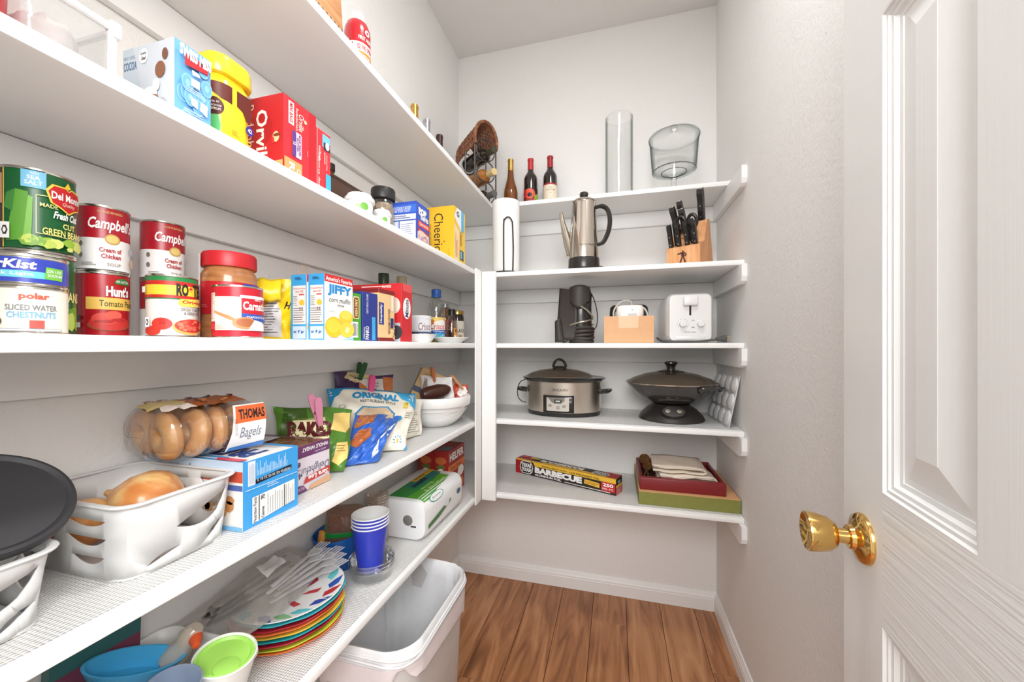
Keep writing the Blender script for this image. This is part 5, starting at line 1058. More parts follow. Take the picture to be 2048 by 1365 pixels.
MB().loft([[(x, y, zz) for x, y in rrect(.07, .05, .016, 4)] for zz in (-.015, .06, .11)], thin('packet_film', (230, 210, 190), fac=.15, haze=.45, hazergb=(150, 120, 104), bump=.5)).build('packet_film', t, smooth=50)
MB().loft([[(x, y, zz) for x, y in rrect(.073, .053, .017, 4)] for zz in (.056, .066)], M('green_band', (30, 140, 60), rough=.35)).build('band', t, smooth=50)
MB().box(-.028, .028, -.02, .02, .068, .106, rampmat('mixed_snack', [(.3, (110, 52, 34)), (.5, (186, 92, 44)), (.7, (226, 160, 80))], nscale=30, rough=.5), bev=.006).build('contents', t)
tag(MB().box(-.012, .012, -.006, .006, 0, .06, M('orange_snack', (222, 150, 66), rough=.7, bump=.4), bev=.004).build('cracker_stick', loc=(-.712, .960, z + .062), rot=(R(6), R(-8), R(20))), 'orange cracker stick leaning on the blue bowl rim', 'cracker')
tag(MB().box(-.010, .010, -.006, .006, 0, .05, M('orange_snack'), bev=.004).build('cracker_stick', loc=(-.765, .862, z + .062), rot=(R(-6), R(8), R(-20))), 'orange cracker stick at the wall side of the blue bowl', 'cracker')
# clear nested containers with blue paper cups on top
cx_, cy2 = -.622, .888
clearb = thin('clear_tub', (240, 242, 242), fac=.16, rough=.05, edge=.75)
def octo(r, zz, n=10): return [(r * math.cos(2 * PI * (i + .5) / n), r * math.sin(2 * PI * (i + .5) / n), zz) for i in range(n)]
for i, lb in enumerate(('lowest clear takeaway tub under the blue cups', 'middle clear takeaway tub under the blue cups', 'topmost clear takeaway tub under the blue cups')):
    o = MB().loft([octo(.043, .001, 24), octo(.05, .006, 24), octo(.0545, .028, 24), octo(.057, .0285, 24), octo(.0585, .0325, 24), octo(.058, .033, 24)], clearb, cap1=False).build('clear_tub', smooth=30, loc=(cx_, cy2, z + .0005 + .0095 * i))
    tag(o, lb, 'tub', 'nested clear tubs')
bc = M('blue_paper_cup', (50, 66, 190), rough=.35, coat=.2); wc = M('white_paper_cup', (240, 240, 238), rough=.5)
cz = z + .0005 + .019 + .0022
for i, lb in enumerate(('lowest blue paper cup of the nested stack', 'second blue paper cup of the nested stack', 'third blue paper cup of the nested stack', 'topmost blue paper cup of the nested stack')):
    t = thing('paper_cup', lb, 'cup', (cx_ - .002, cy2 - .004, cz + .0085 * i), 0, 'nested blue paper cups')
    hh = .118; r0, r1 = .031, .0455
    MB().shell([(.0002, .004), (r0 - .002, .004), (r0 - .001, 0), (r0, 0), (r1, hh)], bc, seg=48).build('cup_wall', t)
    m2 = MB(); m2.shell([(.0002, .0048), (r0 - .0014, .0048), (r1 - .001, hh)], wc, seg=48); m2.build('cup_lining', t)
    MB().tube([((r1 + .0005) * math.cos(a), (r1 + .0005) * math.sin(a), hh) for a in [2 * PI * j / 48 for j in range(48)]], .0018, wc, seg=8, closed=True).build('rolled_rim', t)
# clear sleeve with ridged cups, orange foot
t = thing('cup_sleeve', 'tall clear sleeve of ridged cups with orange crackers at the bottom', 'sleeve', (-.712, 1.040, z))
prof = [(.030, .001)]
for i in range(18): prof += [(.0335, .004 + i * .0085), (.0345, .008 + i * .0085)]
MB().shell(prof, thin('ridged_sleeve', (232, 224, 216), fac=.2, haze=.22, hazergb=(206, 184, 164), edge=.6), seg=36).build('sleeve', t, smooth=20)
MB().lathe([(0, .002), (.029, .002), (.030, .05), (0, .052)], rampmat('orange_crackers', [(.3, (176, 96, 40)), (.7, (226, 150, 80))], scale=(1, 1, 30), nscale=8, rough=.6), seg=24).build('crackers', t)
# paper towel pack
t = thing('paper_towel_pack', 'plastic wrapped pack of paper towel rolls with green label', 'paper towels', (-.664, 1.226, z))
wrap = M('white_wrap', (238, 238, 238), rough=.3, var=.03, bump=.35, bscale=35)
def sec(w, h_, r, y): return [(x, y, .063 + q + .0003) for x, q in rrect(w + .074, h_, r, 6)]
MB().loft([sec(.03, .03, .013, -.1525), sec(.10, .10, .03, -.152), sec(.118, .118, .034, -.148), sec(.126, .126, .036, -.13), sec(.126, .126, .036, .13), sec(.118, .118, .034, .148), sec(.03, .03, .013, .152)], wrap).build('wrapped_rolls', t, smooth=50, normals=True)
MB().lathe([(0, .0002), (.016, .0002), (.0165, .001), (.0155, .0016), (0, .0012)], M('roll_hole_shadowed_card', (122, 118, 114), rough=.7, var=.2, scale=70), seg=28, T=Matrix.Translation((.040, -.1522, .064)) @ Matrix.Rotation(R(90), 4, 'X')).build('roll_hole_shade', t)  # solid disc; its grey stands in for the shade inside the roll's hole
MB().box(.050, .068, -.1532, -.1524, .044, .0485, M('black_tape', (50, 50, 50), rough=.5), T=None).build('tape', t, smooth=0)
def wrapmap(u, v, l):   # v 0..1 from the aisle side bottom, over the aisle top edge, across the top; u along Y from -.15
    w = .126; r = .036; st = w - 2 * r; q = PI / 2 * r; s_ = v * (st + q + st)
    y = -.15 + u * .3
    ex = .037
    if s_ < st: return Vector((w / 2 + ex + l, y, r + s_))
    if s_ < st + q: a = (s_ - st) / r; return Vector((w / 2 + ex - r + (r + l) * math.cos(a), y, w - r + (r + l) * math.sin(a)))
    return Vector((w / 2 + ex - r - (s_ - st - q) * 1.9, y, w + l + .0004))
p = Print(wrapmap, step=.08, stepv=.035)
p.poly([(.05, .52), (.05, 1), (.9, 1), (.84, .66), (.4, .58), (.2, .5)], (84, 166, 50)).poly([(.06, .8), (.06, 1), (.95, 1), (.92, .82), (.5, .76)], (40, 140, 62)).poly([(.30, .84), (.34, .97), (.92, .97), (.88, .8)], (20, 128, 122)).poly([(.5, .93), (.5, 1), (.98, 1), (.97, .93)], (230, 180, 60)).text('moxie', .34, .85, .66, .93, (20, 36, 36), .05, .1).text('strong', .30, .73, .56, .78, (200, 232, 170), .01).text('& Absorbent', .26, .665, .74, .72, (206, 236, 176), .01).text('DOUBLE', .54, .955, .78, .985, (90, 60, 30), .02)
p.ell(.30, .48, .16, .085, (34, 150, 140)).ell(.30, .48, .145, .072, (240, 240, 238)).text('Bounty', .2, .46, .4, .5, (60, 130, 90), .01, .2).poly([(.05, .0), (.3, .04), (.6, .16), (.62, .22), (.3, .14), (.05, .08)], (70, 120, 60)).ell(.5, .2, .07, .07, (226, 232, 228)).ell(.84, .22, .05, .06, (40, 80, 110)); p.build(t)
# boxed dinners behind the towels
def helper(lb, x0, x1):
    c = Carton('dinner_mix_box', lb, 'box', x0, x1, 1.408, 1.575, z, z + .186, (170, 40, 34), group='red dinner mix boxes')
    p = c.aisle(); p.rect(0, .68, 1, 1, (160, 34, 30)).text('HELPER', .08, .76, .95, .93, W_, .04).rect(0, .52, 1, .68, (226, 120, 50)).text('Three Cheese', .1, .56, .8, .64, (110, 40, 30), .01, .1).ell(.75, .42, .2, .12, W_).ell(.45, .14, .5, .2, (206, 110, 56)).blobs(.05, .02, .9, .3, 14, .06, [(226, 140, 70), (190, 80, 44), (240, 180, 100)], 4, .6); p.build(c.t)
    p = c.near(); p.ell(.5, .8, .38, .08, (206, 110, 60)).ell(.5, .66, .3, .06, (110, 120, 60)).ell(.5, .58, .2, .05, W_).text('HELPER', .2, .48, .8, .53, W_, .02); p.build(c.t)
    p = c.top(); p.rect(.15, .1, .45, .9, (110, 130, 140)).rect(.6, .1, .9, .5, (120, 50, 44)); p.build(c.t)
helper('red dinner mix box nearest the aisle with lettering side showing', -.704, -.640)
helper('red dinner mix box nearer the wall behind the paper towels', -.770, -.7055)

# ------------------------------------------------------------------ waste bin on the floor
t = thing('waste_bin', 'grey plastic waste bin standing under the lowest shelf', 'waste bin', (-.577, .945, 0))
gm = M('grey_bin_plastic', (206, 203, 200), rough=.4)
def rr_(w, d, r, zz, n=8): return [(x, y, zz) for x, y in rrect(w, d, r, n)]
BW, BD, BH = .268, .375, .500
MB().loft([rr_(BW * .84, BD * .84, .05, 0), rr_(BW * .855, BD * .855, .055, .004), rr_(BW * .985, BD * .985, .07, BH - .06), rr_(BW * .985, BD * .985, .07, BH - .004), rr_(BW, BD, .072, BH), rr_(BW * .96, BD * .96, .068, BH - .004), rr_(BW * .83, BD * .83, .05, .008)], gm).build('bin_body', t, smooth=40)
lm = M('white_liner_film', (228, 228, 229), rough=.32, var=.04, bump=.9, bscale=16); lt = thing('bin_liner', 'white bin bag lining the grey waste bin', 'bin bag', (-.577, .945, 0))
wob = lambda a, k: .005 * math.sin(7 * a + k) + .004 * math.sin(13 * a - k * 2) + .003 * math.sin(23 * a + k)
def linerring(w, d, r, zz, k=0.0, amp=1.0):
    P = rrect(w, d, r, 8); out = []
    for i, (x, y) in enumerate(P):
        a = 2 * PI * i / len(P); q = wob(a, k) * amp; l = math.hypot(x, y); out.append((x * (1 + q / l), y * (1 + q / l), zz + q * .8))
    return out
MB().loft([linerring(BW * .72, BD * .72, .04, .06, 1, 2), linerring(BW * .84, BD * .84, .06, .30, 2, 1.4), linerring(BW * .93, BD * .93, .066, BH - .04, 3, .8), linerring(BW * .96, BD * .96, .07, BH + .004, 3, .2), linerring(BW * 1.0, BD * 1.0, .074, BH + .008, 3, .2), linerring(BW * 1.045, BD * 1.03, .076, BH + .003, 3, .2), linerring(BW * 1.05, BD * 1.035, .076, BH - .03, 4, .3)], lm, cap1=False).build('liner_inside', lt, smooth=60)
lp = M('pinkish_liner_hem', (228, 219, 220), rough=.4, var=.04, bump=.5, bscale=30)
def hem(k):
    P = rrect(BW * 1.045, BD * 1.03, .076, 8); out = []
    for i, (x, y) in enumerate(P):
        a = 2 * PI * i / len(P); s_ = 1.008 + .012 * math.sin(5 * a + k * 3) * k
        out.append((x * s_, y * s_, BH - .028 - k * (.040 + .026 * math.sin(3 * a + 1) + .012 * math.sin(8 * a))))
    return out
MB().loft([hem(0), hem(.4), hem(.7), hem(1)], lp, cap0=False, cap1=False).build('liner_hem', lt, smooth=70)
mb = MB()
for k, zz in enumerate((-.010, -.019)):
    P = rrect(BW * 1.055 + .004 * k, BD * 1.04 + .004 * k, .077, 8); mb.tube([(x, y, BH + zz + .004 * math.sin(6.28 * 3 * i / len(P) + k)) for i, (x, y) in enumerate(P)], .0025, lm, seg=6, closed=True)
mb.build('elastic_band', lt)
# ------------------------------------------------------------------ top back shelf
def edge_glass(key):
    m = bpy.data.materials.new(key); m.use_nodes = True; nt = m.node_tree; nt.nodes.remove(nt.nodes['Principled BSDF']); out = nt.nodes['Material Output']
    lw = nt.nodes.new('ShaderNodeLayerWeight'); lw.inputs['Blend'].default_value = .5
    cr = nt.nodes.new('ShaderNodeValToRGB'); e = cr.color_ramp.elements; e[0].position = .45; e[0].color = (.985, .99, .988, 1); e[1].position = 1.0; e[1].color = (.42, .45, .44, 1)
    nt.links.new(lw.outputs['Facing'], cr.inputs['Fac'])
    tr = nt.nodes.new('ShaderNodeBsdfTransparent'); nt.links.new(cr.outputs['Color'], tr.inputs[0])
    gl = nt.nodes.new('ShaderNodeBsdfGlossy'); gl.inputs['Roughness'].default_value = .02
    mx = nt.nodes.new('ShaderNodeMixShader'); mx.inputs[0].default_value = .035
    nt.links.new(tr.outputs[0], mx.inputs[1]); nt.links.new(gl.outputs[0], mx.inputs[2]); nt.links.new(mx.outputs[0], out.inputs['Surface'])
    MATS[key] = m; return m
z = ZS['A'] + 0.0005
def lab_eppa(t, r, k):
    p = Print(can_map(r, seen_from(*t.location[:2]), .012, .1), step=8); p.rect(-88, 0, 88, 1, (34, 28, 30)).ell(-10, .74, 50, .24, (226, 92, 70)).ell(-8, .68, 20, .1, (40, 26, 28)).ell(60, .4, 34, .34, (150, 196, 50)).ell(-60, .75, 26, .22, (214, 40, 56)).text('eppa', -46, .3, 46, .52, (206, 70, 60), .02).rect(-88, .0, 88, .14, (190, 40, 46)).ell(10, .22, 14, .05, (206, 170, 60)); p.build(t)
def lab_cream(t, r, k):
    p = Print(can_map(r, seen_from(*t.location[:2]), .012, .115), step=8); p.rect(-88, .93, 88, 1, (160, 40, 44)).rect(-88, 0, 88, .93, (236, 222, 196)).text('RED', -10, .78, 14, .82, (130, 110, 96), .005).text('PORTICUM', -34, .68, 36, .73, (130, 110, 96), .005).lines(-14, .56, 14, .6, 1, (170, 150, 130), .3).poly([(-2, .12), (6, .22), (2, .34), (8, .36), (14, .24), (8, .12)], (60, 40, 40)).text('2', -4, .03, 12, .12, (150, 50, 50), .02); p.build(t)
redc = M('red_capsule', (196, 44, 52), rough=.35); redc2 = M('dark_red_capsule', (166, 34, 42), rough=.35)
wine('amber wine bottle with gold capsule behind the paper towel roll', -.497, 1.825, z, goldc, ambg, h=.266, style='burg')
wine('wine bottle with colourful swirl label and red capsule', -.400, 1.84, z, redc, darkg, h=.264, r=.0335, labelfn=lab_eppa)
wine('wine bottle with cream label and red capsule', -.304, 1.84, z, redc2, darkg, h=.264, r=.0335, labelfn=lab_cream)
glass = edge_glass('clear_glass')
tag(MB().shell([(.001, .012), (.054, .012), (.0545, .014), (.0555, .362), (.057, .364), (.0585, .362), (.0585, .003), (.056, 0), (.001, 0)], glass, seg=56).build('glass_vase', loc=(.015, 1.772, z)), 'tall clear glass cylinder vase', 'vase')
t = thing('trifle_bowl', 'clear glass footed trifle bowl with lid', 'glass bowl', (.243, 1.785, z))
MB().shell([(.001, .004), (.05, .002), (.052, 0), (.053, .003), (.045, .007), (.02, .014), (.010, .03), (.0095, .064), (.016, .08), (.03, .094), (.05, .100), (.055, .103), (.085, .105), (.0885, .108), (.091, .13), (.097, .21), (.099, .24), (.1005, .242), (.1, .244), (.0965, .242), (.0945, .21), (.0885, .132), (.085, .112), (.055, .109), (.03, .1), (.001, .096)], glass, seg=56).build('bowl_body', t)
for nm, rr, zz, th in (('bottom_edge', .0875, .106, .0022), ('stem_ring', .05, .1, .0016), ('rim_edge', .1, .243, .002)):
    MB().tube([(rr * math.cos(a), rr * math.sin(a), zz) for a in [2 * PI * i / 56 for i in range(56)]], th, glass, seg=8, closed=True).build(nm, t)
MB().tube([(.1015 * math.cos(a), .1015 * math.sin(a), .2495) for a in [2 * PI * i / 56 for i in range(56)]], .0032, glass, seg=8, closed=True).build('lid_edge', t)
MB().shell([(.102, .2455), (.1025, .250), (.099, .254), (.06, .264), (.02, .269), (.008, .272), (.0075, .28), (.013, .288), (.0145, .296), (.011, .303), (.001, .305)], glass, seg=56).build('lid', t)
# wicker wine rack
t = thing('wine_rack', 'wicker and iron wine rack in the corner of the top shelf', 'wine rack', (-.648, 1.742, z), rz=R(52))
# local frame: -y is the front of the rack after turning; bottles lie along y
wick = rampmat('wicker', [(.3, (96, 56, 34)), (.6, (150, 94, 60)), (.8, (184, 124, 84))], nscale=60, rough=.6, bump=.3); iron = M('dark_iron', (88, 82, 78), rough=.4, metal=.7)
RW, RD, RH = .058, .085, .30
mb = MB()
for j in range(17):
    y = -RD + 2 * RD * j / 16; sagz = -.03 * (j / 16) ** 1.4
    pth = [(RW * math.cos(a) * (1 + .03 * math.sin(j * 3 + 18 * a)), y, RH + sagz + RW * 1.45 * math.sin(a)) for a in [PI * (i / 26) * 1.2 - PI * .1 for i in range(27)]]
    mb.tube(pth, .0042, wick, seg=6)
for i in range(13):
    a = -PI * .1 + PI * 1.2 * i / 12
    mb.tube([(RW * 1.04 * math.cos(a), -RD + 2 * RD * j / 12, RH - .03 * (j / 12) ** 1.4 + RW * 1.5 * math.sin(a) + (.002 if j % 2 else -.002)) for j in range(13)], .0032, wick, seg=5)
o = mb.build('wicker_hood', t); o['kind'] = 'stuff'
MB().tube([(RW * 1.03 * math.cos(a), -RD - .004, RH + RW * 1.5 * math.sin(a)) for a in [PI * (i / 30) * 1.2 - PI * .1 for i in range(31)]], .008, wick, seg=8).build('hood_rim', t)
for sx in (-1, 1):
    for sy in (-1, 0, 1): MB().tube([(sx * RW, sy * RD, 0), (sx * RW, sy * RD, RH - .01 - (.03 if sy > 0 else 0))], .0035, iron, seg=8).build('upright', t)
for k in range(3):
    zc_ = .062 + k * .098
    for sy in (-1, 1): MB().tube([(.05 * math.cos(a), sy * RD, zc_ + .05 * math.sin(a)) for a in [2 * PI * i / 32 for i in range(32)]], .0028, iron, seg=6, closed=True).build('ring', t)
for sx in (-1, 1): MB().tube([(sx * RW, -RD, .006), (sx * RW, RD, .006)], .0035, iron, seg=8).build('base_bar', t)
TW = Matrix.Translation((-.648, 1.742, z)) @ Matrix.Rotation(R(52), 4, 'Z')
for k, (lb, gm_, cm_) in enumerate((('dark wine bottle lying lowest in the wicker rack', darkg, M('grey_capsule', (90, 88, 84), rough=.35)), ('amber wine bottle with cream capsule lying in the middle of the wicker rack', M('amber_clear_glass', (176, 112, 50), rough=.08, coat=.6), M('cream_capsule', (222, 196, 140), rough=.35)), ('dark wine bottle lying highest in the wicker rack', darkg, M('olive_capsule', (70, 68, 52), rough=.35)))):
    b = wine(lb, 0, 0, 0, cm_, gm_, h=.235, r=.034, group='bottles in the wicker rack')
    b.location = TW @ Vector((0, .075, .052 + k * .098)); b.rotation_euler = (R(94), 0, R(52))

# ------------------------------------------------------------------ second highest back shelf
z = ZS['B'] + 0.0005
t = thing('paper_towel_holder', 'black wire stand holding a paper towel roll', 'paper towel holder', (-.457, 1.603, z))
bw_ = M('black_wire', (44, 42, 42), rough=.4, metal=.4)
MB().tube([(.066 * math.cos(a), .066 * math.sin(a), .0035) for a in [2 * PI * i / 40 for i in range(40)]], .003, bw_, seg=8, closed=True).build('base_ring', t)
for a in (0, 60, 120): MB().tube([(.065 * math.cos(R(a)), .065 * math.sin(R(a)), .0035), (0, 0, .0075), (-.065 * math.cos(R(a)), -.065 * math.sin(R(a)), .0035)], .0025, bw_, seg=6).build('base_spoke', t)
ca = seen_from(-.457, 1.603) + 8
lo = [(-.019, 0, .004), (-.019, 0, .2), (-.014, 0, .222), (-.004, 0, .2315), (.006, 0, .230), (.014, 0, .219), (.018, 0, .2), (.021, 0, .1), (.019, 0, .004)]
MB().tube(smoothpath(lo, 6), .0028, bw_, seg=8, T=Matrix.Rotation(R(ca + 90), 4, 'Z') @ Matrix.Translation((0, -.0635, 0))).build('tension_arm', t)
t = thing('paper_towel_roll', 'white paper towel roll standing on the black wire stand', 'paper towels', (-.457, 1.603, z + .0105))
MB().lathe([(.019, 0), (.0575, 0), (.0582, .002), (.0582, .302), (.0575, .304), (.019, .304)], M('towel_paper', (242, 241, 238), rough=.85, var=.02, bump=.25, bscale=220), seg=56).build('roll', t)
MB().shell([(.0188, .001), (.0188, .303)], M('card_tube', (170, 140, 110), rough=.8), seg=24).build('card_core', t)
# percolator
t = thing('percolator', 'polished steel coffee percolator with black handle and base', 'percolator', (-.126, 1.612, z))
steel = M('polished_steel', (206, 196, 184), rough=.09, metal=1.0, var=.02); bpl = M('black_plastic', (36, 33, 31), rough=.28, coat=.2)
MB().lathe([(0, .05), (.0615, .05), (.0615, .056), (.0485, .275), (.0485, .281), (.046, .286), (0, .286)], steel, seg=64).build('body', t)
MB().lathe([(0, 0), (.060, 0), (.0635, .004), (.0645, .012), (.0632, .05), (.0625, .052), (0, .052)], bpl, seg=56).build('base', t)
MB().lathe([(0, .285), (.0475, .285), (.0485, .288), (.044, .293), (.03, .298), (.014, .3005), (0, .301)], steel, seg=48).build('lid', t)
MB().lathe([(0, .300), (.009, .300), (.010, .304), (.0165, .310), (.0185, .320), (.0165, .326), (0, .327)], bpl, seg=8).build('lid_knob', t)
sp = smoothpath([(-.048, 0, .080), (-.062, 0, .115), (-.076, 0, .165), (-.086, 0, .205), (-.094, 0, .252)], 6)
MB().tube(sp, [.026 - .019 * (i / (len(sp) - 1)) ** .8 for i in range(len(sp))], steel, seg=14).build('spout', t)
hp = smoothpath([(.046, 0, .262), (.075, 0, .264), (.096, 0, .245), (.104, 0, .205), (.098, 0, .16), (.078, 0, .118), (.054, 0, .108)], 6)
MB().tube(hp, [.0125 if 4 < i < len(hp) - 5 else .010 for i in range(len(hp))], bpl, seg=12, flat=.75).build('handle', t)
p = Print(can_map(.0592, -80, .09, .05), step=8); p.text('Hamilton Beach', -22, .1, 34, .3, (90, 84, 78), 0, .15); p.build(t)
MB().tube(smoothpath([(.064, 0, .018), (.08, -.005, .012), (.1, -.01, .006), (.13, 0, .005), (.15, .04, .005)], 6), .0045, bpl, seg=8).build('cord', t)
# knife block
t = thing('knife_block', 'light wood knife block beside the percolator', 'knife block', (.250, 1.600, z), rz=R(-27))
t.scale = (1.1, 1.1, 1.1)
wood = rampmat('block_wood', [(.3, (206, 142, 92)), (.55, (224, 164, 112)), (.8, (238, 186, 136))], scale=(30, 30, 2.5), nscale=3, detail=5, rough=.45, distort=.5)
prof = [(0, 0), (0, .07), (.052, .092), (.080, .172), (.112, .180), (.165, 0)]
MB().loft([[(-.056, y, zz) for y, zz in prof], [(.056, y, zz) for y, zz in prof]], wood).build('block', t, smooth=0, normals=True)
p = Print(face((-.056, -.0, 0), (1, 0, 0), .112, (0, 0, 1), .07)); dkb = (70, 36, 26)
p.ell(.50, .76, .025, .045, dkb).poly([(.44, .72), (.56, .72), (.54, .46), (.46, .46)], dkb).poly([(.46, .47), (.5, .47), (.44, .18), (.39, .2)], dkb).poly([(.5, .47), (.54, .47), (.6, .2), (.55, .18)], dkb).poly([(.44, .71), (.46, .64), (.34, .6), (.33, .66)], dkb).poly([(.55, .71), (.62, .6), (.58, .48), (.55, .52), (.58, .6)], dkb).lines(.4, .05, .62, .12, 2, dkb, .3); p.build(t)
hd = M('knife_handle', (34, 31, 29), rough=.35); riv = M('steel_rivet', (200, 194, 180), rough=.25, metal=1.0)
dirv = Vector((0, -.36, .933))
def knife(label, x, y, zz, L, w, th=.0075, tilt=0.0, bolster=True):
    k = thing('knife', label, 'knife', (0, 0, 0), group='knives in the block')
    k.matrix_world = Matrix.Translation((.250, 1.600, z)) @ Matrix.Rotation(R(-27), 4, 'Z') @ Matrix.Scale(1.1, 4) @ Matrix.Translation((x, y, zz)) @ Matrix.Rotation(R(tilt), 4, 'Y') @ Matrix.Rotation(R(21), 4, 'X')
    prf = [(-w * .5, 0), (w * .5, 0), (w * .62, L * .3), (w * .55, L * .6), (w * .75, L * .85), (w * .55, L), (-w * .2, L * 1.02), (-w * .55, L * .9), (-w * .5, L * .5)]
    m = MB(); m.loft([[(sx, -a, b) for a, b in prf] for sx in (-th, th)], hd); m.build('handle', k, smooth=0, normals=True)
    for q in (.12, .47, .82):
        MB().lathe([(0, 0), (.0026, 0), (.0024, .0009), (0, .001)], riv, seg=12, T=Matrix.Translation((-th, -w * .05, L * q)) @ Matrix.Rotation(R(-90), 4, 'Y')).build('rivet', k)
        MB().lathe([(0, 0), (.0026, 0), (.0024, .0009), (0, .001)], riv, seg=12, T=Matrix.Translation((0, -w * .58, L * q)) @ Matrix.Rotation(R(90), 4, 'X')).build('rivet', k)
    if bolster:
        MB().box(-th * .9, th * .9, -w * .55, w * .55, L * .985, L * 1.03, riv, bev=.001).build('end_cap', k)
    return k
for i, x in enumerate((-.043, -.016, .012, .039)):
    knife(['leftmost steak knife of the lower row', 'second steak knife from the left in the lower row', 'third steak knife from the left in the lower row', 'rightmost steak knife of the lower row'][i], x, .012, .0755, .078, .013, .0065, bolster=False)
for i, x in enumerate((-.030, .025)):
    knife(['left steak knife of the row behind', 'right steak knife of the row behind'][i], x, .034, .085, .082, .013, .0065, bolster=False)
knife('biggest chef knife standing out at the right of the block', .036, .092, .176, .108, .022, .009, tilt=3)
knife('carving knife in the upper middle of the block', -.010, .066, .135, .085, .02, .0085, tilt=-6)
knife('bread knife at the upper left of the block', -.036, .066, .135, .098, .02, .0085, tilt=-8)
knife('utility knife behind the bread knife', -.022, .082, .17, .085, .018, .008, tilt=-6)
t2 = thing('kitchen_shears', 'black handled kitchen shears in the middle of the block', 'scissors', (0, 0, 0))
t2.matrix_world = Matrix.Translation((.250, 1.600, z)) @ Matrix.Rotation(R(-27), 4, 'Z') @ Matrix.Scale(1.1, 4) @ Matrix.Translation((.004, .052, .10)) @ Matrix.Rotation(R(21), 4, 'X')
for s_ in (-1, 1): MB().tube([(s_ * .019 + .014 * math.cos(a), 0, .066 + .022 * math.sin(a)) for a in [2 * PI * i / 24 for i in range(24)]], .006, hd, seg=8, closed=True).build('finger_loop', t2)
MB().box(-.01, .01, -.004, .004, 0, .05, hd, bev=.002).build('shank', t2)

# ------------------------------------------------------------------ eye-level back shelf
z = ZS['C'] + 0.0005
t = thing('carry_case', 'black soft case with clear tubing, strap and coiled cord', 'case', (-.140, 1.618, z))
cloth = M('black_fabric', (52, 46, 42), rough=.55, var=.1, bump=.25, bscale=120); glossb = M('black_vinyl', (38, 34, 31), rough=.25, coat=.3)
MB().lathe([(0, .04), (.044, .04), (.046, .06), (.045, .15), (.046, .2), (.04, .222), (.02, .233), (0, .236)], glossb, seg=40, sy=.85).build('case_body', t)
def flap(u, v):
    a = R(-150 + 120 * u); rr = .050 + .004 * math.sin(5 * u)
    return (rr * math.cos(a), rr * .9 * math.sin(a) - .006, .165 + .06 * v - .035 * (1 - v) * math.sin(PI * u) ** 2 + .01 * math.sin(3 * u))
MB().grid(flap, 16, 8, cloth).build('hood_flap', t, smooth=70, solid=.003)
def side(u, v):
    x = -.066 - .018 * u + .012 * math.sin(PI * v) * (1 - u) - (.014 * (1 - v) * u); return (x + .045 * (1 - u), -.040 + .03 * u * math.sin(2 * v), .012 + .205 * v + .012 * u * v)
MB().grid(side, 8, 14, cloth).build('side_flap', t, smooth=70, solid=.004)
MB().grid(lambda u, v: (-.062 - .035 * u - .018 * v * (1 - u), -.046 - .008 * math.sin(3 * u), .004 + .10 * v * (1 - .15 * u)), 6, 8, cloth).build('hanging_strap', t, smooth=70, solid=.004)
for i in range(5):
    rr = .0455 + .0015 * (i % 2); MB().tube([(rr * math.cos(a) + .003, rr * .9 * math.sin(a), .0075 + .0135 * i + .0025 * math.sin(a * 2 + i)) for a in [2 * PI * j / 36 for j in range(36)]], .0075, cloth, seg=8, closed=True).build('cord_coil', t)
tubem = thin('clear_tubing', (214, 206, 190), fac=.3, haze=.35, hazergb=(190, 180, 160), edge=.6)
pts = [(-.012, -.044, .152), (.01, -.050, .146), (.034, -.044, .128), (.050, -.020, .108), (.046, .0, .098), (.03, -.044, .090), (0, -.052, .084), (-.03, -.044, .076), (-.05, -.02, .068), (-.046, .01, .07), (0, .045, .078), (.046, .015, .078), (.055, -.012, .074)]
MB().tube(smoothpath(pts, 6), .0034, tubem, seg=8).build('clear_tube', t)
MB().tube(smoothpath([(.044, 0, .205), (.058, -.006, .17), (.068, -.006, .12), (.066, -.004, .075), (.052, -.002, .052)], 6), .0042, glossb, seg=8, flat=.5).build('strap', t)
MB().tube(smoothpath([(-.048, -.03, .06), (-.056, -.036, .035), (-.052, -.03, .012), (-.066, -.034, .005), (-.078, -.03, .012)], 5), .0035, cloth, seg=7).build('cord_end', t)
# small cardboard box
t = thing('cardboard_box', 'small open cardboard box taped at the front', 'box', (.049, 1.615, z))
cb = M('cardboard', (222, 172, 128), rough=.75, var=.05, scale=60)
hw, hd_, hh = .0925, .055, .105
for nm, b in (('panel', (-hw, hw, -hd_, -hd_ + .002)), ('panel', (-hw, hw, hd_ - .002, hd_)), ('panel', (-hw, -hw + .002, -hd_ + .0022, hd_ - .0022)), ('panel', (hw - .002, hw, -hd_ + .0022, hd_ - .0022))): MB().box(b[0], b[1], b[2], b[3], 0, hh, cb).build(nm, t, smooth=0)
MB().box(-hw + .0022, hw - .0022, -hd_ + .0022, hd_ - .0022, 0, .002, cb).build('bottom', t, smooth=0)
p = Print(face((-hw, -hd_, 0), (1, 0, 0), 2 * hw, (0, 0, 1), hh)); p.poly([(.3, .55), (.69, .56), (.7, 1), (.3, 1)], (232, 188, 148)).lines(0, .0, 1, .02, 1, (190, 140, 100), .6, 0); p.build(t, 'tape')
t = thing('white_device', 'white rounded electronic device in the cardboard box', 'device', (.055, 1.607, z + .0025))
wh = M('white_abs', (240, 232, 224), rough=.35)
MB().loft([[(x, y, zz) for x, y in rrect(.105 * k, .055 * k, .02, 6)] for zz, k in ((0, .8), (.01, .86), (.12, 1.0), (.138, .97), (.146, .9), (.148, .75))], wh).build('housing', t, smooth=50)
MB().lathe([(0, 0), (.0018, 0), (.0018, .0008), (0, .001)], M('dark_dot', (40, 40, 44)), seg=12, T=Matrix.Translation((.008, -.0275, .128)) @ Matrix.Rotation(R(90), 4, 'X')).build('lens', t)
MB().box(-.008, .025, -.0282, -.0272, .104, .114, M('grey_label', (206, 204, 202))).build('label_plate', t, smooth=0)
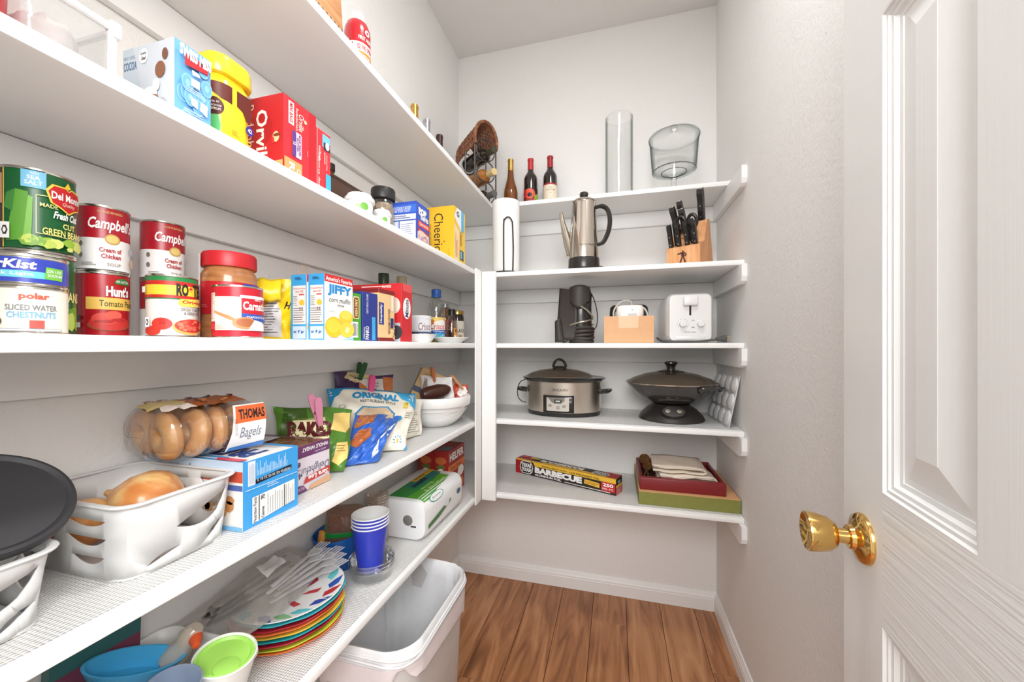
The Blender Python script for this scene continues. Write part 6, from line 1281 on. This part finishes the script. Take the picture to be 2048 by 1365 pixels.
MB().tube(smoothpath([(-.052, -.012, .06), (-.062, -.014, .10), (-.060, -.012, .13), (-.040, -.008, .158), (-.015, -.004, .168), (.004, .0, .163), (.008, .004, .148)], 6), .0035, M('grey_cable', (196, 190, 180), rough=.5), seg=8).build('cable', t)
MB().tube(smoothpath([(.042, -.012, .142), (.058, -.016, .128), (.066, -.018, .105), (.066, -.018, .07)], 6), .0035, M('grey_cable'), seg=8).build('cable', t)
tag(MB().loft([[(x, y, zz) for x, y in rrect(.152 * k, .05 * k, .022, 6)] for zz, k in ((0, .95), (.12, 1.0), (.142, .97), (.152, .85))], glossb).build('dark_case', loc=(.052, 1.655 - .013, z + .0025), smooth=50), 'dark brown rounded case behind the white device in the box', 'case')
# toaster
t = thing('toaster', 'white two slice toaster with control knobs', 'toaster', (.272, 1.705, z))
tm = M('toaster_white', (228, 227, 225), rough=.28, coat=.3, var=.01)
def ts(w, h_, r, y, zc=.0): return [(x, y, h_ / 2 + .008 + q + zc) for x, q in rrect(w, h_, r, 7)]
MB().loft([ts(.150, .176, .02, -.118), ts(.164, .182, .026, -.108), ts(.172, .182, .03, -.06), ts(.172, .182, .03, .09), ts(.160, .176, .026, .115), ts(.13, .15, .02, .122)], tm).build('housing', t, smooth=45, normals=True)
MB().loft([ts(.144, .172, .016, -.128, .002), ts(.150, .176, .02, -.124), ts(.150, .176, .02, -.116)], tm).build('front_panel', t, smooth=45, normals=True)
MB().box(-.068, .068, -.1, .1, 0, .010, M('toaster_foot', (206, 204, 202))).build('foot_plate', t, smooth=0)
for x in (-.034, .034): MB().box(x - .014, x + .014, -.08, .09, .1895, .1912, M('slot_black', (30, 28, 27), rough=.6)).build('bread_slot', t, smooth=0)
MB().box(-.0035, .0035, -.1292, -.1278, .104, .158, M('slot_black')).build('lever_slot', t, smooth=0)
MB().box(-.026, .026, -.143, -.128, .140, .176, tm, bev=.006, seg=3).build('lever', t)
TK = lambda x, zz: Matrix.Translation((x, -.128, zz)) @ Matrix.Rotation(R(90), 4, 'X')
for x in (-.026, .036):
    k = MB().lathe([(0, 0), (.0135, 0), (.0135, .004), (.0115, .0125), (.0105, .014), (0, .014)], tm, seg=32, T=TK(x, .072)).build('knob', t)
    MB().box(x - .0015, x + .0015, -.145, -.1415, .062, .082, tm, bev=.0006).build('knob_grip', t)
p = Print(face((-.072, -.1281, .0), (1, 0, 0), .144, (0, 0, 1), .19))
for i in range(11): a = R(215 - i * 25); p.ell(.32 + .135 * math.cos(a), .38 + .1 * math.sin(a), .008, .006, (120, 116, 112), 8); p.l -= 1
p.up(); p.ell(.57, .45, .04, .012, (170, 168, 166)).ell(.57, .31, .04, .012, (150, 148, 146)).text('Hamilton Beach', .36, .205, .64, .23, (130, 126, 122), 0, .1).rect(.2, .14, .8, .143, (200, 198, 196)); p.build(t)
MB().box(-.052, .052, -.1305, -.128, .012, .026, tm, bev=.001).build('crumb_tray', t)
MB().tube(smoothpath([(-.115, -.10, .02), (-.095, -.125, .005), (-.05, -.136, .004), (.02, -.142, .005), (.062, -.146, .010), (.09, -.15, .012)], 6), .0035, M('dark_cord', (62, 60, 58), rough=.5), seg=8).build('cord', t)
MB().loft([[(x0, -.150 + y, .0155 + q) for y, q in rrect(w, w * .9, .003, 3)] for x0, w in ((.082, .012), (.096, .017), (.112, .027), (.116, .027))], M('dark_cord')).build('plug', t, smooth=40)
for q in (-.005, .007): MB().box(.116, .132, -.151, -.149, .0155 + q - .0015, .0155 + q + .0015, M('brass_pin', (206, 176, 120), rough=.3, metal=1.0)).build('plug_pin', t, smooth=0)

# ------------------------------------------------------------------ second lowest back shelf
z = ZS['D'] + LZ
t = thing('slow_cooker', 'oval stainless steel slow cooker with glass lid', 'slow cooker', (-.226, 1.735, z))
brushed = M('brushed_steel', (226, 216, 202), rough=.30, metal=1.0, var=.04, scale=8)
ell = lambda a, b, zz, n=64: [(a * math.cos(2 * PI * i / n), b * math.sin(2 * PI * i / n), zz) for i in range(n)]
MB().loft([ell(.150, .108, 0), ell(.160, .117, .003), ell(.163, .12, .018)], bpl).build('foot', t, smooth=40)
MB().loft([ell(.162, .119, .0182), ell(.166, .1225, .14), ell(.167, .1235, .146), ell(.162, .118, .147)], brushed).build('housing', t, smooth=40)
MB().loft([ell(.166, .1225, .146), ell(.176, .131, .150), ell(.184, .139, .158), ell(.186, .140, .162), ell(.180, .135, .164), ell(.166, .122, .16)], M('black_stoneware', (26, 23, 22), rough=.15, coat=.5)).build('stoneware_rim', t, smooth=50)
lidg = thin('smoky_glass', (150, 130, 104), fac=.2, rough=.04, haze=.25, hazergb=(120, 100, 76), edge=.6)
sh_ = lambda a, b, zz: [(x - .018, y, q) for x, y, q in ell(a, b, zz)]
MB().loft([sh_(.150, .112, .165), sh_(.152, .113, .167), sh_(.130, .096, .180), sh_(.09, .066, .192), sh_(.04, .03, .199), sh_(.01, .008, .200)], lidg, cap0=False).build('glass_lid', t, smooth=60)
MB().loft([sh_(.150, .112, .1645), sh_(.1535, .1145, .166), sh_(.151, .1125, .1685)], steel, cap0=False, cap1=False).build('lid_rim', t, smooth=50)
MB().loft([sh_(.032, .02, .198), sh_(.03, .018, .206), sh_(.02, .012, .210)], bpl).build('knob_base', t, smooth=50)
MB().tube([(-.018 + .028 * math.cos(a), 0, .206 + .034 * math.sin(a)) for a in [PI * i / 16 for i in range(17)]], .006, bpl, seg=8).build('lid_handle', t)
for s_ in (-1, 1):
    MB().tube(smoothpath([(s_ * .160, -.036, .10), (s_ * .192, -.036, .104), (s_ * .203, -.012, .108), (s_ * .203, .02, .108), (s_ * .192, .04, .104), (s_ * .158, .04, .10)], 5), .0085, bpl, seg=10, flat=.7).build('side_handle', t)
def emap(u, v, l):     # on the oval front; u in metres from the middle, v height
    x = u; y = -.1213 * math.sqrt(max(0, 1 - (x / .1648) ** 2)); n = Vector((x / .1648 ** 2, y / .1213 ** 2, 0)).normalized(); return Vector((x, y, v)) + n * (l + .0004)
mb = MB(); 
def rimq(u, v): return emap(-.070 + .128 * u, .020 + .072 * v, .004)
mb.grid(rimq, 16, 2, bpl); mb.build('control_frame', t, smooth=50, solid=.008)
p = Print(lambda u, v, l: emap(u, v, l + .0045), step=.012)
p.rrect(-.055, .027, .038, .084, .004, (196, 188, 178)).poly([(-.05, .084), (.02, .084), (.02, .07), (.004, .058), (-.022, .058), (-.036, .066)], (120, 116, 110)).rect(-.022, .062, .008, .076, (52, 50, 48)).rect(-.016, .066, .002, .072, (206, 200, 190)).ell(-.040, .050, .008, .006, (150, 142, 132)).ell(.018, .048, .008, .006, (150, 142, 132)).lines(-.014, .034, .002, .05, 3, (90, 84, 78), .3, .2); p.build(t, 'control_panel')
p = Print(lambda u, v, l: emap(u, v, l), step=.012); p.text('CROCK-POT', -.034, .110, .036, .121, (50, 44, 40), .02); p.build(t)
MB().tube(smoothpath([(-.165, -.03, .15), (-.190, -.03, .14), (-.205, -.03, .11), (-.203, -.03, .07), (-.185, -.03, .05), (-.168, -.02, .045)], 6), .0022, bpl, seg=6).build('lid_cord', t)
# electric wok
t = thing('electric_wok', 'black electric wok with glass lid on a flared base', 'electric wok', (.222, 1.715, z))
wokm = M('black_nonstick', (58, 54, 51), rough=.22, coat=.3); mattb = M('matte_black_base', (46, 42, 40), rough=.4)
MB().lathe([(0, 0), (.126, 0), (.128, .003), (.120, .020), (.095, .045), (.074, .058), (.07, .064), (0, .064)], mattb, seg=64).build('base', t)
MB().lathe([(0, .064), (.05, .064), (.085, .072), (.125, .093), (.155, .118), (.176, .145), (.180, .150), (.178, .152), (.172, .146), (.15, .12), (.12, .098), (0, .08)], wokm, seg=72).build('pan', t)
MB().shell([(.1795, .151), (.176, .153), (.15, .168), (.10, .186), (.05, .195), (.001, .197)], lidg, seg=72).build('glass_lid', t, smooth=60)
MB().tube([(.1795 * math.cos(a), .1795 * math.sin(a), .1515) for a in [2 * PI * i / 72 for i in range(72)]], .0026, steel, seg=8, closed=True).build('lid_rim', t)
MB().lathe([(0, .194), (.05, .192), (.052, .196), (.03, .201), (0, .202)], bpl, seg=40).build('knob_plate', t)
MB().lathe([(0, .2), (.018, .2), (.016, .21), (.02, .222), (.026, .228), (.025, .234), (.016, .2375), (0, .238)], bpl, seg=36).build('lid_knob', t)
MB().tube(smoothpath([(-.055, -.090, .088), (-.04, -.112, .092), (0, -.120, .094), (.04, -.112, .092), (.055, -.090, .088)], 5), .0085, wokm, seg=10, flat=.7).build('front_handle', t)
MB().tube(smoothpath([(.09, -.118, .118), (.08, -.155, .135), (.105, -.16, .142), (.15, -.13, .142), (.172, -.10, .138), (.165, -.08, .128)], 6), .0085, wokm, seg=10, flat=.6).build('side_handle', t)
TC = Matrix.Translation((-.005, -.107, .042)) @ Matrix.Rotation(R(58), 4, 'X')
MB().lathe([(0, 0), (.044, 0), (.044, .008), (.040, .011), (0, .011)], bpl, seg=40, sx=1.0, sy=.55, T=TC).build('control_dial_plate', t)
for x in (-.021, .021): MB().lathe([(.0075, .0112), (.0085, .0125), (.0065, .0128), (.0060, .0112)], riv, seg=24, T=TC @ Matrix.Translation((x, .001, 0)), sy=.9).build('dial_ring', t)
# white mould tray leaning on the right wall
t = thing('muffin_tray', 'white cupped silicone baking tray leaning on the right wall', 'baking tray', (.397, 1.600, z), rot=(0, R(11), R(3)))
mw = M('white_silicone', (206, 205, 204), rough=.4)
TL_, TH_ = .255, .195
MB().box(0, .004, -.035, TL_ - .035, 0, TH_, mw, bev=.0015).build('sheet', t)
for j in range(3):
    for i in range(4):
        MB().lathe([(.029, 0), (.027, .006), (.02, .010), (.008, .012), (0, .0125)], mw, seg=24, T=Matrix.Translation((0, -.005 + i * .063, .034 + j * .063)) @ Matrix.Rotation(R(-90), 4, 'Y'), sx=1.0, sy=1.0).build('cup', t)

# ------------------------------------------------------------------ lowest back shelf
z = ZS['E'] + LZ
t = thing('foil_box', 'long black, red and yellow barbecue foil box', 'box', (-.2195, 1.739, z), rz=R(-22))
L2, D2, H2 = .252, .033, .066
MB().box(-L2, L2, -D2, D2, 0, H2, M('foil_card', (40, 34, 32), rough=.4), bev=.001, seg=1).build('carton', t, smooth=0)
p = Print(face((-L2, -D2, 0), (1, 0, 0), 2 * L2, (0, 0, 1), H2)); ye = (240, 190, 60); rd_ = (170, 32, 36)
p.rect(0, 0, 1, 1, (44, 34, 30)).poly([(0, 0), (0, 1), (.2, 1), (.13, .5), (.2, .2), (.06, 0)], rd_).poly([(0, .93), (0, 1), (1, 1), (1, .82), (.28, .74), (.2, .95)], ye).poly([(.2, .95), (.22, .70), (1, .72), (1, .95)], ye)
oc = [(.06, .2), (.05, .5), (.06, .8), (.085, .95), (.165, .95), (.19, .8), (.2, .5), (.19, .2), (.165, .06), (.085, .06)]
p.poly(oc, W_).poly([(.125 + (u - .125) * .9, .5 + (v - .5) * .9) for u, v in oc], (40, 34, 32)).text('TEXAS', .07, .52, .18, .8, W_, .06).text('TOUGH', .07, .2, .18, .48, W_, .06).text('EXTRA HEAVY DUTY - OUR STRONGEST FOIL', .3, .76, .86, .88, (40, 30, 26), .02).text('BARBECUE', .22, .26, .70, .68, W_, .07).text('ALUMINUM FOIL', .22, .08, .5, .22, W_, .04).lines(.53, .08, .96, .14, 1, (226, 220, 210), .8, .1).poly([(.72, .34), (.725, .62), (.86, .56), (.86, .26)], ye).text('Professional', .73, .45, .85, .52, (120, 40, 30), .02).text('Strength', .74, .36, .84, .43, (120, 40, 30), .02).rect(.875, .16, .995, .72, (200, 40, 44)).text('250', .89, .44, .98, .66, W_, .04).text('SQ. FT.', .885, .24, .985, .36, W_, .02); p.build(t)
p = Print(face((-L2, -D2, H2), (1, 0, 0), 2 * L2, (0, 1, 0), 2 * D2))
p.rect(0, 0, 1, .16, ye).poly([(0, 0), (0, .5), (.1, .5), (.14, .0)], ye).rect(0, .16, .16, 1, rd_).rect(.86, .1, 1, 1, rd_).poly([(.3, .16), (.9, .1), (.9, .3), (.26, .34)], ye).text('BARBECUE', .24, .36, .68, .72, W_, .06, rot=180).text('ALUMINUM FOIL', .45, .76, .68, .88, W_, .03, rot=180).poly([(.12 + (u) * .0 + .60 + u, .1 + v * .7) for u, v in oc], W_).poly([(.72 + .125 + (u - .125) * .9, .45 + (v - .5) * .62) for u, v in oc], (40, 34, 32)).text('TEXAS', .79, .28, .9, .46, W_, .06, rot=180).text('TOUGH', .79, .5, .9, .68, W_, .06, rot=180).rect(.12, .5, .22, .8, ye).rect(.04, .5, .1, .8, (206, 60, 60)); p.build(t, 'top_print')
p = Print(face((L2, -D2, 0), (0, 1, 0), 2 * D2, (0, 0, 1), H2)); p.rect(0, 0, 1, .45, (206, 70, 60)).rect(0, .45, 1, .6, ye).rect(.3, .65, .7, .85, (150, 170, 180)).lines(.1, .05, .9, .4, 4, (240, 210, 190), .3); p.build(t, 'end_print')
# green box, red tray, cloths, spoons
t = thing('green_box', 'flat green box with tan top under the red tray', 'box', (.2615, 1.734, z))
MB().box(-.1755, .1755, -.178, .178, 0, .0485, M('green_board', (130, 130, 62), rough=.7, var=.12, scale=50, bump=.2), bev=.001, seg=1).build('box_body', t, smooth=0)
MB().box(-.1755, .1755, -.178, .178, .0485, .0505, M('tan_board', (222, 168, 120), rough=.6), bev=.0006, seg=1).build('tan_top', t, smooth=0)
zr = z + .051
t = thing('red_tray', 'dark red wooden tray holding folded cloths', 'tray', (.243, 1.715, zr))
rm = M('dark_red_lacquer', (126, 30, 34), rough=.4, var=.08, scale=15)
tw2, td2, th2 = .152, .142, .047
for b in ((-tw2, tw2, -td2, -td2 + .024), (-tw2, tw2, td2 - .012, td2)): MB().box(b[0], b[1], b[2], b[3], 0, th2, rm, bev=.004).build('rail', t)
for b in ((-tw2, -tw2 + .012), (tw2 - .012, tw2)): MB().box(b[0], b[1], -td2 + .0245, td2 - .0125, 0, th2 - .003, rm, bev=.003).build('rail', t)
MB().box(-tw2 + .0125, tw2 - .0125, -td2 + .0245, td2 - .0125, .001, .005, M('tray_felt', (70, 26, 28), rough=.9)).build('tray_floor', t, smooth=0)
MB().box(-tw2 + .02, -.02, -td2 + .044, -td2 + .05, .005, .036, rm, bev=.002).build('divider', t)
cm = M('cream_cotton', (236, 224, 206), rough=.9, var=.05, scale=50, bump=.5, bscale=260)
def folded(lb, cx0, cy0, z0, w, d, n, th=.0055, rz=0):
    t = thing('folded_cloth', lb, 'cloth', (cx0, cy0, z0), rz, 'folded cream cloths')
    pts = []
    for i in range(n):
        zz = th * (i + .5); row = [(-d / 2 + .003 * (i % 2) + d * j / 8, zz + .0012 * math.sin(j * 1.7 + i * 2)) for j in range(9)]
        if i % 2: row = row[::-1]
        pts += row
        if i < n - 1:
            e = row[-1]; s_ = 1 if i % 2 == 0 else -1; pts.append((e[0] + s_ * th * .7, zz + th * .5))
    # sheet folded back and forth: profile in (x, z), pulled along y
    mb = MB(); rings = []
    for k in range(9):
        y = -w / 2 + w * k / 8; rings.append([(a * 1.0, y + .002 * math.sin(a * 60 + k), b + .0015 * math.sin(k * 1.1 + a * 40)) for a, b in pts])
    vs = [q for r_ in rings for q in r_]; m_ = len(pts)
    fs = [(k * m_ + i, k * m_ + i + 1, (k + 1) * m_ + i + 1, (k + 1) * m_ + i) for k in range(8) for i in range(m_ - 1)]
    mb.add(vs, fs, cm); mb.build('cloth_sheet', t, smooth=60, solid=th * .62); return t
folded('thicker folded cream cloth at the bottom of the cloths', .262, 1.668, zr + .010, .140, .190, 5, .0105, R(4))
folded('folded cream cloth lying on top in the red tray', .238, 1.690, zr + .064, .165, .182, 3, .0095, R(-3))
gold = M('aged_bronze', (150, 110, 66), rough=.35, metal=.8)
def spoon(lb, loc, rot, s=1.0, m=gold):
    t = thing('serving_spoon', lb, 'spoon', loc, rot=rot, group='serving spoons')
    MB().loft([[(.022 * s * math.sin(q) ** .8 * k_, .034 * s * (1 - math.cos(q)), -.010 * s * math.sin(q) * (1 - k_ * k_)) for k_ in (-1, -.6, -.2, .2, .6, 1)] for q in [.12 + 2.9 * i / 12 for i in range(13)]], m, closed=False, cap0=False, cap1=False).build('spoon_bowl', t, smooth=70, solid=.0015)
    MB().tube(smoothpath([(0, .001, 0), (0, -.02 * s, .003), (0, -.08 * s, .008), (0, -.13 * s, .006)], 5), [.0035 * s] * 16, m, seg=8, flat=.6).build('handle', t)
spoon('large bronze serving spoon at the back corner of the red tray', (.128, 1.80, zr + .038), (R(20), R(-10), R(-150 + 150)), 1.0)
spoon('smaller bronze serving spoon nearer the front of the red tray', (.128, 1.735, zr + .030), (R(18), R(8), R(-12)), .85)
tag(MB().box(-.012, .012, -.1, .1, 0, .004, M('brown_leather', (110, 84, 44), rough=.6), bev=.001).build('wooden_spatula', loc=(.368, 1.70, zr + .006), rot=(0, 0, R(4))), 'narrow brown wooden strip along the right side of the red tray', 'utensil')

# ------------------------------------------------------------------ pieces that belong to a part rather than to the thing itself
SUB = {'toaster': [('knob_grip', 'knob'), ('printed_label', 'front_panel'), ('lever_slot', 'front_panel'), ('plug_pin', 'plug')], 'slow_cooker': [('lid_rim', 'glass_lid'), ('knob_base', 'glass_lid'), ('lid_handle', 'glass_lid'), ('control_panel', 'control_frame')],
       'electric_wok': [('lid_rim', 'glass_lid'), ('knob_plate', 'glass_lid'), ('lid_knob', 'glass_lid'), ('dial_ring', 'control_dial_plate')], 'percolator': [('lid_knob', 'lid'), ('printed_label', 'body')], 'muffin_tray': [('cup', 'sheet')],
       'food_can': [('printed_label', 'paper_label')], 'peanut_butter_jar': [('printed_label', 'paper_label')], 'yogurt_tub': [('lid_print', 'lid')], 'door_1': [('knob', 'rosette')], 'green_box': [('tan_top', 'box_body')],
       'plastic_fork': [('tine', 'head')], 'knife': [('rivet', 'handle'), ('end_cap', 'handle')], 'clear_bin': [('corner_cap', 'corner_post')], 'plastic_cup': [('lid_button', 'lid')], 'white_device': [('lens', 'housing'), ('label_plate', 'housing')],
       'paper_towel_pack': [('printed_label', 'wrapped_rolls'), ('tape', 'wrapped_rolls')], 'wine_bottle': [('printed_label', 'bottle_body')], 'wine_rack': [('hood_rim', 'wicker_hood')], 'blue_bowl': [('flower_relief', 'bowl_body')], 'ceiling_lamp': [('diffuser', 'lamp_base')]}
base = lambda o: o.name.split('.')[0]
for o in list(COL.objects):
    if o.parent is None and base(o) in SUB:
        kids = list(o.children)
        for child, part in SUB[base(o)]:
            ps = [k for k in kids if base(k) == part]; cs = [k for k in kids if base(k) == child]
            for i, c in enumerate(cs):
                if ps: c.parent = ps[i * len(ps) // len(cs)]
